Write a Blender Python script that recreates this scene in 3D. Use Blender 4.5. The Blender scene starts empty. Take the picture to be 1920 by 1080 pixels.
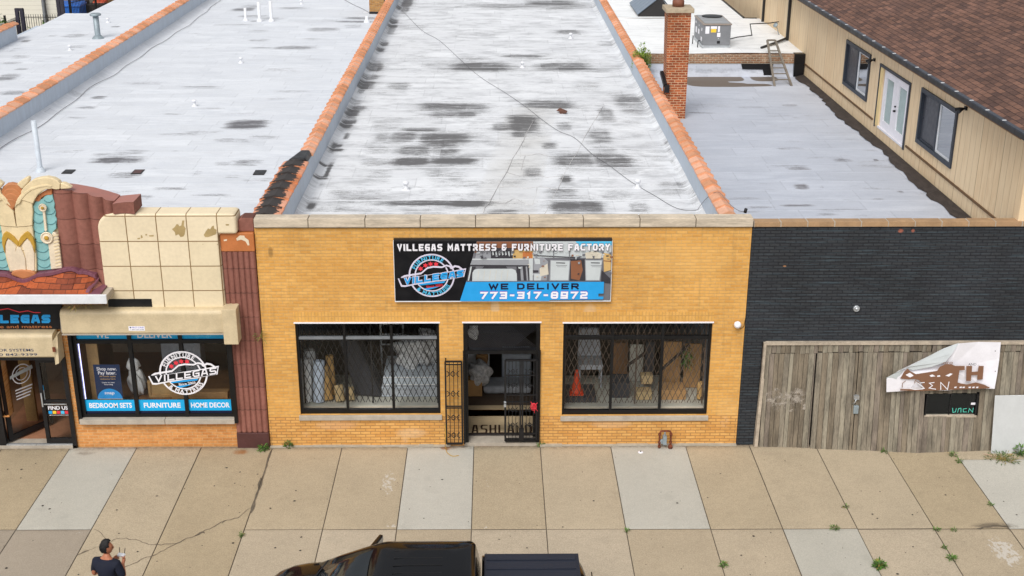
import bpy, bmesh, math, random
import numpy as np
from mathutils import Vector, Matrix
random.seed(7)
rng = np.random.default_rng(5)
R = math.radians
scene = bpy.context.scene
COL = scene.collection

# ------------------------------------------------------------------ camera
CAM_F, CAM_P, CAM_Y, CAM_R = 2327.5, 0.3674363, 0.0152998, 0.0031423
CAM_POS = Vector((-0.197925, -23.8069, 12.8))
_fw = Vector((math.sin(CAM_Y)*math.cos(CAM_P), math.cos(CAM_Y)*math.cos(CAM_P), -math.sin(CAM_P)))
_r0 = Vector((math.cos(CAM_Y), -math.sin(CAM_Y), 0)); _u0 = _r0.cross(_fw)
_rt = _r0*math.cos(CAM_R) + _u0*math.sin(CAM_R); _up = -_r0*math.sin(CAM_R) + _u0*math.cos(CAM_R)
cd = bpy.data.cameras.new('camera'); cam = bpy.data.objects.new('camera', cd); COL.objects.link(cam)
cd.sensor_width = 36.0; cd.lens = CAM_F/1920*36.0; cd.clip_start = 0.1; cd.clip_end = 2000
m = Matrix((_rt, _up, -_fw)).transposed().to_4x4(); m.translation = CAM_POS
cam.matrix_world = m
scene.camera = cam

# ------------------------------------------------------------------ world and sun (bright overcast)
SUN_EL, SUN_AZ = R(50), R(200)      # azimuth measured clockwise from +Y
w = bpy.data.worlds.new('World'); scene.world = w; w.use_nodes = True
nt = w.node_tree; nt.nodes.clear()
sky = nt.nodes.new('ShaderNodeTexSky'); sky.sky_type = 'NISHITA'; sky.sun_disc = False
sky.sun_elevation = SUN_EL; sky.sun_rotation = SUN_AZ; sky.air_density = 1.0; sky.dust_density = 2.0
hs = nt.nodes.new('ShaderNodeHueSaturation'); hs.inputs['Saturation'].default_value = 0.16
bg = nt.nodes.new('ShaderNodeBackground'); bg.inputs['Strength'].default_value = 0.118
wo = nt.nodes.new('ShaderNodeOutputWorld')
nt.links.new(sky.outputs[0], hs.inputs['Color']); nt.links.new(hs.outputs[0], bg.inputs[0]); nt.links.new(bg.outputs[0], wo.inputs[0])
sl = bpy.data.lights.new('sun', 'SUN'); sl.energy = 1.6; sl.angle = R(30); sl.color = (1.0, 0.965, 0.915)
so = bpy.data.objects.new('sun', sl); COL.objects.link(so)
sd = Vector((math.sin(SUN_AZ)*math.cos(SUN_EL), math.cos(SUN_AZ)*math.cos(SUN_EL), math.sin(SUN_EL)))
so.rotation_euler = sd.to_track_quat('Z', 'Y').to_euler(); so.location = (0, -20, 40)
scene.view_settings.view_transform = 'Standard'; scene.view_settings.look = 'None'
scene.view_settings.gamma = 1; scene.view_settings.exposure = 0.42

# ------------------------------------------------------------------ survey helpers: where a sight line of the photograph meets a real plane
def _ray(px, py):
    return (_fw*CAM_F + _rt*(px-960) + _up*(540-py))
def F(px, py, y=0.0):
    d = _ray(px, py); return CAM_POS + d*((y-CAM_POS.y)/d.y)
def G(px, py, z=0.0):
    d = _ray(px, py); return CAM_POS + d*((z-CAM_POS.z)/d.z)
def S(px, py, x):
    d = _ray(px, py); return CAM_POS + d*((x-CAM_POS.x)/d.x)

# ------------------------------------------------------------------ materials
MATS = {}
def srgb(r, g, b):
    f = lambda c: (c/255/12.92) if c/255 <= 0.04045 else ((c/255+0.055)/1.055)**2.4
    return (f(r), f(g), f(b), 1)
class NT:
    def __init__(s, name):
        s.m = bpy.data.materials.new(name); s.m.use_nodes = True; s.t = s.m.node_tree; s.n = s.t.nodes
        s.b = s.n['Principled BSDF']; s.out = s.n['Material Output']
        MATS[name] = s.m
    def new(s, typ, **kw):
        n = s.n.new(typ)
        for k, v in kw.items(): setattr(n, k, v)
        return n
    def l(s, a, b): s.t.links.new(a, b)
    def pos(s, sx=1, sy=1, sz=1, mode=None, loc=(0, 0, 0)):
        g = s.new('ShaderNodeNewGeometry'); o = g.outputs['Position']
        if mode:
            sp = s.new('ShaderNodeSeparateXYZ'); s.l(o, sp.inputs[0]); cb = s.new('ShaderNodeCombineXYZ')
            if mode == 'xz': s.l(sp.outputs[0], cb.inputs[0]); s.l(sp.outputs[2], cb.inputs[1]); s.l(sp.outputs[1], cb.inputs[2])
            if mode == 'zx': s.l(sp.outputs[2], cb.inputs[0]); s.l(sp.outputs[0], cb.inputs[1])
            if mode == 'yz': s.l(sp.outputs[1], cb.inputs[0]); s.l(sp.outputs[2], cb.inputs[1])
            if mode == 'yx': s.l(sp.outputs[1], cb.inputs[0]); s.l(sp.outputs[0], cb.inputs[1])
            if mode == 'sz':
                ad = s.math('ADD', sp.outputs[0], sp.outputs[1]); s.l(ad, cb.inputs[0]); s.l(sp.outputs[2], cb.inputs[1])
            o = cb.outputs[0]
        mp = s.new('ShaderNodeMapping'); s.l(o, mp.inputs[0]); mp.inputs['Scale'].default_value = (sx, sy, sz); mp.inputs['Location'].default_value = loc
        return mp.outputs[0]
    def noise(s, vec, scale=1, det=4, rough=0.55, dist=0):
        n = s.new('ShaderNodeTexNoise'); s.l(vec, n.inputs['Vector']); n.inputs['Scale'].default_value = scale
        n.inputs['Detail'].default_value = det; n.inputs['Roughness'].default_value = rough; n.inputs['Distortion'].default_value = dist
        return n.outputs['Fac']
    def ramp(s, f, a, b, lo=0.0, hi=1.0):
        n = s.new('ShaderNodeMapRange'); n.interpolation_type = 'SMOOTHSTEP'
        s.l(f, n.inputs[0]); n.inputs[1].default_value = a; n.inputs[2].default_value = b; n.inputs[3].default_value = lo; n.inputs[4].default_value = hi
        return n.outputs[0]
    def math(s, op, a, b=None, c=None):
        n = s.new('ShaderNodeMath', operation=op)
        for i, v in enumerate((a, b, c)):
            if v is None: continue
            if isinstance(v, (int, float)): n.inputs[i].default_value = v
            else: s.l(v, n.inputs[i])
        return n.outputs[0]
    def mix(s, f, a, b, mode='MIX'):
        n = s.new('ShaderNodeMix', data_type='RGBA', blend_type=mode)
        for i, v in ((0, f), (6, a), (7, b)):
            if isinstance(v, (int, float)): n.inputs[i].default_value = v
            elif isinstance(v, tuple): n.inputs[i].default_value = v
            else: s.l(v, n.inputs[i])
        return n.outputs[2]
    def base(s, c):
        if isinstance(c, tuple): s.b.inputs['Base Color'].default_value = c
        else: s.l(c, s.b.inputs['Base Color'])
    def rough(s, r):
        if isinstance(r, (int, float)): s.b.inputs['Roughness'].default_value = r
        else: s.l(r, s.b.inputs['Roughness'])
    def bump(s, h, dist=0.01, strength=1.0):
        n = s.new('ShaderNodeBump'); n.inputs['Distance'].default_value = dist; n.inputs['Strength'].default_value = strength
        s.l(h, n.inputs['Height']); s.l(n.outputs[0], s.b.inputs['Normal'])
    def attr(s, name):
        n = s.new('ShaderNodeAttribute'); n.attribute_name = name; return n.outputs['Fac']
def dk(c, k): return (c[0]*k, c[1]*k, c[2]*k, 1)

def plain(name, c, rough=0.6, var=0.25, scale=6, bump=0.0, metal=0.0, spec=0.4, stretch=(1, 1, 1)):
    """a worn plain colour: two sizes of noise in the colour and a little in the gloss"""
    if name in MATS: return MATS[name]
    t = NT(name); p = t.pos(*stretch)
    n1 = t.noise(p, scale, 5); n2 = t.noise(p, scale*7, 3)
    f = t.math('ADD', t.math('MULTIPLY', n1, 0.65), t.math('MULTIPLY', n2, 0.35))
    t.base(t.mix(t.ramp(f, 0.3, 0.7), dk(c, 1-var), dk(c, 1+var*0.6)))
    t.rough(t.ramp(n1, 0.3, 0.7, max(0.02, rough-0.08), min(1, rough+0.08))); t.b.inputs['Metallic'].default_value = metal
    t.b.inputs['Specular IOR Level'].default_value = spec
    if bump: t.bump(f, bump)
    return t.m

def brick(name, mode, w, h, mort, c1, c2, cm, off=0.5, var=0.3, bumpd=0.004, patch=None, loc=(0, 0, 0), wob=0.0, streak=None, marks=(), runs=0.0):
    t = NT(name); p = t.pos(mode=mode, loc=loc)
    if wob:
        nz = t.new('ShaderNodeTexNoise'); t.l(p, nz.inputs['Vector']); nz.inputs['Scale'].default_value = 9
        va = t.new('ShaderNodeVectorMath', operation='MULTIPLY_ADD'); t.l(nz.outputs['Color'], va.inputs[0]); va.inputs[1].default_value = (wob, wob, 0); t.l(p, va.inputs[2]); p2 = va.outputs[0]
    else: p2 = p
    b = t.new('ShaderNodeTexBrick'); t.l(p2, b.inputs['Vector']); b.offset = off; b.squash = 1
    b.inputs['Scale'].default_value = 1; b.inputs['Brick Width'].default_value = w; b.inputs['Row Height'].default_value = h
    b.inputs['Mortar Size'].default_value = mort; b.inputs['Mortar Smooth'].default_value = 0.3; b.inputs['Bias'].default_value = 0
    b.inputs['Color1'].default_value = c1; b.inputs['Color2'].default_value = c2; b.inputs['Mortar'].default_value = cm
    n1 = t.noise(p, 0.9, 5, 0.6); n2 = t.noise(p, 14, 4)
    f = t.math('ADD', t.math('MULTIPLY', n1, 0.6), t.math('MULTIPLY', n2, 0.4))
    c = t.mix(1.0, b.outputs['Color'], t.mix(t.ramp(f, 0.3, 0.72), (1-var, 1-var*1.05, 1-var*1.15, 1), (1+var*0.5, 1+var*0.5, 1+var*0.45, 1)), 'MULTIPLY')
    if patch:
        pn = t.noise(p, patch[0], 6, 0.65); c = t.mix(t.ramp(pn, patch[1], patch[1]+0.14, 0, patch[3]), c, patch[2])
    if streak:
        sp = t.pos(mode=mode); mp = t.new('ShaderNodeMapping'); t.l(sp, mp.inputs[0]); mp.inputs['Scale'].default_value = (0.45, 15, 1)
        sn = t.noise(mp.outputs[0], 2.2, 6, 0.7); c = t.mix(t.ramp(sn, streak[0], streak[0]+0.12, 0, streak[2]), c, streak[1])
    if runs:
        rv = t.noise(t.pos(5.5, 0.32, 1, mode=mode), 1.6, 5, 0.65); c = t.mix(t.ramp(rv, 0.53, 0.72, 0, runs), c, dk(cm, 0.55))
        rv2 = t.noise(t.pos(4.2, 0.28, 1, mode=mode, loc=(3.3, 1, 0)), 1.9, 5, 0.65); c = t.mix(t.ramp(rv2, 0.58, 0.75, 0, runs*0.8), c, dk(c1, 1.18))
    for (mx, mz, rx, rz, mc, ms) in marks:       # stains with a place of their own
        q = t.new('ShaderNodeSeparateXYZ'); t.l(p, q.inputs[0]); ax = t.math('MULTIPLY', t.math('SUBTRACT', q.outputs[0], mx), 1/rx); az = t.math('MULTIPLY', t.math('SUBTRACT', q.outputs[1], mz), 1/rz)
        dd = t.math('ADD', t.math('MULTIPLY', ax, ax), t.math('MULTIPLY', az, az)); dd = t.math('ADD', dd, t.math('MULTIPLY', t.math('SUBTRACT', n1, 0.5), 1.2)); dd = t.math('ADD', dd, t.math('MULTIPLY', t.math('SUBTRACT', n2, 0.5), 0.8))
        c = t.mix(t.ramp(dd, 0.2, 1.1, ms, 0.0), c, mc)
    t.base(c); t.rough(0.8); t.b.inputs['Specular IOR Level'].default_value = 0.25
    t.bump(t.math('ADD', t.math('MULTIPLY', b.outputs['Fac'], -1), t.math('MULTIPLY', n2, 0.5)), bumpd)
    return t.m

def roof_coat(name, light, mid, dark, seam=0.93, streaky=0.5, phase=0.0, mud=None, smudge=0.35):
    """white coated roof felt: laps across the roof, worn dark where the 'stain' attribute says"""
    t = NT(name); g = t.pos()
    sp = t.new('ShaderNodeSeparateXYZ'); t.l(g, sp.inputs[0])
    wn = t.noise(t.pos(0.5, 0.5, 0.5), 1.6, 3)
    yy = t.math('ADD', t.math('MULTIPLY', sp.outputs[1], 1/seam), t.math('MULTIPLY', wn, 0.10)); yy = t.math('ADD', yy, phase)
    fr = t.math('FRACT', yy)
    lap = t.ramp(t.math('ABSOLUTE', t.math('SUBTRACT', fr, 0.5)), 0.455, 0.485)
    rw = t.new('ShaderNodeTexWhiteNoise'); rw.noise_dimensions = '2D'; cw = t.new('ShaderNodeCombineXYZ')
    r1 = t.new('ShaderNodeTexWhiteNoise'); r1.noise_dimensions = '1D'; t.l(t.math('FLOOR', yy), r1.inputs['W'])
    xx = t.math('ADD', t.math('MULTIPLY', sp.outputs[0], 1/2.1), t.math('MULTIPLY', r1.outputs['Value'], 7.3)); fx_ = t.math('FRACT', xx)
    t.l(t.math('FLOOR', xx), cw.inputs[0]); t.l(t.math('FLOOR', yy), cw.inputs[1]); t.l(cw.outputs[0], rw.inputs['Vector']); row = rw
    butt = t.ramp(t.math('ABSOLUTE', t.math('SUBTRACT', fx_, 0.5)), 0.490, 0.496); under = t.ramp(t.math('ABSOLUTE', t.math('SUBTRACT', fr, 0.035)), 0.012, 0.030, 1, 0)  # thin dark line beside each lap is the lap's shadow painted in
    st = t.pos(0.55, 2.6, 1); n1 = t.noise(st, 1.7, 7, 0.66); n2 = t.noise(t.pos(1, 5, 1), 5, 5, 0.7); n3 = t.noise(t.pos(), 42, 3)
    n4 = t.noise(t.pos(0.8, 1.2, 1), 0.55, 4)
    c = t.mix(t.ramp(n1, 0.34, 0.66), mid, light)
    c = t.mix(t.math('MULTIPLY', t.ramp(n2, 0.55, 0.8), streaky), c, dk(mid, 0.62))
    c = t.mix(t.math('MULTIPLY', t.ramp(n4, 0.40, 0.66), 0.5), c, light)
    c = t.mix(t.math('MULTIPLY', t.math('MULTIPLY', row.outputs['Value'], t.ramp(n1, 0.3, 0.7)), 0.5), c, dk(mid, 0.78))
    sm = t.noise(t.pos(0.9, 1.5, 1), 1.1, 7, 0.7); c = t.mix(t.ramp(sm, 0.44, 0.68, 0, smudge), c, dk(mid, 0.60))
    c = t.mix(t.math('MULTIPLY', t.ramp(n3, 0.45, 0.75), 0.16), c, dk(mid, 0.6))
    c = t.mix(t.math('MULTIPLY', lap, t.ramp(n1, 0.3, 0.6, 0.25, 0.95)), c, dk(light, 1.06))
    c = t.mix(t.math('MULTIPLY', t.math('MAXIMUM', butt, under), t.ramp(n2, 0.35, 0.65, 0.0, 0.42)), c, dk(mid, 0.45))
    c = t.mix(t.math('MULTIPLY', t.attr('strip'), t.ramp(n4, 0.35, 0.65, 0.25, 0.6)), c, srgb(198,196,191))
    a = t.math('MULTIPLY', t.attr('stain'), t.math('ADD', 0.80, t.math('MULTIPLY', row.outputs['Value'], 0.34)))
    nn = t.math('ADD', t.math('MULTIPLY', n1, 0.42), t.math('ADD', t.math('MULTIPLY', n2, 0.36), t.math('MULTIPLY', n3, 0.22)))
    k = t.math('ADD', a, t.math('MULTIPLY', t.math('MULTIPLY', t.math('SUBTRACT', nn, 0.5), 3.4), t.ramp(a, 0.0, 0.3)))
    k = t.math('SUBTRACT', k, t.math('MULTIPLY', lap, 0.35))
    c = t.mix(t.ramp(k, 0.16, 0.98, 0, 0.94), c, dark)
    if mud:
        mm = t.math('MULTIPLY', t.attr('mud'), t.math('ADD', 0.62, t.math('MULTIPLY', n4, 0.8))); c = t.mix(t.ramp(mm, 0.40, 0.52, 0, 0.95), c, mud)
    t.base(c); t.rough(t.ramp(k, 0.2, 0.7, 0.62, 0.5)); t.b.inputs['Specular IOR Level'].default_value = 0.35
    t.bump(t.math('ADD', t.math('MULTIPLY', fr, 0.5), t.math('ADD', t.math('MULTIPLY', n2, 0.5), t.math('MULTIPLY', n3, 0.3))), 0.012)
    return t.m

def concrete(name, c, dark=0.72):
    t = NT(name); p = t.pos()
    n1 = t.noise(p, 0.8, 6, 0.6); n2 = t.noise(p, 36, 4, 0.75); n3 = t.noise(p, 90, 2); n4 = t.noise(p, 8, 5, 0.65)
    f = t.math('ADD', t.math('MULTIPLY', n1, 0.14), t.math('ADD', t.math('MULTIPLY', n2, 0.46), t.math('ADD', t.math('MULTIPLY', n3, 0.28), t.math('MULTIPLY', n4, 0.12))))
    col = t.mix(t.ramp(f, 0.37, 0.63), dk(c, dark), dk(c, 1.12))
    vs = t.new('ShaderNodeTexVoronoi'); t.l(p, vs.inputs['Vector']); vs.inputs['Scale'].default_value = 16; col = t.mix(t.math('MULTIPLY', t.ramp(vs.outputs['Distance'], 0.05, 0.16, 1, 0), t.ramp(n4, 0.45, 0.6, 0, 0.55)), col, dk(c, 0.5))
    n6 = t.noise(p, 1.7, 4, 0.6); col = t.mix(t.ramp(n6, 0.56, 0.72, 0, 0.22), col, dk(c, 0.62))
    oi = t.attr('slab'); hv = t.new('ShaderNodeHueSaturation'); t.l(col, hv.inputs['Color']); t.l(t.ramp(oi, 0, 1, 0.95, 1.05), hv.inputs['Value']); t.l(t.ramp(oi, 0, 1, 1.06, 0.92), hv.inputs['Saturation'])
    col = hv.outputs[0]
    w_ = t.math('MULTIPLY', t.attr('stain'), t.math('ADD', t.math('MULTIPLY', t.noise(t.pos(1.5, 0.9, 1), 8, 8, 0.72), 2.2), -0.55))
    col = t.mix(t.ramp(w_, 0.5, 0.62, 0, 0.7), col, srgb(205, 200, 192))
    r_ = t.math('MULTIPLY', t.attr('rust'), t.math('ADD', n4, 0.3)); col = t.mix(t.ramp(r_, 0.35, 0.8, 0, 0.8), col, srgb(150, 95, 45))
    d_ = t.math('MULTIPLY', t.attr('grime'), t.math('ADD', t.math('MULTIPLY', n4, 1.2), 0.2)); col = t.mix(t.ramp(d_, 0.3, 0.9, 0, 0.75), col, srgb(98, 88, 76))
    t.base(col); t.rough(0.86); t.b.inputs['Specular IOR Level'].default_value = 0.2
    t.bump(t.math('ADD', n2, n3), 0.004)
    return t.m

def glass(name, tint=(0.82, 0.86, 0.86, 1), refl=1.0):
    t = NT(name); t.n.remove(t.b)
    tr = t.new('ShaderNodeBsdfTransparent'); tr.inputs[0].default_value = tint
    gl = t.new('ShaderNodeBsdfGlossy'); gl.inputs['Roughness'].default_value = 0.02; gl.inputs[0].default_value = (0.95, 0.97, 1, 1)
    fz = t.new('ShaderNodeFresnel'); fz.inputs[0].default_value = 1.52
    mx = t.new('ShaderNodeMixShader'); t.l(t.math('MULTIPLY', fz.outputs[0], refl), mx.inputs[0]); t.l(tr.outputs[0], mx.inputs[1]); t.l(gl.outputs[0], mx.inputs[2]); t.l(mx.outputs[0], t.out.inputs[0])
    return t.m

# ------------------------------------------------------------------ mesh builder
ROOT = {}
class MB:
    def __init__(s): s.v = []; s.f = []; s.mi = []; s.sm = []
    def add(s, vs, fs, mi=0, sm=False):
        o = len(s.v); s.v += [tuple(x) for x in vs]
        for f in fs: s.f.append(tuple(i+o for i in f)); s.mi.append(mi); s.sm.append(sm)
        return s
    def quad(s, a, b, c, d, mi=0): return s.add([a, b, c, d], [(0, 1, 2, 3)], mi)
    def poly(s, pts, mi=0): return s.add(pts, [tuple(range(len(pts)))], mi)
    def box(s, x0, x1, y0, y1, z0, z1, mi=0):
        return s.add([(x0,y0,z0),(x1,y0,z0),(x1,y1,z0),(x0,y1,z0),(x0,y0,z1),(x1,y0,z1),(x1,y1,z1),(x0,y1,z1)],
                     [(0,3,2,1),(4,5,6,7),(0,1,5,4),(1,2,6,5),(2,3,7,6),(3,0,4,7)], mi)
    def hexa(s, b, t, mi=0):      # two quads, bottom and top, same winding
        return s.add(list(b)+list(t), [(0,3,2,1),(4,5,6,7),(0,1,5,4),(1,2,6,5),(2,3,7,6),(3,0,4,7)], mi)
    def prism(s, pts, d, mi=0, sm=False):   # polygon (3-D points) extruded by vector d
        n = len(pts); d = Vector(d); a = [Vector(p) for p in pts]; b = [p+d for p in a]
        s.add(a+b, [tuple(range(n)), tuple(range(2*n-1, n-1, -1))], mi)
        o = len(s.v)-2*n
        for i in range(n):
            j = (i+1) % n; s.f.append((o+i, o+n+i, o+n+j, o+j)); s.mi.append(mi); s.sm.append(sm)
        return s
    def bar(s, p0, p1, w, h=None, up=(0, 0, 1), mi=0):
        p0, p1 = Vector(p0), Vector(p1); h = h or w; d = (p1-p0).normalized(); u = Vector(up)
        if abs(d.dot(u)) > 0.98: u = Vector((0, 1, 0))
        a = d.cross(u).normalized()*w/2; b = a.cross(d).normalized()*h/2
        return s.hexa([p0-a-b, p0+a-b, p0+a+b, p0-a+b], [p1-a-b, p1+a-b, p1+a+b, p1-a+b], mi)
    def tube(s, path, r, n=8, mi=0, cap=True, sm=True):
        P = [Vector(p) for p in path]; rings = []; rr = r if isinstance(r, (list, tuple)) else [r]*len(P)
        ref = None
        for i, p in enumerate(P):
            d = (P[min(i+1, len(P)-1)]-P[max(i-1, 0)]).normalized()
            if ref is None: ref = Vector((0, 0, 1)) if abs(d.z) < 0.9 else Vector((1, 0, 0))
            a = d.cross(ref).normalized(); b = a.cross(d).normalized(); ref = b
            rings.append([p+(a*math.cos(2*math.pi*k/n)+b*math.sin(2*math.pi*k/n))*rr[i] for k in range(n)])
        o = len(s.v)
        s.v += [tuple(x) for rg in rings for x in rg]
        for i in range(len(P)-1):
            for k in range(n):
                k2 = (k+1) % n
                s.f.append((o+i*n+k, o+i*n+k2, o+(i+1)*n+k2, o+(i+1)*n+k)); s.mi.append(mi); s.sm.append(sm)
        if cap:
            s.f.append(tuple(o+k for k in range(n-1, -1, -1))); s.mi.append(mi); s.sm.append(False)
            s.f.append(tuple(o+(len(P)-1)*n+k for k in range(n))); s.mi.append(mi); s.sm.append(False)
        return s
    def lathe(s, c, prof, n=20, mi=0, axis=(0, 0, 1)):   # prof: [(r, h)...]
        c = Vector(c); ax = Vector(axis).normalized(); t = Vector((1, 0, 0)) if abs(ax.x) < 0.9 else Vector((0, 1, 0))
        a = ax.cross(t).normalized(); b = ax.cross(a)
        o = len(s.v); k = len(prof)
        for r, h in prof:
            for i in range(n):
                q = 2*math.pi*i/n; s.v.append(tuple(c+ax*h+(a*math.cos(q)+b*math.sin(q))*r))
        for j in range(k-1):
            for i in range(n):
                i2 = (i+1) % n; s.f.append((o+j*n+i, o+j*n+i2, o+(j+1)*n+i2, o+(j+1)*n+i)); s.mi.append(mi); s.sm.append(True)
        s.f.append(tuple(o+i for i in range(n-1, -1, -1))); s.mi.append(mi); s.sm.append(False)
        s.f.append(tuple(o+(k-1)*n+i for i in range(n))); s.mi.append(mi); s.sm.append(False)
        return s
    def wall(s, x0, x1, z0, z1, yf, yb, holes, mi=0, swap=False):
        """wall in the XZ plane with rectangular openings (reveals included); swap=True builds it in the YZ plane"""
        P = (lambda x, y, z: (x, y, z)) if not swap else (lambda x, y, z: (y, x, z))
        xs = sorted({x0, x1, *[h[0] for h in holes], *[h[1] for h in holes]}); zs = sorted({z0, z1, *[h[2] for h in holes], *[h[3] for h in holes]})
        ins = lambda x, z: any(h[0] < x < h[1] and h[2] < z < h[3] for h in holes)
        for i in range(len(xs)-1):
            for j in range(len(zs)-1):
                if ins((xs[i]+xs[i+1])/2, (zs[j]+zs[j+1])/2): continue
                for y in (yf, yb): s.quad(P(xs[i], y, zs[j]), P(xs[i+1], y, zs[j]), P(xs[i+1], y, zs[j+1]), P(xs[i], y, zs[j+1]), mi)
        for h in list(holes)+[(x0, x1, z0, z1)]:
            a, b, c, d = h
            for q in (((a, c), (b, c)), ((b, c), (b, d)), ((b, d), (a, d)), ((a, d), (a, c))):
                (xa, za), (xb, zb) = q
                s.quad(P(xa, yf, za), P(xb, yf, zb), P(xb, yb, zb), P(xa, yb, za), mi)
        return s
    def build(s, name, mats, parent=None, loc=None, bevel=0, smooth=False, seg=2, weld=False):
        me = bpy.data.meshes.new(name); off = ROOT[parent.name] if parent else Vector(loc or (0, 0, 0))
        me.from_pydata([tuple(Vector(v)-off) for v in s.v], [], s.f)
        if not isinstance(mats, (list, tuple)): mats = [mats]
        for q in mats: me.materials.append(MATS[q] if isinstance(q, str) else q)
        me.polygons.foreach_set('material_index', s.mi)
        me.polygons.foreach_set('use_smooth', [bool(x or smooth) for x in s.sm])
        bm = bmesh.new(); bm.from_mesh(me)
        if weld: bmesh.ops.remove_doubles(bm, verts=bm.verts, dist=1e-5)
        bmesh.ops.recalc_face_normals(bm, faces=bm.faces); bm.to_mesh(me); bm.free(); me.update()
        o = bpy.data.objects.new(name, me); COL.objects.link(o)
        if parent: o.parent = parent; ROOT[o.name] = off
        else: o.location = off; ROOT[o.name] = off
        if bevel:
            b = o.modifiers.new('bevel', 'BEVEL'); b.width = bevel; b.segments = seg; b.limit_method = 'ANGLE'; b.angle_limit = R(40)
        return o

def tag(o, label, cat, group=None):
    o['label'] = label; o['category'] = cat
    if group: o['group'] = group
    return o
def thing(name, label, cat, loc, group=None):
    o = bpy.data.objects.new(name, None); COL.objects.link(o); o.location = loc; o.empty_display_size = 0.2
    ROOT[o.name] = Vector(loc); return tag(o, label, cat, group)
def setting(o): o['kind'] = 'structure'; return o

# ------------------------------------------------------------------ flat printed shapes and lettering
class Flat:
    """polygons drawn in a (u, v) plane; every later one lies a hair above the one before"""
    def __init__(s, o, u, v, n, lift=0.0015, step=0.0003):
        s.o, s.u, s.v_, s.n = Vector(o), Vector(u), Vector(v), Vector(n).normalized(); s.h = lift; s.step = step; s.mb = MB(); s.mats = []
    def idx(s, m):
        if not isinstance(m, str): m = m.name
        if m not in s.mats: s.mats.append(m)
        return s.mats.index(m)
    def P(s, p): return s.o+s.u*p[0]+s.v_*p[1]+s.n*s.h
    def poly(s, pts, m): s.mb.poly([s.P(p) for p in pts], s.idx(m)); s.h += s.step; return s
    def rect(s, x0, y0, x1, y1, m): return s.poly([(x0, y0), (x1, y0), (x1, y1), (x0, y1)], m)
    def disc(s, cx, cy, r, m, n=48): return s.poly([(cx+r*math.cos(2*math.pi*i/n), cy+r*math.sin(2*math.pi*i/n)) for i in range(n)], m)
    def ring(s, cx, cy, r0, r1, m, a0=0, a1=360, n=64):
        for i in range(n):
            p, q = R(a0+(a1-a0)*i/n), R(a0+(a1-a0)*(i+1)/n)
            s.mb.quad(*[s.P((cx+r*math.cos(a), cy+r*math.sin(a))) for r, a in ((r0, p), (r1, p), (r1, q), (r0, q))], s.idx(m))
        s.h += s.step; return s
    def line(s, pts, wd, m, closed=False):
        P = [Vector((p[0], p[1])) for p in pts]; n = len(P); L = []; Rr = []
        for i in range(n):
            a = P[(i-1) % n] if (closed or i > 0) else None; b = P[(i+1) % n] if (closed or i < n-1) else None
            d1 = (P[i]-a).normalized() if a is not None else None; d2 = (b-P[i]).normalized() if b is not None else None
            d1 = d1 or d2; d2 = d2 or d1
            t = (d1+d2); t = t.normalized() if t.length > 1e-4 else d1
            nn = Vector((-t.y, t.x)); k = 1/max(0.45, nn.dot(Vector((-d1.y, d1.x))))
            q = P[i]
            if not closed and i == 0: q = q-d2*wd*0.5
            if not closed and i == n-1: q = q+d1*wd*0.5
            L.append(q+nn*wd/2*k); Rr.append(q-nn*wd/2*k)
        for i in range(n if closed else n-1):
            j = (i+1) % n; s.mb.quad(s.P(L[i]), s.P(Rr[i]), s.P(Rr[j]), s.P(L[j]), s.idx(m))
        s.h += s.step; return s
    def star(s, cx, cy, r, m, k=6, inner=0.5, rot=90):
        return s.poly([(cx+(r if i % 2 == 0 else r*inner)*math.cos(R(rot+180*i/k)), cy+(r if i % 2 == 0 else r*inner)*math.sin(R(rot+180*i/k))) for i in range(2*k)], m)
    def block(s, txt, x, y, w, h, m, wd, shear=0.0, rot=0.0, gap=0.28):
        """blocky squared lettering fitted to a w x h box"""
        h0 = s.h; ns = 0; adv = [GW.get(c, 1.0) for c in txt]; tot = sum(adv)+gap*(len(txt)-1); cw = w/tot; cx = 0; ca, sa = math.cos(R(rot)), math.sin(R(rot))
        for c, a in zip(txt, adv):
            for st in GLY.get(c, []):
                q = []
                for (gx, gy) in st:
                    lx = cx+wd/2+gx*max(0.001, a*cw-wd); ly = wd/2+gy*(h-wd); lx += shear*ly; q.append((x+lx*ca-ly*sa, y+lx*sa+ly*ca))
                cl = len(q) > 3 and abs(q[0][0]-q[-1][0])+abs(q[0][1]-q[-1][1]) < 1e-6
                s.h = h0+(ns % 3)*0.0006; ns += 1; s.line(q[:-1] if cl else q, wd, m, closed=cl)
            cx += (a+gap)*cw
        s.h = h0+0.0022; return s
    def text(s, txt, x, y, size, m, bold=0.0, sx=1.0, rot=0.0, align='CENTER', width=None):
        vs, fs, bw = glyphs(txt, bold)
        if width: sx = width/(bw*size)
        ox = {'CENTER': -bw/2, 'LEFT': 0, 'RIGHT': -bw}[align]; ca, sa = math.cos(R(rot)), math.sin(R(rot))
        pts = [((vx+ox)*size*sx, vy*size) for vx, vy in vs]
        s.mb.add([s.P((x+px*ca-py*sa, y+px*sa+py*ca)) for px, py in pts], fs, s.idx(m)); s.h += s.step; return s
    def arc(s, txt, cx, cy, r, a0, a1, size, m, bold=0.0, inside=False, sx=1.0):
        ws = [max(glyphs(c, bold)[2], 0.25) if c != ' ' else 0.3 for c in txt]; tot = sum(ws); acc = 0
        for c, wch in zip(txt, ws):
            a = a0+(a1-a0)*(acc+wch/2)/tot; acc += wch
            if c == ' ': continue
            rr = r-size*0.36 if not inside else r+size*0.36
            s.text(c, cx+rr*math.cos(R(a)), cy+rr*math.sin(R(a)), size, m, bold, sx, rot=(a-90 if not inside else a+90))
        return s
    def build(s, name, parent, **k): return s.mb.build(name, s.mats, parent, **k)

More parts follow.
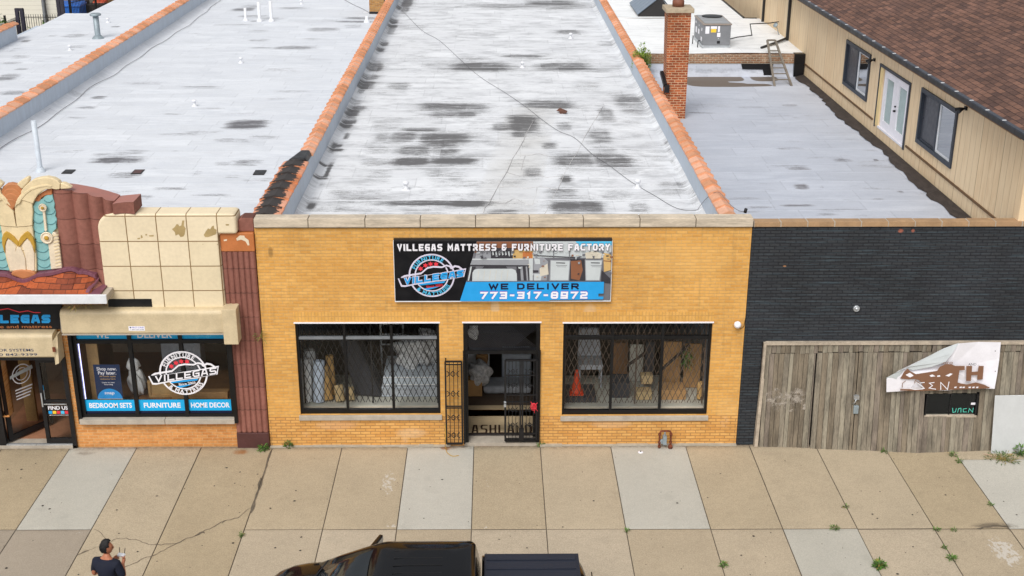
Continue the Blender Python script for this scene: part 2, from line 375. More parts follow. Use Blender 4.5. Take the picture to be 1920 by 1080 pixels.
GW = {'I': 0.34, '1': 0.55, '-': 0.7, ' ': 0.55, 'M': 1.15, 'W': 1.3}
GLY = {'V': [[(0,1),(.5,0),(1,1)]], 'I': [[(.5,1),(.5,0)]], 'L': [[(0,1),(0,0),(1,0)]], 'E': [[(1,1),(0,1),(0,0),(1,0)],[(0,.5),(.85,.5)]],
 'G': [[(1,1),(.2,1),(0,.8),(0,.2),(.2,0),(1,0),(1,.5),(.5,.5)]], 'A': [[(0,0),(.28,1),(.72,1),(1,0)],[(.2,.3),(.85,.3)]],
 'S': [[(1,1),(.15,1),(0,.85),(0,.62),(.15,.5),(.85,.5),(1,.36),(1,.15),(.85,0),(0,0)]], 'M': [[(0,0),(0,1),(.5,.35),(1,1),(1,0)]],
 'T': [[(0,1),(1,1)],[(.5,1),(.5,0)]], 'R': [[(0,0),(0,1),(.85,1),(1,.85),(1,.6),(.85,.45),(0,.45)],[(.5,.45),(1,0)]],
 '&': [[(1,.45),(.8,.1),(.6,0),(.15,0),(0,.15),(0,.38),(.15,.5),(.7,.5)],[(.15,.5),(.05,.65),(.05,.88),(.2,1),(.9,1)]],
 'F': [[(0,0),(0,1),(1,1)],[(0,.5),(.8,.5)]], 'U': [[(0,1),(0,.2),(.2,0),(.8,0),(1,.2),(1,1)]], 'N': [[(0,0),(0,1),(1,0),(1,1)]],
 'C': [[(1,1),(.2,1),(0,.8),(0,.2),(.2,0),(1,0)]], 'O': [[(.2,0),(0,.2),(0,.8),(.2,1),(.8,1),(1,.8),(1,.2),(.8,0),(.2,0)]],
 'Y': [[(0,1),(.5,.5),(1,1)],[(.5,.5),(.5,0)]], 'D': [[(0,0),(0,1),(.75,1),(1,.75),(1,.25),(.75,0),(0,0)]], 'W': [[(0,1),(.25,0),(.5,.75),(.75,0),(1,1)]],
 'H': [[(0,0),(0,1)],[(1,0),(1,1)],[(0,.5),(1,.5)]],
 '7': [[(0,1),(1,1),(.35,0)]], '3': [[(0,1),(1,1),(1,0),(0,0)],[(.2,.5),(1,.5)]], '1': [[(0,.8),(.6,1),(.6,0)]], '-': [[(.1,.5),(.9,.5)]],
 '8': [[(.15,0),(0,.15),(0,.85),(.15,1),(.85,1),(1,.85),(1,.15),(.85,0),(.15,0)],[(0,.5),(1,.5)]], '9': [[(0,0),(1,0),(1,1),(0,1),(0,.42)],[(0,.42),(.95,.42)]],
 '2': [[(0,1),(.85,1),(1,.85),(1,.6),(.85,.5),(.15,.5),(0,.4),(0,0),(1,0)]]}
_gc = {}
def glyphs(txt, bold=0.0):
    k = (txt, bold)
    if k in _gc: return _gc[k]
    cu = bpy.data.curves.new('lettering', 'FONT'); cu.body = txt; cu.size = 1; cu.offset = bold; cu.resolution_u = 3; cu.fill_mode = 'FRONT'
    ob = bpy.data.objects.new('lettering', cu); COL.objects.link(ob)
    dg = bpy.context.evaluated_depsgraph_get(); dg.update(); ev = ob.evaluated_get(dg); me = ev.to_mesh()
    vs = [(v.co.x, v.co.y) for v in me.vertices]; fs = [tuple(p.vertices) for p in me.polygons]
    ev.to_mesh_clear(); bpy.data.objects.remove(ob); bpy.data.curves.remove(cu)
    bw = (max(v[0] for v in vs)-min(v[0] for v in vs)) if vs else 0.3; mn = min(v[0] for v in vs) if vs else 0
    _gc[k] = ([(a-mn, b) for a, b in vs], fs, bw); return _gc[k]

def grid_sheet(name, x0, x1, y0, y1, z, dx, dy, mat, parent, spots=(), mud=(), zfun=None, strip=None, extra=None):
    """a roof sheet of fine cells carrying 'stain' and 'mud' amounts at its corners; spots: (px, py, half width px, half height px, amount)"""
    nx, ny = int((x1-x0)/dx)+1, int((y1-y0)/dy)+1
    X, Y = np.meshgrid(np.linspace(x0, x1, nx), np.linspace(y0, y1, ny)); Z = np.full_like(X, z)
    if zfun: Z = zfun(X, Y)
    off = ROOT[parent.name]
    vs = np.stack([X-off.x, Y-off.y, Z-off.z], -1).reshape(-1, 3)
    ii = np.arange(nx*ny).reshape(ny, nx); fs = np.stack([ii[:-1, :-1], ii[:-1, 1:], ii[1:, 1:], ii[1:, :-1]], -1).reshape(-1, 4)
    me = bpy.data.meshes.new(name); me.from_pydata(vs.tolist(), [], fs.tolist()); me.materials.append(MATS[mat])
    if extra is not None: EX = extra(X, Y)
    if strip is not None:
        at = me.attributes.new('strip', 'FLOAT', 'POINT'); at.data.foreach_set('value', strip(X, Y).reshape(-1).astype(np.float32))
    for an, lst in (('stain', spots), ('mud', mud)):
        A = np.zeros_like(X)
        for (px, py, hw, hh, s_) in lst:
            c = G(px, py, z); e = G(px+hw, py, z); u = G(px, py-hh, z); rx = max(abs(e.x-c.x), 0.03); ry = max(abs(u.y-c.y), 0.05)
            d = ((np.abs(X-c.x)/rx)**3.2+(np.abs(Y-c.y)/ry)**3.2)**(1/3.2)
            A = np.maximum(A, s_*np.clip((1.62-d)/0.9, 0, 1))
        if an == 'stain' and extra is not None: A = np.maximum(A, EX)
        at = me.attributes.new(an, 'FLOAT', 'POINT'); at.data.foreach_set('value', A.reshape(-1).astype(np.float32))
    o = bpy.data.objects.new(name, me); COL.objects.link(o); o.parent = parent; ROOT[o.name] = off
    return o
# ------------------------------------------------------------------ material library
brick('yellow brick', 'xz', 0.212, 0.0686, 0.0085, srgb(226,174,98), srgb(212,156,80), srgb(208,164,104), var=0.17, bumpd=0.004, patch=(0.55, 0.60, srgb(222,166,100), 0.7), runs=0.30, marks=[(-0.18, 3.22, 0.10, 0.26, srgb(226,206,176), 0.4), (1.78, 3.1, 0.16, 0.22, srgb(224,200,168), 0.35), (-4.73, 4.42, 0.06, 0.14, srgb(120,92,56), 0.6), (4.8, 0.8, 0.3, 0.4, srgb(220,180,120), 0.3), (-3.2, 3.9, 1.4, 0.5, srgb(206,148,72), 0.25), (3.6, 4.3, 1.2, 0.4, srgb(232,186,116), 0.3)])
brick('yellow brick sill', 'xz', 0.212, 0.0686, 0.009, srgb(226,174,102), srgb(212,154,82), srgb(178,132,84), var=0.20, bumpd=0.005, patch=(1.1, 0.58, srgb(228,188,144), 0.6), marks=[(-2.0, 0.30, 0.4, 0.14, srgb(234,208,176), 0.28), (2.3, 0.5, 0.5, 0.12, srgb(230,196,160), 0.28), (-3.6, 0.5, 0.5, 0.14, srgb(228,186,150), 0.28)])
brick('yellow brick soldier', 'zx', 0.215, 0.0686, 0.0085, srgb(228,176,98), srgb(218,164,84), srgb(206,158,94), off=0, var=0.16, bumpd=0.004)
brick('orange brick', 'xz', 0.212, 0.0686, 0.008, srgb(222,158,96), srgb(202,134,74), srgb(214,170,120), var=0.28, patch=(1.3, 0.58, srgb(224,182,146), 0.65))
brick('black painted brick', 'xz', 0.212, 0.0686, 0.012, srgb(60,62,66), srgb(52,54,59), srgb(42,44,49), var=0.30, bumpd=0.009, streak=(0.52, srgb(74,90,98), 0.55), marks=[(8.05, 4.86, .07, .05, srgb(170,100,80), .8), (8.3, 4.86, .04, .04, srgb(170,100,80), .7), (5.75, 4.1, .04, .02, srgb(180,130,90), .7)])
brick('chimney brick', 'sz', 0.20, 0.072, 0.011, srgb(190,102,60), srgb(140,70,44), srgb(206,170,138), var=0.42, bumpd=0.010, wob=0.006)
brick('old red brick', 'sz', 0.20, 0.07, 0.012, srgb(176,128,98), srgb(138,104,82), srgb(190,178,160), var=0.40, bumpd=0.010, wob=0.012, patch=(2.5, 0.56, srgb(196,176,152), 0.6))
brick('tan brick', 'sz', 0.2, 0.07, 0.01, srgb(190,140,80), srgb(160,110,60), srgb(160,140,110), var=0.3)
brick('cream terracotta', 'xz', 0.604, 0.53, 0.011, srgb(232,216,186), srgb(222,206,174), srgb(138,110,74), off=0, var=0.10, bumpd=0.004, patch=(1.6, 0.62, srgb(216,186,140), 0.5), loc=(7.54, -4.711, 0))
brick('maroon terracotta', 'xz', 3.0, 0.532, 0.010, srgb(150,100,88), srgb(134,88,78), srgb(108,70,62), off=0, var=0.26, bumpd=0.003, patch=(1.6, 0.58, srgb(160,112,100), 0.5), loc=(12.2, -0.37, 0))
brick('clay shingle', 'xz', 0.24, 0.075, 0.005, srgb(186,96,56), srgb(130,68,50), srgb(84,48,40), var=0.35, bumpd=0.003)
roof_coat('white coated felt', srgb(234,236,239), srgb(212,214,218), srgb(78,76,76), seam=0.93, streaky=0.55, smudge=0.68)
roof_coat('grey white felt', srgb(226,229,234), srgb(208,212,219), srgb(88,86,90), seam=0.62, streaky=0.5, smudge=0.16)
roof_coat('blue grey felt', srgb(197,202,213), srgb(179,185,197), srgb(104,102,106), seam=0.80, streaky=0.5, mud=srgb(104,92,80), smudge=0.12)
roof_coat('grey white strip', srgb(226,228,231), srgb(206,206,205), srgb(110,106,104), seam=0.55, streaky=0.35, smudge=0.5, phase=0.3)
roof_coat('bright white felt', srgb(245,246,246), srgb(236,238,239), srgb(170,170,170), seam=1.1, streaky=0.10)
concrete('tan concrete', srgb(182,166,140)); concrete('rosy concrete', srgb(185,170,147)); concrete('pale concrete', srgb(186,182,171), 0.84); concrete('dark concrete', srgb(162,150,134), 0.8)
plain('joint dirt', srgb(108,98,84), 0.95, 0.4, 8); plain('crack', srgb(112,101,86), 0.95, 0.3, 20); plain('gum', srgb(62,56,52), 0.9, 0.2)
plain('asphalt', srgb(92,92,94), 0.9, 0.25, 12, 0.004); plain('kerb stone', srgb(176,168,152), 0.85, 0.2, 8)
plain('yard gravel', srgb(150,140,122), 0.95, 0.3, 3)
plain('stone coping', srgb(200,186,166), 0.75, 0.30, 3.2, 0.004, stretch=(0.6, 1, 4))
plain('parapet paint', srgb(184,194,206), 0.6, 0.12, 3, 0.004, stretch=(2, 2, 0.5)); plain('flashing', srgb(214,219,226), 0.55, 0.10, 8, 0.01)
def terracotta(name, c, tar=None):
    t = NT(name); p = t.pos(); n1 = t.noise(p, 2.2, 5); n2 = t.noise(p, 16, 4)
    col = t.mix(t.ramp(t.math('ADD', t.math('MULTIPLY', n1, 0.6), t.math('MULTIPLY', n2, 0.4)), 0.32, 0.7), dk(c, 0.84), dk(c, 1.1))
    tn = t.new('ShaderNodeAttribute'); tn.attribute_name = 'tone'; hv = t.new('ShaderNodeHueSaturation'); t.l(col, hv.inputs['Color']); t.l(t.ramp(tn.outputs['Fac'], 0, 1, .82, 1.1), hv.inputs['Value']); t.l(t.ramp(tn.outputs['Fac'], 0, 1, 1.12, .9), hv.inputs['Saturation']); col = hv.outputs[0]
    if tar:
        a = t.math('ADD', t.attr('tar'), t.math('MULTIPLY', t.math('SUBTRACT', t.noise(p, 6, 6, 0.7), 0.5), 1.1)); col = t.mix(t.ramp(a, 0.5, 0.6), col, tar)
    t.base(col); t.rough(0.7); t.bump(n2, 0.004); return t.m
terracotta('terracotta', srgb(222,164,130)); terracotta('tarred terracotta', srgb(222,152,116), srgb(52,46,44))
plain('frame black', srgb(15,15,17), 0.4, 0.2, 10); plain('black metal', srgb(24,24,27), 0.45, 0.2, 10); plain('bright metal', srgb(190,194,198), 0.35, 0.15, 6, metal=0.6); plain('grey metal', srgb(120,124,128), 0.5, 0.15, 6)
plain('white metal', srgb(222,224,228), 0.45, 0.08, 6); plain('galvanised', srgb(148,160,166), 0.5, 0.18, 9, metal=0.3); plain('rusty iron', srgb(118,62,40), 0.85, 0.45, 14, 0.004)
plain('grille brown', srgb(92,76,64), 0.6, 0.25, 8); plain('limestone', srgb(176,166,152), 0.8, 0.18, 6)
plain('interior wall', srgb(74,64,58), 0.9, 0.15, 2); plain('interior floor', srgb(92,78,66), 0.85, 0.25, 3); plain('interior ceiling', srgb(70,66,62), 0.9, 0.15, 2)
plain('dark clutter', srgb(58,52,50), 0.9, 0.35, 5); plain('platform', srgb(196,194,182), 0.7, 0.12, 4)
plain('white fabric', srgb(242,242,240), 0.9, 0.10, 4, 0.01); plain('blue fabric', srgb(218,230,246), 0.9, 0.10, 4); plain('tan fabric', srgb(206,164,104), 0.9, 0.14, 5); plain('beige foam', srgb(214,186,138), 0.9, 0.12, 6)
plain('charcoal fabric', srgb(62,64,70), 0.95, 0.2, 5, 0.01); plain('mattress grey', srgb(202,211,220), 0.85, 0.12, 5, 0.01); plain('quilt', srgb(186,190,196), 0.85, 0.2, 9, 0.02)
plain('cardboard', srgb(190,146,96), 0.85, 0.15, 5); plain('wood brown', srgb(146,104,66), 0.7, 0.3, 5, stretch=(1, 1, 0.2)); plain('plywood', srgb(202,164,110), 0.75, 0.2, 4)
plain('plastic film', srgb(238,238,238), 0.14, 0.45, 15, 0.05, spec=0.8); plain('cone orange', srgb(236,72,26), 0.5, 0.1, 5); plain('leaf', srgb(96,134,54), 0.7, 0.4, 20); plain('leaf dark', srgb(66,96,40), 0.75, 0.4, 20); plain('leaf dry', srgb(142,124,64), 0.85, 0.4, 20)
plain('sign black', srgb(18,18,22), 0.35, 0.15, 4); plain('sign edge', srgb(40,38,38), 0.5, 0.2, 4)
for n_, c_ in {'cable grey': (104,102,106), 'print white': (236,234,240), 'print lilac': (214,208,226), 'print blue': (38,158,226), 'print sky': (84,190,232), 'print navy': (20,24,56), 'print red': (226,58,72), 'print black': (16,16,20), 'print cyan': (22,168,226), 'print dusk': (30,52,92), 'print grey': (150,152,158), 'print pale': (196,202,204), 'print mid': (112,112,118), 'print dark': (58,56,62), 'print brown': (140,92,66), 'print cream': (208,200,184), 'print tan': (206,170,110), 'print violet': (90,80,190), 'print yellow': (240,200,60), 'print brownbanner': (128,92,70), 'print teal': (96,212,190)}.items():
    plain(n_, srgb(*c_), 0.45, 0.06, 5)
glass('shop glass', (0.97, 0.98, 0.98, 1), 0.6); glass('house glass', (0.45, 0.5, 0.52, 1), 0.55); glass('door glass', (0.72, 0.70, 0.68, 1))
plain('frosted glass', srgb(158,178,176), 0.12, 0.12, 3, spec=0.6)
for n_, c_ in {'ornament cream': (226,206,166), 'ornament brown': (186,122,78), 'ornament teal': (138,188,188), 'ornament teal dark': (112,172,176), 'ornament gold': (188,148,56), 'ornament white': (228,212,186), 'ornament orange': (196,124,80), 'purple terracotta': (122,76,90), 'cap orange': (190,116,66), 'maroon block': (84,52,50), 'maroon top': (168,112,100), 'shutter cream': (204,186,152), 'chip': (176,152,104)}.items():
    plain(n_, srgb(*c_), 0.5, 0.14, 4, 0.003)
plain('groove', srgb(116,88,54), 0.9, 0.2)

# ------------------------------------------------------------------ ground: street, kerb, pavement
g = MB(); g.poly([(-400, -400, -0.22), (400, -400, -0.22), (400, 400, -0.22), (-400, 400, -0.22)])
setting(g.build('ground', 'yard gravel'))
g = MB(); g.poly([(-120, -22, -0.15), (120, -22, -0.15), (120, -6.18, -0.15), (-120, -6.18, -0.15)]); setting(g.build('road', 'asphalt'))
g = MB()
for i in range(-20, 21): g.box(i*3.0+0.004, i*3.0+2.996, -6.18, -6.025, -0.21, 0.0)
setting(g.build('kerb', 'kerb stone', bevel=0.015))

XB = [-16.6,-15.2,-13.75,-12.3,-10.76,-9.31,-7.88,-6.5,-4.97,-3.48,-2.07,-0.645,0.785,2.305,3.925,5.305,6.735,8.21,9.65,11.2,12.7,14.2,15.7]
def pavement():
    bm_v, bm_f, mi, slab, stain, rust, grime = [], [], [], [], [], [], []
    whites = [((728,905),0.18,0.62,1.0),((1150,985),0.0,0,0),((915,905),0.10,0.5,0.75),((903,988),0.22,0.12,0.8),((905,850),0.35,0.2,0.55),((1885,1035),0.30,0.62,1.15),((735,985),0.22,0.12,0.9),((155,1000),0.2,0.1,0.8),((1240,830),0.2,0.1,0.6)]
    W = [(G(*c), a, b, k) for c, a, b, k in whites if a]
    Rr = [(G(452,848),0.22,0.14,0.9),(G(836,840),0.14,0.10,1.2),(G(840,852),0.22,0.09,0.55),(G(1257,838),0.14,0.08,0.7),(G(912,836),0.2,0.05,0.8)]
    Gm = [(G(160,850),0.25,0.12,0.8),(G(1865,985),0.45,0.10,1.2),(G(60,850),0.9,0.2,0.5),(G(1440,850),0.5,0.2,0.5),(G(970,850),0.3,0.2,0.4)]
    def amt(lst, x, y):
        s = 0
        for c, a, b, k in lst:
            d = math.hypot((x-c.x)/a, (y-c.y)/b); s = max(s, k*max(0, min(1, 1.5-d)))
        return s
    def slab_mesh(x0, x1, y0, y1, m, z):
        n, k = max(2, int((x1-x0)/0.09)), max(2, int((y1-y0)/0.09)); o = len(bm_v); sv = random.random()
        tl = [random.uniform(-.0012, .0012) for _ in range(2)]
        for j in range(k+1):
            for i in range(n+1):
                x, y = x0+(x1-x0)*i/n, y0+(y1-y0)*j/k
                e = min(x-x0, x1-x, y-y0, y1-y); zz = z+tl[0]*(x-x0)+tl[1]*(y-y0)-(0.006 if e < 1e-6 else 0)
                bm_v.append((x, y, zz)); slab.append(sv); stain.append(amt(W, x, y)); rust.append(amt(Rr, x, y))
                grime.append(max(amt(Gm, x, y), 0.95*max(0, 1-(-0.02-y)/0.42), 0.45 if e < 0.02 else 0))
        for j in range(k):
            for i in range(n): bm_f.append((o+j*(n+1)+i, o+j*(n+1)+i+1, o+(j+1)*(n+1)+i+1, o+(j+1)*(n+1)+i)); mi.append(m)
    jw = 0.009
    for i in range(len(XB)-1):
        x0, x1 = XB[i]+jw, XB[i+1]-jw
        pale1 = any(abs(XB[i]-q) < 0.05 for q in (-9.31, -2.07, 2.305, 9.65, -15.2)); pale2 = abs(XB[i]-5.305) < 0.05
        long_ = any(abs(XB[i]-q) < 0.05 for q in (-7.88, -6.5))
        ym = -3.33-0.008*(XB[i]+5)*0.9
        top = -0.02 if XB[i] < 9.5 else -0.72
        if long_: slab_mesh(x0, x1, -6.02, top, 0, 0)
        else:
            slab_mesh(x0, x1, ym+jw, top, 2 if pale1 else 0, random.uniform(-.002, .002)); slab_mesh(x0, x1, -6.02, ym-jw, 3 if x1 < -7.8 and x0 > -11 else (2 if pale2 else 1), random.uniform(-.002, .002))
        if top < -0.1: slab_mesh(x0, x1, top+jw*2, -0.02, 0, -0.012)
    # joint bed, cracks, gum
    def face(pts, m):
        o = len(bm_v); bm_v.extend(pts); bm_f.append(tuple(range(o, o+len(pts)))); mi.append(m)
        for a in (slab, stain, rust, grime): a.extend([0]*len(pts))
    face([(-16.6, -6.02, -0.025), (15.7, -6.02, -0.025), (15.7, 0.0, -0.025), (-16.6, 0.0, -0.025)], 4)
    face([(-60, -6.02, -0.004), (-16.62, -6.02, -0.004), (-16.62, -0.02, -0.004), (-60, -0.02, -0.004)], 0)
    face([(15.72, -6.02, -0.004), (60, -6.02, -0.004), (60, -0.02, -0.004), (15.72, -0.02, -0.004)], 0)
    def crack(px, wpx, jit=1.2, m=5, z=0.0065):
        P = []
        for (a, b) in zip(px[:-1], px[1:]):
            n = max(2, int(math.hypot(b[0]-a[0], b[1]-a[1])/6))
            for q in range(n): P.append((a[0]+(b[0]-a[0])*q/n+random.uniform(-jit, jit), a[1]+(b[1]-a[1])*q/n+random.uniform(-jit, jit)))
        P.append(px[-1]); Q = [G(x, y, z) for x, y in P]
        ww = [wpx*0.0108*random.uniform(0.5, 1.5) for _ in Q]; ww[0] *= 0.3; ww[-1] *= 0.3
        for i in range(len(Q)-1):
            d = (Q[i+1]-Q[i]).normalized(); nn = Vector((-d.y, d.x, 0))
            face([tuple(Q[i]+nn*ww[i]/2), tuple(Q[i]-nn*ww[i]/2), tuple(Q[i+1]-nn*ww[i+1]/2), tuple(Q[i+1]+nn*ww[i+1]/2)], m)
    crack([(232,1065),(262,1050),(290,1040),(318,1025),(345,1012),(372,1002),(398,988),(420,977),(446,970),(470,952)], 1.5)
    crack([(366,1004),(377,997),(384,1000)], 3.2); crack([(416,980),(424,975)], 2.6)
    crack([(176,992),(190,1000),(200,1012),(203,1024),(214,1011),(236,1009),(262,1014),(280,1020),(302,1021),(330,1020),(345,1013)], 1.3)
    crack([(147,1040),(160,1033),(185,1025),(203,1018)], 0.9); crack([(146,1041),(158,1036),(166,1033)], 2.6)
    crack([(507,845),(497,880),(487,915),(478,935),(470,955)], 2.8, 0.8, 4); crack([(489,895),(484,915)], 4.0, 0.8, 4); crack([(478,940),(470,962)], 6.0, 0.8, 4)
    crack([(1830,992),(1845,988),(1868,984),(1888,988),(1896,996)], 3.5, 1.0, 4)
    crack([(1660,845),(1685,846),(1702,848)], 2.0, .6, 4)
    gum = [(40,880),(39,896),(14,880),(80,948),(93,954),(294,930),(219,956),(346,916),(425,877),(440,906),(402,911),(483,889),(450,885),(555,920),(552,939),(507,953),(714,917),(786,880),(829,899),(893,902),(1092,885),(1113,939),(1270,943),(1327,933),(1351,888),(1636,964),(1645,972),(1650,922),(1711,965),(1712,1025),(1683,1076),(1413,1005),(1390,1041),(1761,896),(1773,928),(1882,940),(1906,965),(437,1018),(258,1034),(223,1000),(12,1065),(936,1011),(988,1027),(1055,988),(565,1007),(516,1027),(563,1032),(147,1077)]
    for k in range(150): gum.append((random.uniform(0, 1920), random.uniform(855, 1078)))
    for q, (px, py) in enumerate(gum):
        c = G(px, py, 0.0072); r = random.uniform(0.014, 0.028) if q < 50 else random.uniform(0.004, 0.014)
        face([tuple(c+Vector((r*random.uniform(.7, 1.2)*math.cos(t*math.pi/4), r*random.uniform(.7, 1.2)*math.sin(t*math.pi/4), 0))) for t in range(8)], 6)
    me = bpy.data.meshes.new('sidewalk'); me.from_pydata(bm_v, [], bm_f)
    for q in ('tan concrete', 'rosy concrete', 'pale concrete', 'dark concrete', 'joint dirt', 'crack', 'gum'): me.materials.append(MATS[q])
    me.polygons.foreach_set('material_index', mi)
    for an, A in (('slab', slab), ('stain', stain), ('rust', rust), ('grime', grime)):
        at = me.attributes.new(an, 'FLOAT', 'POINT'); at.data.foreach_set('value', np.array(A, np.float32))
    o = bpy.data.objects.new('sidewalk', me); COL.objects.link(o); setting(o)
pavement()

# ------------------------------------------------------------------ yellow brick shop
XL, XR, ZT = -5.023, 5.023, 4.955
shop = thing('brick_shop', 'yellow brick single-storey shop with stained white flat roof and two barred display windows', 'shop building', (0, 2, 0))
WL = (-4.335, -1.348, 0.745, 2.875); WR = (1.240, 4.352, 0.705, 2.862); DO = (-0.848, 0.762, 0.07, 2.875)
w_ = MB(); w_.wall(XL, XR, 0.70, ZT, 0.0, 0.30, [(WL[0], WL[1], 0.745, WL[3]), (WR[0], WR[1], 0.705, WR[3]), (DO[0], DO[1], 0.70, DO[3])])
w_.build('front_wall', 'yellow brick', shop)
w_ = MB(); w_.wall(XL, XR, -0.2, 0.70, 0.0, 0.30, [(DO[0], DO[1], -0.2, 0.70)]); w_.build('wall_base', 'yellow brick sill', shop)
for (a, b, z) in ((WL[0]-0.02, WL[1]+0.02, WL[3]+0.03), (WR[0]-0.02, WR[1]+0.02, WR[3]+0.03), (DO[0]-0.02, DO[1]+0.02, DO[3]+0.03)): w_ = MB(); w_.box(a, b, -0.0035, 0.05, z, z+0.21); w_.build('lintel', 'yellow brick soldier', shop)
w_ = MB(); xs = [XL, -3.93, -2.79, -1.68, -0.57, 0.51, 1.60, 2.74, 3.87, XR+0.01]
for a, b in zip(xs[:-1], xs[1:]):
    d_ = random.uniform(-.006, .006); w_.box(a+0.007, b-0.007, -0.06+d_, 0.245, 4.965, 5.15+d_/2)
w_.build('coping', 'stone coping', shop, bevel=0.012)
w_ = MB(); w_.box(XL+0.01, XR-0.01, -0.045, 0.235, 4.955, 5.13); w_.build('coping_joint', 'joint dirt', shop)
# roof and parapets
ZR = 4.4
z6 = lambda x, y: (860+x/2.571, y/2.571); z5 = lambda x, y: (460+x/2.571, y/2.571); z1 = lambda x, y: (x/2.7, y/2.7)
A6 = [(110,320,120,16,.9),(500,322,110,16,.8),(310,272,80,8,.75),(90,282,60,8,.5),(740,325,50,10,.35),(60,515,65,15,.75),(40,553,40,14,.75),(430,505,100,16,.85),(310,568,60,12,.85),(310,605,60,28,1),(210,612,40,18,.75),(290,650,30,10,.75),(830,500,60,40,.6),(710,545,30,28,.65),(680,650,45,30,.65),(715,585,40,12,.55),(830,588,40,10,.45),(510,610,30,15,.75),(440,705,30,14,.5),(560,775,85,26,.85),(740,775,80,26,.9),(20,775,40,14,.85),(15,668,25,25,.75),(355,828,35,18,.7),(516,865,20,12,.9),(40,980,70,14,.9),(210,1025,60,14,.65),(500,930,60,25,.45),(530,1010,70,28,.85),(640,1005,50,28,.8),(870,1000,40,22,.5),(780,920,50,25,.3),(1025,905,55,30,.48),(970,760,35,15,.4),(620,415,60,18,.38),(530,155,50,8,.65),(710,212,35,10,.45),(350,30,250,12,.65),(450,15,100,12,.7),(1130,960,18,30,.45),(1040,800,8,30,.4),(1010,720,8,30,.4),(820,830,40,12,.4),(700,720,50,12,.5),(160,690,40,15,.4),(90,610,50,20,.35)]
A5 = [(625,322,32,18,.95),(600,372,40,12,.7),(580,412,35,18,.85),(530,495,28,12,.6),(515,548,25,18,.9),(490,598,22,18,.95),(488,655,10,14,.8),(760,660,55,20,.85),(960,668,100,22,.95),(815,725,70,20,.8),(960,720,60,28,.6),(800,777,75,16,.9),(1000,775,90,15,.9),(665,660,30,18,.6),(640,725,50,18,.45),(840,628,70,7,.75),(980,516,110,16,.7),(1000,550,100,14,.65),(740,415,45,16,.55),(780,15,20,15,.9),(540,940,110,24,.5),(900,980,220,10,.8),(318,995,15,12,1),(690,600,60,28,.32),(630,780,60,20,.4),(640,850,50,28,.32),(970,850,80,28,.42),(715,105,16,9,.95),(710,130,18,8,.95),(705,150,14,12,.7),(670,212,16,8,.9),(652,240,14,8,.9),(440,722,24,5,1.1),(425,710,10,16,1),(450,703,14,6,1),(375,802,16,5,1.1),(400,825,8,30,1.1),(365,860,28,6,1.15),(545,520,30,8,.9),(520,585,14,8,.9),(470,608,12,6,1),(770,45,16,16,.7),(740,40,10,6,.9),(330,960,30,10,.35),(560,440,14,10,.7),(1000,950,120,16,.35),(420,1015,60,14,.22),(600,1010,60,14,.25)]
spots = [(*z6(a, b), c/2.571, d/2.571, e) for a, b, c, d, e in A6]+[(*z5(a, b), c/2.571, d/2.571, e) for a, b, c, d, e in A5]
rr_ = random.Random(11)
spots = [(a, c, d*1.18, e*1.15, k*1.06) for a, c, d, e, k in spots]+[(a, c, d*2.0, e*2.1, k*0.42) for a, c, d, e, k in spots if k > .55]
for k in range(46): spots.append((rr_.uniform(600, 1300), rr_.uniform(40, 400), rr_.uniform(18, 45), rr_.uniform(3, 9), rr_.uniform(.2, .42)))
def cant(X, Y): return ZR+0.10*np.clip(1-(np.minimum(X+4.60, 4.48-X))/0.16, 0, 1)**1.5+0.012*np.sin(X*2.1+Y*0.7)*np.sin(Y*1.3)
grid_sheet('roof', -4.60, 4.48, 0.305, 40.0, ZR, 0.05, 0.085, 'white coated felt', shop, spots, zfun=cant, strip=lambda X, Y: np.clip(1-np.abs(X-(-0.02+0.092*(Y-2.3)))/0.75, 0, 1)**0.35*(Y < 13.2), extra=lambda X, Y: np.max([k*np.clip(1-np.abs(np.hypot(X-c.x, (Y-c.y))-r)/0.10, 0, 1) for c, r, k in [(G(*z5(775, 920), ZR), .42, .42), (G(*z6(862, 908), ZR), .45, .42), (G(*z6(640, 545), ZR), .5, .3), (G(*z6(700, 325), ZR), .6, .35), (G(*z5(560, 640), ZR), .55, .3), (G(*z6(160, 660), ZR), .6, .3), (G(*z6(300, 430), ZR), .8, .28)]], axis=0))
for bx in ((-4.86, -4.602, 0.30, 40.0, 0, 5.0), (4.482, 4.74, 0.30, 40.0, 0, 5.0), (-4.86, 4.74, 40.001, 40.2, 0, 4.6)): w_ = MB(); w_.box(*bx); w_.build('parapet', 'parapet paint', shop)
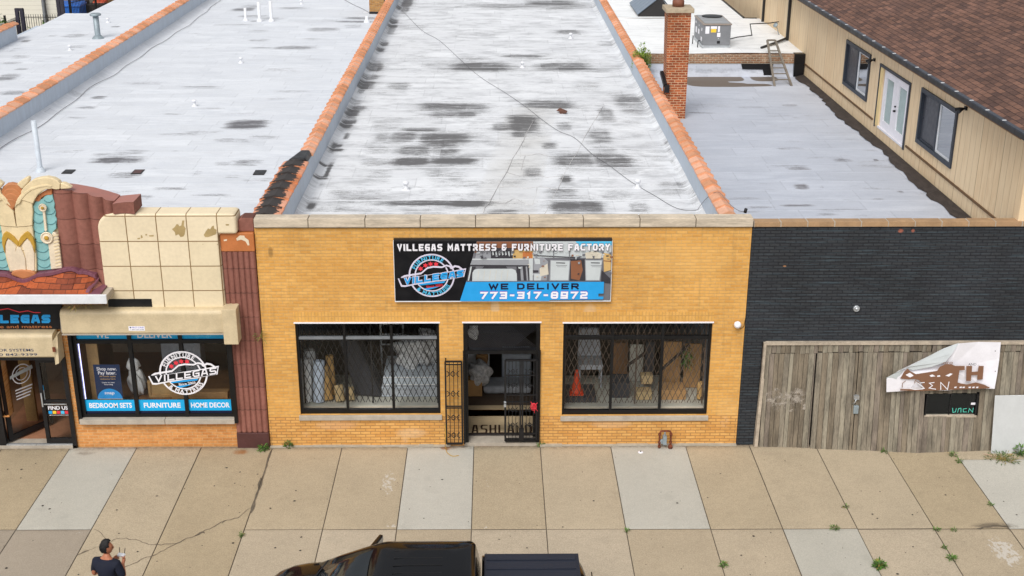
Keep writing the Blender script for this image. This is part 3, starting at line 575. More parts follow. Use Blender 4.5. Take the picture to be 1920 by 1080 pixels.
def tiles(name, x0, x1, y0, y1, z, L, mat, parent, wide=False, tar=False, lab=None):
    """saddle-backed clay coping tiles, each lapping the next towards the street"""
    b = MB(); y = y0; tv = []; tn = []; n = 0
    while y < y1-0.05:
        l = L*random.uniform(.96, 1.04); to = random.random(); jx, jz = random.uniform(-.006, .006), random.uniform(-.004, .005)
        prof = [(0, 0.0), (0, 0.04), (0.10, 0.065), (0.5, 0.125), (0.90, 0.065), (1, 0.04), (1, 0.0)]
        for (ya, yb, gr) in ((y, y+0.05, 0.016), (y+0.0501, y+l, 0.0)):
            o = len(b.v)
            for yy in (ya, yb):
                dz = jz-0.022*(yy-y)/l
                for (q, h) in prof: b.v.append((x0-gr+(x1-x0+2*gr)*q+jx, yy, z+h+(gr*0.8 if h > 0 else 0)+dz)); tv.append((1-abs(q-0.46)*1.7)*0.85+0.26 if tar else 0); tn.append(to if gr == 0 else to*.5)
            k = len(prof)
            for i in range(k-1): b.f.append((o+i, o+i+1, o+k+i+1, o+k+i)); b.mi.append(0); b.sm.append(False)
            b.f.append(tuple(o+i for i in range(k))); b.f.append(tuple(o+k+i for i in range(k-1, -1, -1))); b.mi += [0, 0]; b.sm += [False, False]
        y += l; n += 1
    ob = b.build(name, mat, parent)
    at = ob.data.attributes.new('tone', 'FLOAT', 'POINT'); at.data.foreach_set('value', np.array(tn, np.float32))
    at = ob.data.attributes.new('tar', 'FLOAT', 'POINT'); at.data.foreach_set('value', np.array(tv, np.float32))
    return ob
t_ = tiles('tile_coping', -5.18, -4.585, 0.38, 4.75, 5.0, 0.62, 'tarred terracotta', shop, tar=True); t_['label'] = 'wide clay coping tiles smeared with black tar at the street end'
tiles('tile_coping', -4.91, -4.575, 5.35, 40.0, 5.0, 0.50, 'terracotta', shop); tiles('tile_coping', 4.455, 4.795, 0.42, 40.0, 5.0, 0.50, 'terracotta', shop)
b_ = MB(); b_.hexa([(-5.14, 4.7, 5.0), (-4.6, 4.7, 5.0), (-4.585, 5.37, 5.0), (-4.90, 5.37, 5.0)], [(-5.0, 4.7, 5.12), (-4.66, 4.7, 5.12), (-4.64, 5.37, 5.15), (-4.84, 5.37, 5.15)])
b_.build('tar_patch', 'sign black', shop, bevel=0.03)
rq = random.Random(8)
for xa, xb in ((XL, DO[0]-.3), (DO[1]+.02, XR)):
  w_ = MB(); x = xa
  while x < xb:
    l = rq.uniform(.25, .7); w_.box(x, min(xb, x+l), -.05-rq.uniform(0, .03), -.001, -.05, .022+rq.uniform(-.006, .014)); x += l
  w_.build('plinth', 'kerb stone', shop)
# seams and wrinkles of a felt strip laid over the roof
def seam(b, L, r=0.008): b.tube([G(x+rs_.uniform(-1.5, 1.5), y+rs_.uniform(-.5, .5), ZR+0.006) for x, y in smooth2(L)], r, 5)
rs_ = random.Random(2)
def smooth2(L): return [(L[i][0]+(L[i+1][0]-L[i][0])*k/4, L[i][1]+(L[i+1][1]-L[i][1])*k/4) for i in range(len(L)-1) for k in range(4)]+[L[-1]]
w_ = MB(); seam(w_, [(905,398),(925,365),(950,320),(975,275),(1003,222)]); seam(w_, [(1020,402),(1040,365),(1062,318),(1085,280),(1108,235),(1130,200)])
for L in ([(918,376),(945,382),(965,372),(990,384),(1020,378),(1036,372)], [(935,350),(962,348),(985,354),(1012,350),(1046,356)], [(950,322),(975,330),(1000,325),(1025,333),(1055,330)], [(958,290),(985,292),(1010,288),(1040,295)], [(985,292),(978,318)], [(1008,352),(1000,384)]): seam(w_, L, 0.006)
w_.build('felt_seam', plain('seam grey', srgb(196,195,194), .8, .25), shop)
# inside of the shop
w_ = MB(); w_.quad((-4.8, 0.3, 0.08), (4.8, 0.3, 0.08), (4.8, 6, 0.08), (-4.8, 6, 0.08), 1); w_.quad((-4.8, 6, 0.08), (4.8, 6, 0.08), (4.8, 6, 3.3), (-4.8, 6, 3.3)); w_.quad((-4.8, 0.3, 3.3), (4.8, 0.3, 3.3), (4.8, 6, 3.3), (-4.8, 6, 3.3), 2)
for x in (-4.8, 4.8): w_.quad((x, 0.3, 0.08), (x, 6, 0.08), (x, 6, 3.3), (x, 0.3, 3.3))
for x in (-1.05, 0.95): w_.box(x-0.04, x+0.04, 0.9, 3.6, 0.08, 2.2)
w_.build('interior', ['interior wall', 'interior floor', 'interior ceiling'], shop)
for bx in ((-4.7, -1.10, 0.31, 1.9, 0.09, 0.80), (1.0, 4.7, 0.31, 1.9, 0.09, 0.76)): w_ = MB(); w_.box(*bx); w_.build('display_platform', 'platform', shop)
def shop_window(x0, x1, z0, z1, mull, ztr, brown, lit):
    f = MB(); y0, y1 = 0.055, 0.125; t = 0.055
    f.box(x0, x0+t, y0, y1, z0, z1); f.box(x1-t, x1, y0, y1, z0, z1); f.box(x0+t, x1-t, y0, y1, z1-0.05, z1-0.012); f.box(x0+t, x1-t, y0, y1, z0, z0+0.10)
    for a in mull: f.box(a-0.028, a+0.028, y0-0.008, y1, z0+0.10, z1-0.05)
    cuts = [x0+t]+[q for a in mull for q in (a-0.028, a+0.028)]+[x1-t]
    for a, b in zip(cuts[::2], cuts[1::2]): f.box(a, b, y0+0.003, y1, ztr-0.028, ztr+0.028, 1 if lit else 0); f.box(a, b, y0+0.006, y1, ztr-0.052, ztr-0.028, 0)  # black transom bar; its grey upper band paints in light from above
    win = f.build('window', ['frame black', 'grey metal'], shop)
    p = MB()
    for a, b in zip(cuts[::2], cuts[1::2]): p.quad((a, 0.10, z0+0.1), (b, 0.10, z0+0.1), (b, 0.10, ztr-0.052), (a, 0.10, ztr-0.052)); p.quad((a, 0.10, ztr+0.028), (b, 0.10, ztr+0.028), (b, 0.10, z1-0.05), (a, 0.10, z1-0.05))
    p.build('pane', 'shop glass', win)
    p = MB(); p.box(x0-0.03, x1+0.03, -0.05, 0.054, z0-0.115, z0-0.005); p.build('sill', 'limestone', win, bevel=0.008)
    p = MB(); p.box(x0-0.02, x1+0.02, -0.028, 0.05, z1-0.011, z1+0.014); p.build('drip_edge', 'print white', win)
    # folding scissor bars behind the glass
    q = MB(); pit = 0.122; hgt = z1-z0-0.22; zb = z0+0.16; run = 0.82
    ymid = 0.27
    x = x0-run
    while x < x1:
        for sgn, yy in ((1, ymid), (-1, ymid+0.013)):
            a, b = (x, x+run) if sgn > 0 else (x+run, x)
            lo, hi = x0+0.06, x1-0.06; za, zc = zb, zb+hgt
            def at(xx): return za+(xx-a)/(b-a)*(zc-za)
            xa, xb = max(lo, min(hi, a)), max(lo, min(hi, b))
            if abs(xa-xb) > 0.02: q.bar((xa, yy, at(xa)), (xb, yy, at(xb)), 0.011, 0.017, up=(0, 1, 0))
        x += pit
    for xx in (x0+0.07, (x0*0.49+x1*0.51), x1-0.07): q.bar((xx, ymid+0.03, zb-0.03), (xx, ymid+0.03, zb+hgt), 0.03)
    q.build('scissor_grille', 'grille brown' if brown else 'black metal', win)
    return win
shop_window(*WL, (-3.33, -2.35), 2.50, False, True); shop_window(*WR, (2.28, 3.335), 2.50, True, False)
# door recess
f = MB(); x0, x1 = DO[0], DO[1]
f.box(x0, x0+0.09, 0.0, 0.16, 0.07, 2.87); f.box(x1-0.085, x1, 0.0, 0.16, 0.07, 2.87); f.box(x0+0.09, x1-0.085, -0.02, 0.14, 2.16, 2.24); f.box(x0+0.09, x1-0.085, 0.02, 0.14, 2.79, 2.855)
f.box(x1-0.14, x1-0.085, 0.03, 0.10, 0.18, 2.16); f.box(x0-0.01, x0+0.02, -0.05, 0.0, 0.1, 2.24); f.box(x1-0.03, x1+0.01, -0.05, 0.0, 0.1, 2.24)
door = f.build('door_frame', 'frame black', shop)
q = MB(); n = 30
for k in range(n):
    a = x0+0.09+(x1-x0-0.175)*k/n-0.5
    for s_ in (1, -1):
        xa, xb, za, zb = (a, a+0.62, 2.24, 2.79); xa, xb = (xa, xb) if s_ > 0 else (xb, xa)
        lo, hi = x0+0.09, x1-0.085; ca, cb = max(lo, min(hi, xa)), max(lo, min(hi, xb))
        if abs(ca-cb) > 0.02: q.bar((ca, 0.03+0.005*s_, za+(ca-xa)/(xb-xa)*(zb-za)), (cb, 0.03+0.005*s_, za+(cb-xa)/(xb-xa)*(zb-za)), 0.0045, 0.0045, up=(0, 1, 0))
q.build('transom_mesh', plain('mesh grey', srgb(58,58,62), .5, .2), door)
q = MB(); q.quad((x0+0.09, 0.11, 2.24), (x1-0.085, 0.11, 2.24), (x1-0.085, 0.11, 2.79), (x0+0.09, 0.11, 2.79)); q.build('transom_pane', 'shop glass', door)
q = MB(); q.box(x0-0.02, x1+0.02, -0.028, 0.05, 2.864, 2.889); q.build('drip_edge', 'print white', door)
q = MB(); q.box(DO[0], DO[1], -0.02, 0.30, -0.2, 0.068); q.box(DO[0], DO[1], 0.30, 0.42, -0.2, 0.085, 1); q.box(DO[0]+0.01, DO[1]-0.01, 0.42, 1.72, -0.2, 0.10, 2); st_ = q.build('entrance_step', ['limestone', 'dark clutter', plain('entrance tile', srgb(206,184,148), 0.6, 0.12, 5)], shop)
t0 = G(884, 812, 0.10); t1 = G(998, 812, 0.10); fl = Flat((t0.x, t0.y-0.02, 0.102), (1, 0, 0), (0, 1, 0), (0, 0, 1))
fl.block('ASHLAND', 0, 0, t1.x-t0.x, 0.40, plain('dark lettering', srgb(62,42,30), 0.6), 0.042); fl.build('lettering', st_)
def scroll(b, cx, cz, y, s=1.0):
    for sx in (-1, 1):
        for sz in (-1, 1):
            pts = [(cx+sx*s*(0.015+0.055*math.sin(t*math.pi/2)*(1 if t < 1 else 1)-0.045*max(0, t-1)*(1)), y, cz+sz*s*(0.012+0.05*t*(2.2-t)/1.2-0.06*max(0, t-1.2))) for t in [k*0.2 for k in range(9)]]
            b.tube(pts, 0.0065, 5)
    b.tube([(cx-0.06*s, y, cz), (cx+0.06*s, y, cz)], 0.006, 5)
# open gate leaf folded against the wall, with its second half square to the street
q = MB(); gx0, gx1, gy, gz0, gz1 = -1.225, -0.885, -0.17, 0.13, 2.06
for x in (gx0, gx1): q.bar((x, gy, gz0), (x, gy, gz1), 0.035)
for z in (gz0, 0.98, 1.02, gz1-0.07, gz1): q.bar((gx0, gy, z), (gx1, gy, z), 0.034 if z in (gz0, gz1) else 0.022)
for k in (1, 2, 3): q.bar((gx0+k*0.085, gy, gz0), (gx0+k*0.085, gy, gz1), 0.013)
q.bar((gx1+0.045, gy+0.05, gz0), (gx1+0.045, gy+0.05, gz1), 0.04); q.bar((gx1+0.045, gy+0.13, gz0), (gx1+0.045, gy+0.13, gz1), 0.035)
for z in (gz0, 1.0, gz1): q.bar((gx1+0.045, gy, z), (gx1+0.045, 0, z), 0.03); q.bar((gx0, gy, z), (gx0, 0.0, z), 0.02)
ga = q.build('security_gate', 'black metal', shop); ga['label'] = 'narrow iron gate leaf folded back against the wall'
for z in (1.78, 1.32, 0.76, 0.34):
    for x in (gx0+0.095, gx0+0.215): q = MB(); scroll(q, x, z, gy-0.012); q.build('scroll', 'black metal', ga)
q = MB(); hx0, hx1, hy, hz0, hz1 = 0.03, 0.70, -0.045, 0.13, 2.03
for x in (hx0, 0.36, 0.40, hx1): q.bar((x, hy, hz0), (x, hy, hz1), 0.04 if x in (hx0, hx1) else 0.03)
for z in (hz0, hz0+0.05, 0.30, 1.06, 1.22, hz1-0.35, hz1): q.bar((hx0, hy, z), (hx1, hy, z), 0.04 if z in (hz0, hz1) else 0.024)
for k in range(1, 9): q.bar((hx0+k*0.075, hy, hz0), (hx0+k*0.075, hy, hz1), 0.012)
q.box(0.33, 0.43, hy-0.03, hy+0.03, 0.14, 0.42)
gb = q.build('security_gate', 'black metal', shop); gb['label'] = 'closed iron gate leaf with vertical bars and scrolls'
for z in (1.78, 1.45, 0.88, 0.52):
    for x in (0.14, 0.24, 0.50, 0.60): q = MB(); scroll(q, x, z, hy-0.016, 0.8); q.build('scroll', 'black metal', gb)
q = MB(); q.box(0.0, 0.05, -0.10, -0.07, 0.96, 1.02); q.tube([(0.01, -0.085, 1.02), (0.01, -0.085, 1.09), (0.04, -0.085, 1.09), (0.04, -0.085, 1.02)], 0.008, 6); q.build('padlock', 'bright metal', gb)
# ------------------------------------------------------------------ goods behind the barred windows
zW = lambda x, y: (520+x/3.856, 580+y/3.856); zV = lambda x, y: (1030+x/3.856, 580+y/3.856); zD = lambda x, y: (810+x/3.856, 580+y/3.856)
def roll(bx, tx, ty, y, r, mat, label, zb=0.80, lean=0.15, f=zW, name='fabric_roll', group='fabric rolls standing in the left window'):
    a = F(*f(bx, 690), y); t = F(*f(tx, ty), y+lean)
    b = MB(); p0 = Vector((a.x, y, zb+0.02)); p1 = t; d = (p1-p0); ax = d.normalized()
    b.lathe(p0, [(r*0.98, 0), (r, 0.02), (r*1.01, d.length*0.5), (r, d.length-0.01), (r*0.62, d.length), (r*0.6, d.length-0.02), (r*0.30, d.length-0.02), (r*0.28, d.length), (r*0.1, d.length)], 18, 0, ax)
    return tag(b.build(name, mat, None, p0), label, 'fabric roll', group)
roll(213, 200, 352, 0.52, 0.128, 'white fabric', 'white fabric roll at the far left of the left barred window')
roll(262, 228, 290, 0.80, 0.128, 'white fabric', 'tallest white fabric roll, behind the two front white rolls')
roll(303, 300, 368, 0.50, 0.122, 'blue fabric', 'bluish white fabric roll beside the tan rolls')
roll(372, 330, 408, 0.60, 0.112, 'tan fabric', 'tan fabric roll with its top turned to the bluish roll')
roll(405, 375, 330, 0.85, 0.085, 'tan fabric', 'tall thin tan roll behind the other tan roll')
roll(458, 440, 545, 0.50, 0.10, 'beige foam', 'short beige roll left of the window bar')
roll(538, 524, 560, 0.55, 0.075, 'beige foam', 'shortest and thinnest beige roll, just right of the window bar')
def lump(name, c, s, mat, label, cat, seed=1, amp=0.18, sub=4, sq=0.55, group=None):
    bm = bmesh.new(); bmesh.ops.create_icosphere(bm, subdivisions=sub, radius=1); rd = random.Random(seed); ph = [(rd.uniform(2, 7), rd.uniform(2, 7), rd.uniform(2, 7), rd.uniform(0, 6)) for _ in range(7)]
    for v in bm.verts:
        n = v.co.copy(); mx = max(abs(n.x), abs(n.y), abs(n.z)); n = n*(1-sq)+n/mx*sq
        k = 1+amp*sum(math.sin(a*n.x+b*n.y+c_*n.z+d) for a, b, c_, d in ph)/4; v.co = Vector((n.x*s[0]*k, n.y*s[1]*k, n.z*s[2]*k))
    me = bpy.data.meshes.new(name); bm.to_mesh(me); bm.free(); me.materials.append(MATS[mat]); me.polygons.foreach_set('use_smooth', [True]*len(me.polygons))
    o = bpy.data.objects.new(name, me); COL.objects.link(o); o.location = c; ROOT[o.name] = Vector(c); return tag(o, label, cat, group)
def mbox(name, x0, x1, y0, y1, z0, z1, mat, label, cat, bevel=0.03, group=None, extra=None):
    b = MB(); b.box(x0, x1, y0, y1, z0, z1)
    if extra: extra(b)
    o = b.build(name, mat if isinstance(mat, list) else [mat, 'dark clutter'], None, ((x0+x1)/2, (y0+y1)/2, z0), bevel=bevel, seg=3); return tag(o, label, cat, group)
a = F(*zW(400, 330), 1.0); b_ = F(*zW(590, 690), 0.75)
q = MB(); q.hexa([(-3.25, 0.78, 0.81), (-2.66, 0.66, 0.81), (-2.60, 1.3, 0.81), (-3.2, 1.5, 0.81)], [(-3.62, 1.15, 2.05), (-3.22, 1.1, 2.05), (-3.2, 1.6, 2.05), (-3.6, 1.6, 2.05)])
tag(q.build('foam_sheet', 'charcoal fabric', None, (-2.9, 1, 0.8), bevel=0.06, seg=3), 'charcoal foam sheet leaning behind the beige rolls', 'foam sheet')
def piping(y0, y1, x0, x1, z0, z1):
    def f(b):
        for z in (z0+0.03, z1-0.03): b.tube([(x0-0.002, y0-0.004, z), (x1, y0-0.004, z)], 0.012, 6, 1)
    return f
mbox('mattress', -2.66, -1.12, 0.72, 1.85, 0.81, 1.06, ['quilt', 'mattress grey'], 'lower grey mattress lying in the left barred window', 'mattress', 0.05, 'mattresses in the left window', piping(0.72, 1.85, -2.66, -1.12, 0.81, 1.06))
mbox('mattress', -2.62, -1.40, 0.74, 1.83, 1.07, 1.30, ['mattress grey', 'white fabric'], 'upper pale blue-grey mattress lying on another in the left window', 'mattress', 0.05, 'mattresses in the left window', piping(0.74, 1.83, -2.62, -1.40, 1.07, 1.30))
lump('wrapped_cushion', (-2.02, 1.35, 1.62), (0.36, 0.25, 0.34), 'plastic film', 'crumpled clear-plastic wrapped cushion on the pale mattress', 'cushion', 3, 0.28)
lump('wrapped_cushion', (-1.62, 1.45, 1.70), (0.27, 0.22, 0.40), 'plastic film', 'tall crumpled plastic wrapped cushion right of the other wrapped cushion', 'cushion', 9, 0.3)
q = MB()
for x in (-2.75, -2.25): q.bar((x, 1.9, 0.8), (x, 1.9, 2.05), 0.04)
for z in (1.55, 1.80, 2.05): q.bar((-2.75, 1.9, z), (-2.25, 1.9, z), 0.03)
tag(q.build('metal_rack', 'bright metal', None, (-2.5, 1.9, 0.8)), 'thin metal rack standing behind the grey mattresses', 'rack')
q = MB()
for k in range(9): q.tube([(-4.1+k*0.33, 1.2, 2.95), (-4.1+k*0.33, 1.22, 2.80), (-4.02+k*0.33, 1.25, 2.70)], 0.012, 5)
q.box(-4.4, -1.2, 1.18, 1.22, 2.95, 3.0); tag(q.build('hanging_rail', 'grey metal', None, (-2.8, 1.2, 3.0)), 'ceiling rail of hooks behind the left transom panes', 'rail')
# right window
c = F(*zV(195, 600), 0.75)
q = MB(); q.lathe((c.x, 0.75, 0.905), [(0.135, 0), (0.14, 0.03), (0.115, 0.05), (0.075, 0.28), (0.032, 0.52), (0.026, 0.53)], 20); q.box(c.x-0.15, c.x+0.15, 0.60, 0.90, 0.88, 0.905)
tag(q.build('traffic_cone', 'cone orange', None, (c.x, 0.75, 0.88)), 'bright orange traffic cone standing behind the right barred window', 'traffic cone')
mbox('storage_crate', c.x-0.38, c.x+0.42, 0.5, 1.2, 0.765, 0.879, 'charcoal fabric', 'low dark grey crate under the traffic cone', 'crate', 0.01)
q = MB(); s0 = F(*zV(295, 440), 1.5); q.box(s0.x-0.28, s0.x+0.26, 1.2, 1.75, 1.22, 1.34); q.hexa([(s0.x-0.28, 1.7, 1.34), (s0.x+0.26, 1.7, 1.34), (s0.x+0.26, 1.8, 1.34), (s0.x-0.28, 1.8, 1.34)], [(s0.x-0.25, 1.85, 1.95), (s0.x+0.2, 1.85, 1.95), (s0.x+0.2, 1.95, 1.95), (s0.x-0.25, 1.95, 1.95)])
for x in (s0.x-0.25, s0.x+0.23):
    for y in (1.24, 1.7): q.bar((x, y, 0.765), (x, y, 1.22), 0.04)
tag(q.build('stored_chair', 'quilt', None, (s0.x, 1.5, 0.76), bevel=0.02), 'grey padded chair stored behind the traffic cone', 'chair')
def pix(name, x0, y0, x1, y1, yy, dep, mat, label, cat, f=zV, zfloor=None, bevel=0.01, extra=None, group=None):
    p, r = F(*f(x0, y1), yy), F(*f(x1, y0), yy); zb = zfloor if zfloor is not None else p.z
    return mbox(name, p.x, r.x, yy, yy+dep, zb, r.z, mat, label, cat, bevel, group, extra)
pix('cardboard_sheet', 812, 235, 960, 540, 1.30, 0.05, 'cardboard', 'tall tan cardboard sheet behind the diagonal dark strut', 'cardboard', zfloor=0.77)
pix('cardboard_sheet', 965, 250, 1105, 545, 1.22, 0.05, 'cardboard', 'tan cardboard sheet at the right end of the right window', 'cardboard', zfloor=0.77)
pix('cardboard_box', 457, 245, 570, 425, 1.75, 0.35, 'wood brown', 'brown box high behind the middle pane of the right window', 'box', zfloor=0.77)
pix('upright_board', 575, 255, 685, 500, 1.55, 0.04, 'platform', 'pale grey panel standing between brown box and dark foam', 'panel', zfloor=0.77)
pix('foam_block', 690, 240, 765, 480, 1.35, 0.14, 'charcoal fabric', 'upright dark foam block behind the second window bar', 'foam block', zfloor=0.77)
pix('storage_box', 450, 535, 585, 690, 0.72, 0.5, 'charcoal fabric', 'dark grey box low in the middle pane of the right window', 'box', zfloor=0.765)
pix('foam_offcut', 660, 480, 752, 600, 0.78, 0.22, 'beige foam', 'upper beige foam block beside the dark grey box', 'foam block', zfloor=1.06, bevel=0.03)
pix('foam_offcut', 625, 600, 745, 695, 0.60, 0.3, 'beige foam', 'lower beige foam block beside the dark grey box', 'foam block', zfloor=0.765, bevel=0.03)
pix('cardboard_box', 800, 585, 990, 695, 0.62, 0.42, 'cardboard', 'wide low cardboard box in the right pane of the right window', 'box', zfloor=0.765)
roll(1085, 1095, 520, 0.62, 0.07, 'tan fabric', 'orange-tan roll in the right corner of the right window', 0.765, 0.1, zV, 'foam_roll', None)
q = MB(); q.bar(F(*zV(790, 455), 0.9), F(*zV(1015, 255), 1.0), 0.05); tag(q.build('wooden_strut', 'dark clutter', None, F(*zV(900, 350), 0.95)), 'long diagonal dark strut in the right pane of the right window', 'strut')
q = MB(); q.bar(F(*zV(560, 410), 1.1), F(*zV(705, 305), 1.15), 0.05); tag(q.build('wooden_strut', 'dark clutter', None, F(*zV(630, 350), 1.1)), 'short diagonal dark strut across the pale grey panel', 'strut')
def leafy(name, c, r, h, n, mat, label, cat, lw=0.02, ll=0.08, droop=0.3, seed=1, group=None, sx=1.0, sy=1.0, up=0.6):
    b = MB(); rd = random.Random(seed); c = Vector(c)
    for k in range(n):
        az = rd.uniform(0, 6.283); q_ = rd.random()**0.6; st = c+Vector((math.cos(az)*r*q_*sx*0.7, math.sin(az)*r*q_*sy*0.7, rd.random()**1.3*h*(1-0.4*q_)))
        d = Vector((math.cos(az)*rd.uniform(.4, 1), math.sin(az)*rd.uniform(.4, 1), rd.uniform(-droop, up+0.3))).normalized(); l = ll*rd.uniform(.5, 1.3); sd_ = d.cross(Vector((rd.uniform(-.3, .3), rd.uniform(-.3, .3), 1))).normalized()*lw*rd.uniform(.6, 1.3)/2
        mI = 0 if rd.random() < 0.6 else (1 if rd.random() < 0.85 else 2)
        m_ = st+d*l*0.5; e = st+d*l-Vector((0, 0, droop*l*0.3)); b.add([st, m_+sd_, e, m_-sd_], [(0, 1, 2, 3)], mI)
        if k % 4 == 0: b.tube([c+Vector((rd.uniform(-.3, .3)*r*sx, rd.uniform(-.3, .3)*r*sy, -0.01)), st], 0.0025, 4, 1, sm=False)
    return tag(b.build(name, mat, None, c), label, cat, group)
pl = F(*zV(995, 330), 0.95)
leafy('hanging_plant', (pl.x, 0.95, pl.z-0.22), 0.12, 0.45, 90, ['leaf', 'leaf dark', 'leaf'], 'green trailing plant among cardboard in the right barred window', 'plant', 0.035, 0.11, 0.8, 4, up=-0.2)
# just inside the doorway
pix('cardboard_box', 245, 515, 362, 612, 2.2, 0.5, 'cardboard', 'cardboard box just inside the open shop doorway', 'box', zD, zfloor=0.09)
p_ = F(*zD(345, 480), 2.3); lump('plastic_bag', (p_.x, 2.38, p_.z+0.02), (0.26, 0.2, 0.27), 'plastic film', 'shiny crumpled plastic bag on the doorway box', 'bag', 5, 0.32, sq=0.2)
p_ = F(*zD(362, 372), 2.6); lump('paper_bag', (p_.x, 2.75, p_.z), (0.14, 0.13, 0.14), 'cardboard', 'brown paper bag above the shiny plastic bag', 'bag', 6, 0.2)
pix('upright_board', 232, 318, 415, 560, 3.0, 0.05, 'white fabric', 'white panel at the back of the open doorway', 'panel', zD, zfloor=0.09)
pix('quilt_pile', 372, 560, 720, 700, 2.3, 0.6, 'quilt', 'pile of grey quilted padding inside the shop doorway', 'padding', zD, zfloor=0.09, bevel=0.08)
pix('quilt_pile', 505, 325, 720, 560, 3.0, 0.5, 'mattress grey', 'pale grey mattress upright behind the closed gate', 'mattress', zD, zfloor=0.09, bevel=0.05)
p_ = F(*zD(300, 150), 0.5); lump('plastic_scrap', (p_.x, 0.5, p_.z), (0.09, 0.05, 0.16), 'plastic film', 'crumpled plastic hanging behind the doorway transom mesh', 'plastic', 12, 0.4, sq=0.2)
# orange cord tied round the gate
q = MB(); c = F(*zD(735, 705), -0.12); rd = random.Random(3)
for k in range(6):
    r = rd.uniform(.03, .07); ox, oz = rd.uniform(-.02, .02), rd.uniform(-.05, .05)
    q.tube([(c.x+ox+r*math.cos(t*.7), -0.085-0.01*k+0.01*math.sin(t), c.z+oz+r*1.1*math.sin(t*.7)) for t in range(10)], 0.008, 5)
for dx, dz in ((-.06, .12), (.08, .1), (.02, -.14), (.09, -.1)): q.tube([(c.x, -0.1, c.z), (c.x+dx, -0.13, c.z+dz)], 0.007, 5)
tag(q.build('tied_cord', 'print red', None, (c.x, -0.1, c.z)), 'salmon red cord knotted round the closed security gate', 'cord')

# ------------------------------------------------------------------ logo used on the big sign and the window
def logo(fl, k, body, ring, fill, txt, wl, see=False):
    X = lambda x: (x-383)/190*k; Y = lambda y: (372-y)/190*k; P = lambda L: [(X(a), Y(b)) for a, b in L]
    if not see: fl.disc(0, 0, 1.0*k, body)
    fl.ring(0, 0, 0.93*k, 1.0*k, ring); fl.ring(0, 0, 0.69*k, 0.745*k, ring)
    # lower stripes inside the circle
    for ya, yb, m in ((-0.34, -0.30, ring), (-0.44, -0.36, fill), (-0.66, -0.58, fill)):
        L = []
        for y in (ya, yb): h = math.sqrt(max(0, 0.69**2-y*y)); L.append((-h, h, y))
        s = 0.10
        fl.poly([(L[0][0]*k, (L[0][2]-s*0.2)*k), (L[0][1]*k, (L[0][2]+s)*k), (L[1][1]*k, (L[1][2]+s)*k), (L[1][0]*k, (L[1][2]-s*0.2)*k)], m)
    for x, y in ((293,312),(333,284),(375,271),(420,273)): fl.star(X(x), Y(y), 0.125*k, 'print red', 6, 0.5)
    car = [(140,388),(160,376),(300,352),(330,325),(352,306),(400,296),(470,300),(505,285),(530,292),(545,308),(575,290),(605,296),(630,316)]
    fl.line(P(car), 0.085*k, ring); fl.line(P([(a, b+9) for a, b in car[2:9]]), 0.03*k, body)
    ban = [(103,398),(140,390),(240,384),(420,354),(560,330),(667,308),(650,384),(560,400),(420,424),(250,452),(160,472),(128,470)]
    fl.poly(P(ban), ring); cx, cy = 383, 388
    fl.poly(P([(cx+(a-cx)*0.965, cy+(b-cy)*0.82) for a, b in ban]), body)
    if not see: fl.block('VILLEGAS', X(152), Y(456), 2.62*k, 0.34*k, ring, 0.135*k, shear=0.22, rot=8.5, gap=0.20)
    fl.block('VILLEGAS', X(154), Y(453), 2.60*k, 0.30*k, wl, (0.085 if not see else 0.062)*k, shear=0.22, rot=8.5, gap=0.22)
    fl.text('Since 2003', X(405), Y(472), 0.15*k, 'print red' if not see else ring, 0.02, 1.1, rot=7)
    fl.arc('FURNITURE', 0, 0, 0.838*k, 158, 52, 0.25*k, txt, 0.022); fl.arc('& MATTRESS', 0, 0, 0.838*k, 222, 330, 0.25*k, txt, 0.022, inside=True)

# ------------------------------------------------------------------ big shop sign
sx0, sx1, sz0, sz1, sy = -2.225, 2.185, 3.395, 4.685, -0.10
sign = thing('shop_sign', 'long printed sign with round blue logo and phone number on yellow brick wall', 'sign', (0, 0, sz0))
b_ = MB(); b_.box(sx0, sx1, sy, -0.002, sz0, sz1+0.0); b_.box(sx0, sx1, sy+0.01, -0.002, sz1+0.0, sz1+0.045, 1); b_.build('cabinet', ['sign black', 'sign edge'], sign)
b_ = MB(); b_.box(sx0-0.012, sx1+0.012, sy-0.006, -0.003, sz0-0.022, sz0-0.001); b_.box(sx0-0.012, sx0-0.001, sy-0.006, -0.003, sz0, sz1); b_.box(sx1+0.001, sx1+0.012, sy-0.006, -0.003, sz0, sz1); b_.build('frame', 'white metal', sign)
SU = (sx1-sx0)/(1860-78)
fx = lambda x: (x-78)*SU; fy = lambda y: (583-y)*(sz1-sz0)/(583-96)
def PL(L): return [(fx(a), fy(b)) for a, b in L]
pr_ = Flat((sx0, sy, sz0), (1, 0, 0), (0, 0, 1), (0, -1, 0))
pr_.poly(PL([(755,96),(1858,96),(1858,582),(620,582),(700,300)]), 'print mid')
pp = lambda L, m: pr_.poly(PL(L), m)
pp([(755,98),(1215,98),(1215,180),(740,180)], 'print brown'); pp([(1215,98),(1856,98),(1856,230),(1215,230)], 'print pale'); pp([(1560,98),(1856,98),(1856,130),(1600,140)], 'print sky')
pp([(760,170),(870,170),(870,235),(740,235)], 'print grey'); pp([(870,150),(1050,150),(1050,235),(870,235)], 'print dark')
for x in range(880, 1050, 26): pp([(x,180),(x+10,176),(x+16,205),(x+4,210)], 'print pale')
pp([(1050,165),(1215,170),(1215,240),(1050,235)], 'print tan'); pp([(1130,180),(1210,182),(1208,235),(1130,232)], 'cap orange')
pp([(720,235),(1210,235),(1180,290),(700,285)], 'print grey'); pp([(720,235),(1210,235),(1208,245),(716,245)], 'print pale'); pp([(700,285),(1180,290),(1178,300),(697,296)], 'print dark')
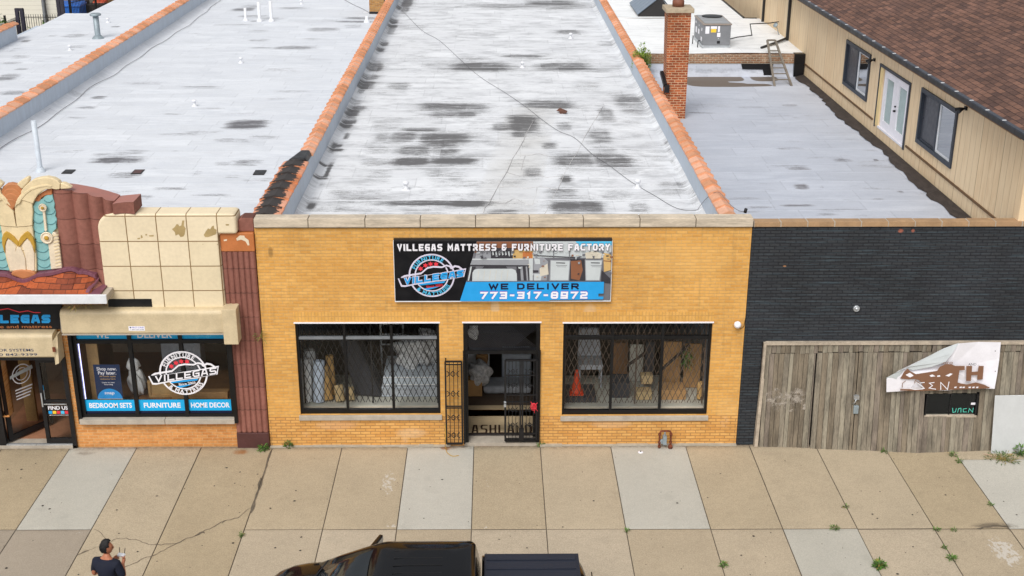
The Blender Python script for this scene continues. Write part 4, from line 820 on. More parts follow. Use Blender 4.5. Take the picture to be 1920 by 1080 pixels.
pp([(1180,235),(1215,235),(1215,415),(1190,415)], 'print pale'); pp([(1080,300),(1180,300),(1185,415),(1080,415)], 'print dark'); pp([(1110,300),(1130,300),(1140,415),(1118,415)], 'print grey'); pp([(1155,300),(1168,300),(1178,415),(1165,415)], 'print grey')
pp([(820,290),(985,290),(1005,315),(800,315)], 'print dark'); pp([(690,300),(745,300),(720,415),(668,415)], 'print dark'); pp([(702,300),(714,300),(690,415),(678,415)], 'print pale')
pp([(715,415),(718,350),(732,326),(760,318),(1045,318),(1072,330),(1083,360),(1085,420),(715,420)], 'print pale'); 
for x in range(770, 1050, 48): pp([(x,330),(x+3,330),(x-8,410),(x-11,410)], 'print cream')
pp([(1220,230),(1300,225),(1340,260),(1330,415),(1220,415)], 'print grey'); pp([(1225,235),(1270,240),(1275,280),(1235,280)], 'print pale'); pp([(1215,330),(1260,330),(1262,350),(1216,352)], 'print dark'); pp([(1225,360),(1290,360),(1280,415),(1225,415)], 'print pale')
pp([(1270,315),(1335,275),(1345,365),(1275,380)], 'print cream')
pp([(1520,240),(1640,240),(1650,415),(1520,415)], 'print dark'); pp([(1525,255),(1610,250),(1625,330),(1600,415),(1530,400)], 'print brown')
pp([(1355,245),(1522,250),(1512,418),(1352,418)], 'print grey'); pp([(1640,245),(1788,245),(1770,418),(1650,418)], 'print grey'); pp([(1362,252),(1515,256),(1508,412),(1360,412)], 'print pale'); pp([(1648,252),(1780,252),(1764,412),(1656,412)], 'print pale')
for x in (1405, 1690):
    pp([(x,266),(x+75,268),(x+74,276),(x,274)], 'print dark'); pp([(x,288),(x+90,290),(x+90,294),(x,292)], 'print mid'); pp([(x+8,300),(x+84,302),(x+84,305),(x+8,303)], 'print mid')
pp([(1790,190),(1856,200),(1856,330),(1800,345)], 'print tan'); pp([(1795,250),(1850,255),(1850,262),(1795,258)], 'print brown'); pp([(1780,330),(1856,400),(1856,440),(1780,430)], 'print dark'); pp([(1640,190),(1720,170),(1780,200),(1770,235),(1650,235)], 'print cream')
pp([(1220,205),(1600,225),(1600,232),(1220,212)], 'print dark'); pp([(1380,130),(1386,130),(1386,240),(1380,240)], 'print mid'); pp([(1510,120),(1516,120),(1516,240),(1510,240)], 'print mid')
rq = random.Random(14)
for k in range(95):
    x, y = rq.uniform(735, 1850), rq.uniform(150, 260) if k < 70 else rq.uniform(260, 415)
    if 1340 < x < 1530 and y > 240 or 1640 < x < 1790 and y > 240 or 700 < x < 1090 and y > 225: continue
    a, c_ = rq.uniform(6, 30), rq.uniform(4, 18); pp([(x, y), (x+a, y+rq.uniform(-5, 5)), (x+a*rq.uniform(.6, 1.1), y+c_), (x+rq.uniform(-4, 4), y+c_)], rq.choice(('print dark', 'print mid', 'print grey', 'print pale', 'print cream', 'print brown', 'print dark', 'print mid')))
pp([(665,421),(1802,423),(1802,520),(1760,520),(1760,545),(1802,545),(1800,568),(1355,572),(1352,580),(612,580)], 'print blue')
pr_.block('WE DELIVER', fx(850), fy(485), fx(1595)-fx(850), fy(434)-fy(485), 'print navy', 0.036, gap=0.3)
pr_.block('773-317-8972', fx(778)-0.006, fy(566), fx(1668)-fx(778)+0.012, fy(497)-fy(566)+0.005, 'print violet', 0.056, shear=0.05, gap=0.32)
pr_.block('773-317-8972', fx(778), fy(562), fx(1668)-fx(778), fy(502)-fy(562), 'print white', 0.041, shear=0.05, gap=0.34)
pr_.block('VILLEGAS MATTRESS & FURNITURE FACTORY', fx(108)+0.004, fy(170), fx(1842)-fx(108), fy(108)-fy(170), 'print mid', 0.044, gap=0.26)
pr_.block('VILLEGAS MATTRESS & FURNITURE FACTORY', fx(108), fy(166), fx(1842)-fx(108), fy(112)-fy(166), 'print white', 0.032, gap=0.28)
pr_.build('print', sign)
lg = Flat((sx0+fx(383), sy, sz0+fy(372)), (1, 0, 0), (0, 0, 1), (0, -1, 0), lift=0.009)
logo(lg, 190*SU, 'sign black', 'print lilac', 'print blue', 'print sky', 'print blue'); lg.build('logo', sign)

# white camera on the yellow wall, gas riser, vents on roof
c = F(1383, 609, -0.1); q = MB(); q.lathe((c.x, -0.10, c.z), [(0.02, -0.07), (0.055, -0.06), (0.075, -0.02), (0.075, 0.03), (0.05, 0.06), (0.02, 0.07)], 16, 0, (0.3, 0.8, -0.5)); q.tube([(c.x, -0.08, c.z-0.02), (c.x+0.03, -0.02, c.z-0.04), (c.x+0.03, 0, c.z-0.04)], 0.018, 8); q.tube([(c.x+0.02, -0.02, c.z-0.05), (c.x+0.08, -0.02, c.z-0.13), (c.x+0.15, -0.015, c.z-0.08), (c.x+0.17, -0.015, c.z+0.10), (c.x+0.19, -0.015, c.z+0.25)], 0.006, 5, 1)
tag(q.build('wall_lamp', ['print white', 'black metal'], None, (c.x, 0, c.z)), 'small white lamp fixed near the right corner of the yellow wall', 'lamp')
zG = zV
a = F(*zG(795, 985), -0.18); e = F(*zG(875, 1015), -0.2); zt = F(*zG(840, 880), -0.17).z
gm = thing('gas_meter', 'rusty looped gas pipe with small grey meter at foot of yellow wall', 'gas meter', (a.x, -0.17, 0))
q = MB(); q.tube([(a.x, -0.17, 0.0), (a.x, -0.17, zt-0.05), (a.x+0.02, -0.17, zt-0.01), (a.x+0.05, -0.17, zt), (e.x-0.05, -0.17, zt), (e.x-0.02, -0.17, zt-0.01), (e.x, -0.17, zt-0.05), (e.x, -0.17, 0.0)], 0.021, 8)
for x in (a.x, e.x):
    for z in (0.05, 0.14, zt-0.08): q.lathe((x, -0.17, z), [(0.03, -0.022), (0.034, -0.01), (0.034, 0.01), (0.03, 0.022)], 10)
q.lathe((e.x, -0.17, 0.02), [(0.05, -0.02), (0.045, 0.05), (0.022, 0.07)], 10); q.build('pipe_loop', 'rusty iron', gm)
q = MB(); q.box(a.x+0.07, a.x+0.15, -0.22, -0.10, 0.10, 0.30); q.lathe((a.x+0.06, -0.16, 0.16), [(0.05, -0.03), (0.055, 0.0), (0.05, 0.03)], 14, 0, (0, 1, 0)); q.tube([(a.x+0.11, -0.17, 0.29), (a.x+0.11, -0.17, zt)], 0.016, 8); q.build('regulator', 'galvanised', gm, bevel=0.01)
def vent(px, py, z, label, s=1.0):
    c = G(px, py, z); b = MB(); b.lathe((c.x, c.y, z), [(0.10*s, -0.02), (0.09*s, 0.02), (0.045*s, 0.035), (0.045*s, 0.13*s), (0.07*s, 0.14*s), (0.07*s, 0.19*s), (0.05*s, 0.21*s), (0.02, 0.22*s)], 14)
    tag(b.build('roof_vent', 'white metal', None, c), label, 'roof vent', 'small white roof vents')
vent(*z5(775, 915), ZR, 'small white roof vent near the front left of the stained middle roof'); vent(*z6(862, 905), ZR, 'small white roof vent near the front right of the stained middle roof')
vent(*z6(307, 326), ZR, 'small white roof vent midway up the stained middle roof'); vent(*z6(540, 185), ZR, 'small white roof vent furthest back on the stained middle roof')
q = MB(); c = G(1054, 212, ZR); q.box(c.x-0.08, c.x+0.06, c.y-0.10, c.y+0.08, ZR-0.01, ZR+0.04); q.hexa([(c.x-0.17, c.y+0.06, ZR+0.05), (c.x+0.10, c.y-0.20, ZR+0.03), (c.x+0.16, c.y-0.02, ZR+0.05), (c.x-0.06, c.y+0.2, ZR+0.08)], [(c.x-0.17, c.y+0.06, ZR+0.065), (c.x+0.10, c.y-0.20, ZR+0.045), (c.x+0.16, c.y-0.02, ZR+0.075), (c.x-0.06, c.y+0.2, ZR+0.12)])
tag(q.build('broken_cap', plain('brown cap', srgb(104,70,56), .7, .35, 9), None, (c.x, c.y, ZR), bevel=0.01), 'rusty brown cap lying askew on the stained middle roof', 'vent cap')
cb = [G(*p, ZR+0.02) for p in (z5(720, 20), z5(765, 60), z5(850, 145), z5(935, 195), z5(1040, 290), z5(1131, 370), z6(230, 450), z6(330, 520), z6(400, 575), z6(480, 630), z6(560, 665), z6(640, 740), z6(730, 800), z6(830, 875), z6(940, 940), z6(1050, 1003), z6(1140, 1013))]
cb += [Vector((4.42, 2.75, ZR+0.14)), Vector((4.47, 2.2, 4.9)), Vector((4.62, 1.75, 5.16)), Vector((4.70, 1.0, 5.15)), Vector((4.80, 0.45, 5.16)), Vector((4.92, 0.30, 5.18))]
def smooth_path(P, k=5):
    o = []
    for i in range(len(P)-1):
        p0, p1, p2, p3 = P[max(i-1, 0)], P[i], P[i+1], P[min(i+2, len(P)-1)]
        for t in [j/k for j in range(k)]: o.append(0.5*((2*p1)+(p2-p0)*t+(2*p0-5*p1+4*p2-p3)*t*t+(3*p1-p0-3*p2+p3)*t**3))
    return o+[P[-1]]
q = MB(); q.tube(smooth_path(cb), 0.006, 5); q.tube([(4.92, 0.3, 5.16), (4.93, 0.28, 5.24)], 0.035, 8, 1)
tag(q.build('roof_cable', ['cable grey', 'black metal'], None, cb[0]), 'thin black cable wandering across the stained middle roof to the corner', 'cable')
# ------------------------------------------------------------------ art deco terracotta shop on the left
zz = lambda x, y: (x/3.857, 320+y/3.857); z2 = lambda x, y: (x/3.692, 320+y/3.692); z3 = lambda x, y: (x/3.6, 560+y/3.6)
deco = thing('deco_shop', 'art deco terracotta shop front with palm ornament, cream tiles and white flat roof', 'shop building', (-9.7, 2, 0))
CX = -9.735; YD = -0.05
mir = lambda pts: [(2*CX-x, z) for x, z in pts]
def Z(L, y=YD): return [(F(*zz(a, b), y).x, F(*zz(a, b), y).z) for a, b in L]
def slab(b, pts, y0, y1, mi=0, sm=False): b.prism([(x, y0, z) for x, z in pts], (0, y1-y0, 0), mi, sm)
def arcpts(cx, cz, r, a0, a1, n=8): return [(cx+r*math.cos(R(a0+(a1-a0)*i/n)), cz+r*math.sin(R(a0+(a1-a0)*i/n))) for i in range(n+1)]
# cream tile wall with rounded shoulders
cw = [(-8.115, 3.20), (-5.70, 3.20), (-5.72, 4.86), (-5.345, 4.86)]+arcpts(-5.435, 5.19, 0.09, 0, 90, 5)+arcpts(-7.80, 4.97, 0.315, 90, 180, 10)
for q_ in (cw, mir(cw)): b = MB(); slab(b, q_, YD-0.10, 0.36); b.build('tile_wall', 'cream terracotta', deco, bevel=0.055, seg=4)
b = MB()
for L in ([(1190,405),(1210,390),(1222,370),(1235,372),(1240,385),(1255,380),(1262,345),(1275,345),(1272,380),(1285,400),(1278,440),(1270,455),(1250,460),(1235,440),(1215,450),(1210,425)], [(1410,445),(1425,420),(1440,400),(1455,405),(1468,385),(1480,380),(1482,400),(1500,410),(1495,440),(1470,450),(1440,460),(1420,460)], [(975,445),(985,450),(988,465),(975,468)], [(1005,440),(1018,438),(1018,448),(1008,450)], [(1030,448),(1065,445),(1062,456),(1035,456)], [(950,468),(970,464),(968,474),(952,476)], [(1560,370),(1585,370),(1583,380),(1565,380)], [(1500,510),(1508,508),(1506,516)], [(1400,508),(1407,507),(1406,514)]):
    q_ = [F(*z2(x, y), YD-0.103) for x, y in L]; b = MB(); b.poly([(p.x, YD-0.103, p.z) for p in q_]); b.build('chipped_glaze', 'chip', deco)
b = MB(); slab(b, [(-5.345, 4.865), (-5.03, 4.865), (-5.03, 5.16), (-5.255, 5.16), (-5.345, 5.10)], 0.0, 0.34); b.build('corner_block', 'maroon terracotta', deco, bevel=0.02)
cb_ = [(-5.715, 4.465), (-5.035, 4.465), (-5.035, 4.86), (-5.715, 4.86)]
for q_ in (cb_, mir(cb_)): b = MB(); slab(b, q_, YD-0.02, 0.30); b.build('cap_block', 'cap orange', deco, bevel=0.012)
b = MB()
for L in ([(1548,478),(1572,474),(1570,486),(1550,488)], [(1635,470),(1660,448),(1692,450),(1695,462),(1720,480),(1727,515),(1715,518),(1700,490),(1670,478),(1640,485)]):
    b = MB(); b.poly([(F(*z2(x, y), YD-0.024).x, YD-0.024, F(*z2(x, y), YD-0.024).z) for x, y in L]); b.build('chipped_glaze', 'ornament white', deco)
def fluted(b, x0, x1, z0, z1, n, y, depth=0.035, back=0.3, mi=0):
    pts = []
    for k in range(n):
        for t in range(6):
            u = t/5; pts.append((x0+(x1-x0)*(k+u*0.94+0.03)/n, y-depth*math.sqrt(max(0, 1-(2*u-1)**2))))
    pts += [(x1, back), (x0, back)]
    b.prism([(x, yy, z0) for x, yy in pts], (0, 0, z1-z0), mi)
for xa, xb in ((-5.715, -5.035), (2*CX+5.035, 2*CX+5.715)): b = MB(); fluted(b, xa, xb, 0.36, 4.46, 6, YD+0.01); b.build('pilaster', 'maroon terracotta', deco)
for xa, xb in ((-5.715, -5.03), (2*CX+5.03, 2*CX+5.715)): b = MB(); b.box(xa, xb, YD-0.035, 0.3, -0.2, 0.355); b.build('pilaster_base', 'maroon block', deco, bevel=0.01)
# scalloped maroon parapet, stepping down away from the ornament
steps = [(-8.945,-8.575,5.79,5.74),(-8.575,-8.268,5.74,5.68),(-8.268,-7.985,5.68,5.60),(-7.985,-7.755,5.60,5.52),(-7.755,-7.335,5.50,5.54)]
for m_ in (False, True):
    b = MB()
    for i, (xa, xb, za, zb_) in enumerate(steps):
        n = 10; pts = []
        for t in range(n+1):
            u = t/n; yy = -0.02-0.085*(1-(2*u-1)**2) if i < 4 else -0.17+0.05*math.sin(u*math.pi)
            pts.append((xa+(xb-xa)*u, yy+0.035*i*0))
        pts += [(xb, 0.40), (xa, 0.40)]
        if m_: pts = [(2*CX-x, y) for x, y in pts]
        k = len(pts); zt = lambda x: za+(zb_-za)*((x if not m_ else 2*CX-x)-xa)/(xb-xa)
        zlo = 3.5 if i < 4 else 5.29
        b.add([(x, y, zlo) for x, y in pts]+[(x, y, zt(x)) for x, y in pts], [tuple(range(k-1, -1, -1))]+[(j, (j+1) % k, k+(j+1) % k, k+j) for j in range(k)], 0)
        b.add([(x, y, zt(x)+0.002) for x, y in pts], [tuple(range(k))], 1)
    b.build('scalloped_parapet', ['maroon terracotta', 'maroon top'], deco)
# carved palm ornament
orn = MB().box(CX-0.8, CX+0.8, 0.02, 0.36, 3.7, 5.62).build('palm_ornament', 'ornament cream', deco)
def carve(name, L, y0, mat, both=True, y1=0.03, bevel=0.018, seg=2):
    p = Z(L)
    if both: p = [(max(x, CX+0.0008), z) for x, z in p]
    for q_ in ((p, mir(p)) if both else (p,)): b = MB(); slab(b, q_, y0, y1); b.build(name, mat, orn, bevel=bevel, seg=seg)
pb_ = Z([(112,262),(135,218),(170,196),(238,222),(244,300),(240,350),(240,400),(246,450),(258,520),(264,575),(270,640),(270,725)]); b = MB(); slab(b, [(CX, 5.22)]+pb_+list(reversed(mir(pb_))), -0.10, 0.03); b.build('palm_body', 'ornament cream', orn, bevel=0.018)
b = MB()
for L in ([(110,408),(180,404),(243,396)], [(130,578),(200,577),(262,570)], [(106,300),(118,400)]):
    p = Z(L, -0.105)
    for q in (p, mir(p)):
        for i in range(len(q)-1): b.bar((q[i][0], -0.100, q[i][1]), (q[i+1][0], -0.100, q[i+1][1]), 0.008, 0.008, up=(0, 1, 0))
b.build('joint_line', 'groove', orn)
carve('scroll', [(112,262),(120,225),(138,190),(160,160),(162,140),(180,115),(210,85),(250,58),(300,45),(345,40),(395,50),(428,68),(443,90),(440,128),(410,130),(385,124),(345,128),(310,142),(280,170),(258,205),(247,232),(170,206),(140,235)], -0.125, 'ornament cream', bevel=0.016, seg=2)
carve('scroll_edge', [(135,230),(150,190),(185,150),(230,118),(290,100),(345,92),(385,100),(383,112),(340,106),(290,115),(235,134),(195,165),(165,200),(150,232)], -0.136, 'ornament cream', bevel=0.006)
carve('scroll_tip', [(446,82),(470,86),(500,100),(524,118),(500,124),(444,127)], -0.12, 'ornament cream')
carve('leaf_point', [(128,92),(150,72),(180,52),(205,39),(220,48),(216,76),(195,98),(168,128),(158,120)], -0.12, 'ornament cream', bevel=0.03)
carve('dome', [(105,300),(75,235),(50,205),(20,175),(10,150),(22,115),(55,90),(88,86),(128,94),(152,115),(165,138),(176,155),(150,190),(128,230)], -0.08, 'ornament brown', both=False, bevel=0.03)
b = MB()
for k, (r0, cz) in enumerate(((0.20, 195), (0.16, 215), (0.12, 240))):
    c = Z([(92, cz)])[0]; slab(b, arcpts(c[0], c[1], r0, 20, 160, 10)+[(c[0], c[1]-r0*0.9)], -0.095-0.014*k, 0.0)
b.build('dome_rib', 'ornament brown', orn, bevel=0.012)
carve('spandrel', [(248,220),(262,196),(290,168),(330,142),(378,130),(378,175),(335,178),(300,196),(285,225)], -0.06, 'ornament orange')
carve('feather', [(283,215),(305,205),(325,185),(352,170),(378,168),(384,200),(396,240),(392,270),(405,300),(400,330),(412,352),(405,395),(408,420),(385,440),(380,520),(372,715),(270,722),(268,640),(262,575),(255,530),(262,500),(247,480),(252,440),(238,410),(248,370),(236,340),(248,300),(240,260),(255,225)], -0.05, 'ornament teal', bevel=0.012)
bL, bR = MB(), MB()
for k, (x, y, r) in enumerate(((350,215,.085),(290,300,.10),(352,290,.13),(278,362,.10),(362,365,.12),(288,432,.11),(290,500,.11),(305,565,.13),(312,622,.13),(318,676,.13))):
    c = Z([(x, y)])[0]; A_ = [(c[0]+r*math.cos(R(a)), c[1]+0.03+r*0.8*math.sin(R(a))) for a in range(195, 346, 25)]
    for L, b in ((A_, bR), (mir(A_), bL)):
        for i in range(len(L)-1): b.bar((L[i][0], -0.055, L[i][1]), (L[i+1][0], -0.055, L[i+1][1]), 0.010, 0.014, up=(0, 1, 0))
for b in (bL, bR): b.build('feather_groove', plain('groove teal', srgb(84,132,138), .7, .15), orn)
carve('stem', [(312,285),(330,282),(345,430),(328,435)], -0.10, 'ornament white', bevel=0.01)
carve('column', [(350,520),(372,470),(385,440),(408,450),(424,480),(438,580),(452,702),(372,712)], -0.085, 'ornament white', bevel=0.02)
bL, bR = MB(), MB()
for k in range(10):
    y = 470+k*24; p = Z([(388+k*2.2, y), (428+k*2.4, y-12)])
    for q, b in ((p, bR), (mir(p), bL)): b.bar((q[0][0], -0.088, q[0][1]), (q[1][0], -0.088, q[1][1]), 0.02, 0.014, up=(0, 1, 0))
for b in (bL, bR): b.build('column_rib', 'ornament cream', orn)
for (x, y, r) in ((315,262,.082),(345,480,.125)):
    c = Z([(x, y)])[0]
    for cc in (c[0], 2*CX-c[0]): b = MB(); b.lathe((cc, -0.09, c[1]), [(r, 0), (r, 0.02), (r*.86, 0.032), (r*.78, 0.012), (r*.60, 0.012), (r*.52, 0.030), (r*.42, 0.030)], 20, 0, (0, -1, 0)); b.lathe((cc, -0.122, c[1]), [(r*.40, 0), (r*.26, 0.012), (r*.1, 0.014)], 12, 1, (0, -1, 0)); b.build('rosette', ['ornament white', 'ornament gold'], orn)
carve('chevron', [(135,548),(135,505),(160,468),(186,442),(206,430),(228,446),(250,478),(262,530),(262,590),(246,538),(226,500),(206,478),(184,500),(162,526)], -0.135, 'ornament gold', bevel=0.012)
carve('petal', [(168,540),(184,508),(206,484),(228,508),(244,540),(256,590),(258,715),(202,718),(196,640),(186,590)], -0.12, 'ornament white', bevel=0.012)
carve('petal', [(118,715),(116,640),(118,585),(128,556),(142,526),(160,552),(178,590),(192,630),(197,712)], -0.128, 'ornament white', both=False, bevel=0.012)
carve('foot', [(92,732),(98,718),(125,708),(170,703),(230,710),(262,722),(270,735),(268,752),(180,775),(92,745)], -0.15, 'ornament brown', both=False, bevel=0.03)
# wavy purple edge above a pent roof of clay shingles, white gutter board
b = MB(); P = Z([(182,778),(212,770),(245,752),(275,738),(330,732),(400,722),(452,705),(490,696),(520,694),(548,702),(572,718),(605,716),(640,722),(675,738),(695,748),(702,768)], -0.12)
def ribbon(P, w_, y0, y1):
    for i in range(len(P)-1):
        (xa, za), (xb, zb_) = P[i], P[i+1]; b.prism([(xa, y0, za-w_), (xb, y0, zb_-w_), (xb, y0, zb_+0.0), (xa, y0, za)], (0, y1-y0, 0))
ribbon(P, 0.075, -0.19, 0.0); ribbon(mir(P), 0.075, -0.19, 0.0); c0 = Z([(182, 778)], -0.12)[0]; ribbon([mir([c0])[0], c0], 0.075, -0.19, 0.0)
e0 = P[-1]; b.hexa([(e0[0]-0.03, -0.19, e0[1]-0.075), (e0[0]+0.04, -0.19, e0[1]-0.075), (e0[0]+0.04, -0.10, e0[1]-0.02), (e0[0]-0.03, -0.10, e0[1]-0.02)][:4], [(-8.36, -0.60, 3.785), (-8.29, -0.60, 3.785), (-8.29, -0.52, 3.83), (-8.36, -0.52, 3.83)])
b.box(-8.30, -8.06, -0.62, -0.05, 3.735, 3.775)
b.build('wavy_edge', 'purple terracotta', deco, bevel=0.012)
b = MB(); xm = CX
rr = [x for x, z in P]; zz_ = [z for x, z in P]
row = [(-11.2, 4.0)]+[(x, z-0.07) for x, z in reversed(mir(P))][0:0]
Pt = [(x, z-0.06) for x, z in (list(reversed(mir(P)))[::-1][::-1]+P)]
Pt = sorted([(x, z) for x, z in Pt])
for i in range(len(Pt)-1):
    (xa, za), (xb, zb_) = Pt[i], Pt[i+1]; sc = lambda x: CX+(x-CX)*(1.0-0.05*0)
    b.quad((sc(xa), -0.62, 3.765), (sc(xb), -0.62, 3.765), (xb, -0.12, zb_), (xa, -0.12, za))
b.quad((-8.32, -0.62, 3.764), (-8.08, -0.62, 3.764), (-8.10, -0.10, 3.70), (e0[0], -0.12, e0[1]-0.06), 1)
b.build('pent_roof', ['clay shingle', 'maroon top'], deco)
b = MB(); b.box(2*CX+7.93, -7.93, -0.68, -0.625, 3.575, 3.765); b.box(2*CX+7.94, -7.94, -0.625, 0.0, 3.60, 3.735, 1); b.build('gutter_board', ['white metal', 'limestone'], deco, bevel=0.008)
# wall behind signs, dark strip, roof, flank parapet
b = MB(); b.wall(2*CX+5.71, -5.71, -0.2, 3.6, 0.0, 0.28, [(-8.95, -5.72, 0.72, 2.75), (-11.0, -9.16, -0.2, 2.45), (2*CX+5.72, 2*CX+8.95, 0.72, 2.75)]); b.build('front_wall', 'orange brick', deco)
b = MB(); b.box(-8.085, -7.19, YD-0.106, YD-0.102, 3.25, 3.475); b.box(-11.5, -8.13, -0.04, -0.002, 3.33, 3.60); b.build('dark_fascia', 'sign black', deco)
ZB = 4.08
B1 = [(1250,630,90,20,1),(600,810,110,16,.85),(630,885,70,13,.75),(500,495,35,7,.8),(440,545,45,6,.7),(860,955,70,7,.65),(1130,828,40,8,.65),(1240,825,60,14,.6),(1070,985,80,6,.6),(390,595,45,3,.5),(1000,875,25,10,.4),(700,765,50,6,.4),(650,770,80,10,.4),(1180,890,40,8,.35),(400,765,30,6,.35),(900,765,30,5,.3),(480,700,60,4,.3),(1230,48,50,8,.7),(1050,245,40,5,.3),(980,170,30,3,.4),(1200,710,40,6,.4),(560,650,20,3,.4)]
B5 = [(380,143,70,8,.75),(240,230,90,8,.75),(75,230,50,4,.5),(170,475,60,6,.35),(560,88,80,5,.8),(520,105,80,4,.7),(230,40,60,6,.5),(20,780,60,10,.55),(320,188,40,5,.4),(60,150,50,8,.35),(520,125,40,8,.4),(130,88,60,5,.45),(20,42,25,6,.8),(45,102,20,3,.8),(440,335,30,8,.25)]
sp_ = [(*z1(a, c), d/2.7, e/2.7, k) for a, c, d, e, k in B1]+[(*z5(a, c), d/2.571, e/2.571, k) for a, c, d, e, k in B5]
for k in range(40): sp_.append((rr_.uniform(100, 640), rr_.uniform(5, 400), rr_.uniform(10, 40), rr_.uniform(1.2, 4), rr_.uniform(.25, .5)))
def cantB(X, Y): return ZB+0.14*np.clip(1-(X+14.0)/0.30, 0, 1)**1.4+0.01*np.sin(X*1.7+Y*0.5)*np.sin(Y*1.1)
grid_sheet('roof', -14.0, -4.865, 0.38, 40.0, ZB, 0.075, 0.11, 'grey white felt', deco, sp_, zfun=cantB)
b = MB(); b.box(-14.32, -14.0, 0.3, 40.0, 0, 4.72); b.build('parapet', 'parapet paint', deco)
tiles('tile_coping', -14.42, -13.97, 0.4, 40.0, 4.72, 0.62, 'terracotta', deco)
b = MB()
for px0, px1, py0, py1 in ((115, 142, 319, 326), (245, 272, 319, 327), (474, 500, 320, 328)):
    a, c = G(px0, py1, ZB), G(px1, py0, ZB); b.poly([(a.x, a.y, ZB+0.03), (c.x-0.02, a.y, ZB+0.03), (c.x, c.y, ZB+0.03), (a.x+0.02, c.y, ZB+0.03)])
for k, (px0, px1, py0, py1) in enumerate(((115, 142, 319, 326), (245, 272, 319, 327), (474, 500, 320, 328))):
    a, c = G(px0, py1, ZB), G(px1, py0, ZB); q = MB(); q.box(a.x, c.x, a.y, c.y, ZB-0.01, ZB+0.02); q.box(a.x+0.03, c.x-0.03, a.y+0.05, c.y-0.05, ZB+0.0201, ZB+0.023, 1)
    o = q.build('roof_scupper', ['sign edge', ['black metal', 'maroon block', 'black metal'][k]], None, (a.x, a.y, ZB)); tag(o, ['small dark square roof opening nearest the palm ornament', 'small reddish square roof opening in the left white roof', 'small square roof opening near the tar-smeared tiles'][k], 'roof opening')
# lit shop window
wx0, wx1, wz0, wz1 = -8.95, -5.72, 0.72, 2.75
b = MB(); 
for x0, x1 in ((wx0, wx0+0.07), (wx1-0.07, wx1), (-7.83, -7.75), (-6.775, -6.695)): b.box(x0, x1, -0.02, 0.07, wz0, wz1)
for xa, xb in ((wx0+0.07, -7.83), (-7.75, -6.775), (-6.695, wx1-0.07)): b.box(xa, xb, -0.015, 0.065, wz0, wz0+0.07); b.box(xa, xb, -0.015, 0.065, 2.42, 2.50); b.box(xa, xb, -0.015, 0.065, 2.69, wz1)
b.box(-9.03, -8.955, -0.09, -0.001, 0.60, 2.9); b.box(-5.72, -5.65, -0.14, -0.05, 0.62, 2.9)
dw = b.build('display_window', 'frame black', deco)
b = MB()
for xa, xb in ((wx0+0.07, -7.83), (-7.75, -6.775), (-6.695, wx1-0.07)): b.quad((xa, 0.03, wz0+0.07), (xb, 0.03, wz0+0.07), (xb, 0.03, 2.42), (xa, 0.03, 2.42)); b.quad((xa, 0.03, 2.5), (xb, 0.03, 2.5), (xb, 0.03, 2.69), (xa, 0.03, 2.69))
b.build('pane', 'shop glass', dw)
b = MB(); b.box(wx0-0.05, -7.2, -0.14, -0.001, 0.60, 0.715); b.box(-7.19, wx1-0.001, -0.14, -0.001, 0.60, 0.715); b.build('sill', 'limestone', dw, bevel=0.008)
for xa, xb, t, wd in ((wx0+0.07, -7.83, 'BEDROOM SETS', 0.90), (-7.75, -6.775, 'FURNITURE', 0.78), (-6.695, wx1-0.07, 'HOME DECOR', 0.82)):
    fl = Flat((0, 0.028, 0), (1, 0, 0), (0, 0, 1), (0, -1, 0), lift=0.002); fl.rect(xa, wz0+0.07, xb, wz0+0.125, 'print navy'); fl.rect(xa, wz0+0.125, xb, wz0+0.385, 'print cyan'); fl.text(t, (xa+xb)/2, wz0+0.20, 0.16, 'print white', 0.028, width=wd); fl.build('lettering_band', dw)
for xa, xb, t in ((wx0+0.07, -7.83, 'WE'), (-7.75, -6.775, 'DELIVER'), (-6.695, wx1-0.07, '')):
    fl = Flat((0, 0.028, 0), (1, 0, 0), (0, 0, 1), (0, -1, 0), lift=0.002); fl.rect(xa, 2.501, xb, 2.512, 'print dusk'); fl.rect(xa, 2.512, xb, 2.689, 'print cyan')
    if t: fl.text(t, (xa+xb)/2, 2.535, 0.20, 'print white', 0.022, width=0.28 if t == 'WE' else 0.72); fl.build('lettering_band', dw)
fl.line([(-6.5, 2.57), (-6.42, 2.57), (-6.42, 2.63), (-6.1, 2.63), (-6.1, 2.565), (-6.5, 2.565)], 0.012, 'print sky'); fl.ring(-6.38, 2.555, 0.022, 0.034, 'print sky', n=20); fl.ring(-6.17, 2.555, 0.022, 0.034, 'print sky', n=20)
fl.build('lettering_band', dw)
lgw = Flat((-6.73, 0.028, 1.745), (1, 0, 0), (0, 0, 1), (0, -1, 0), lift=0.05)
logo(lgw, 0.505, 'print black', 'print white', 'print blue', 'print white', 'print white', see=True); lgw.build('logo', dw)
ps = F(*z3(635, 450), 0.02); pe = F(*z3(828, 670), 0.02)
b = MB(); b.box(-8.62, -8.07, 0.034, 0.045, 1.12, 1.92); po = b.build('poster', 'print dusk', None, (-8.35, 0.04, 1.12)); tag(po, 'dark blue shop now pay later poster in the left shop window', 'poster')
fp = Flat((-8.345, 0.034, 1.12), (1, 0, 0), (0, 0, 1), (0, -1, 0), lift=0.001)
fp.text('Shop now.', 0.0, 0.67, 0.105, 'print white', 0.02, width=0.42); fp.text('Pay later.', 0.0, 0.575, 0.105, 'print white', 0.02, width=0.38); fp.text('All credit types', 0, 0.515, 0.05, 'print tan', 0.012, width=0.34); fp.text('welcome here', 0, 0.455, 0.05, 'print tan', 0.012, width=0.32); fp.text('Lease to own', 0, 0.375, 0.045, 'print white', 0.01, width=0.26); fp.text('financing', 0, 0.33, 0.045, 'print white', 0.01, width=0.18)
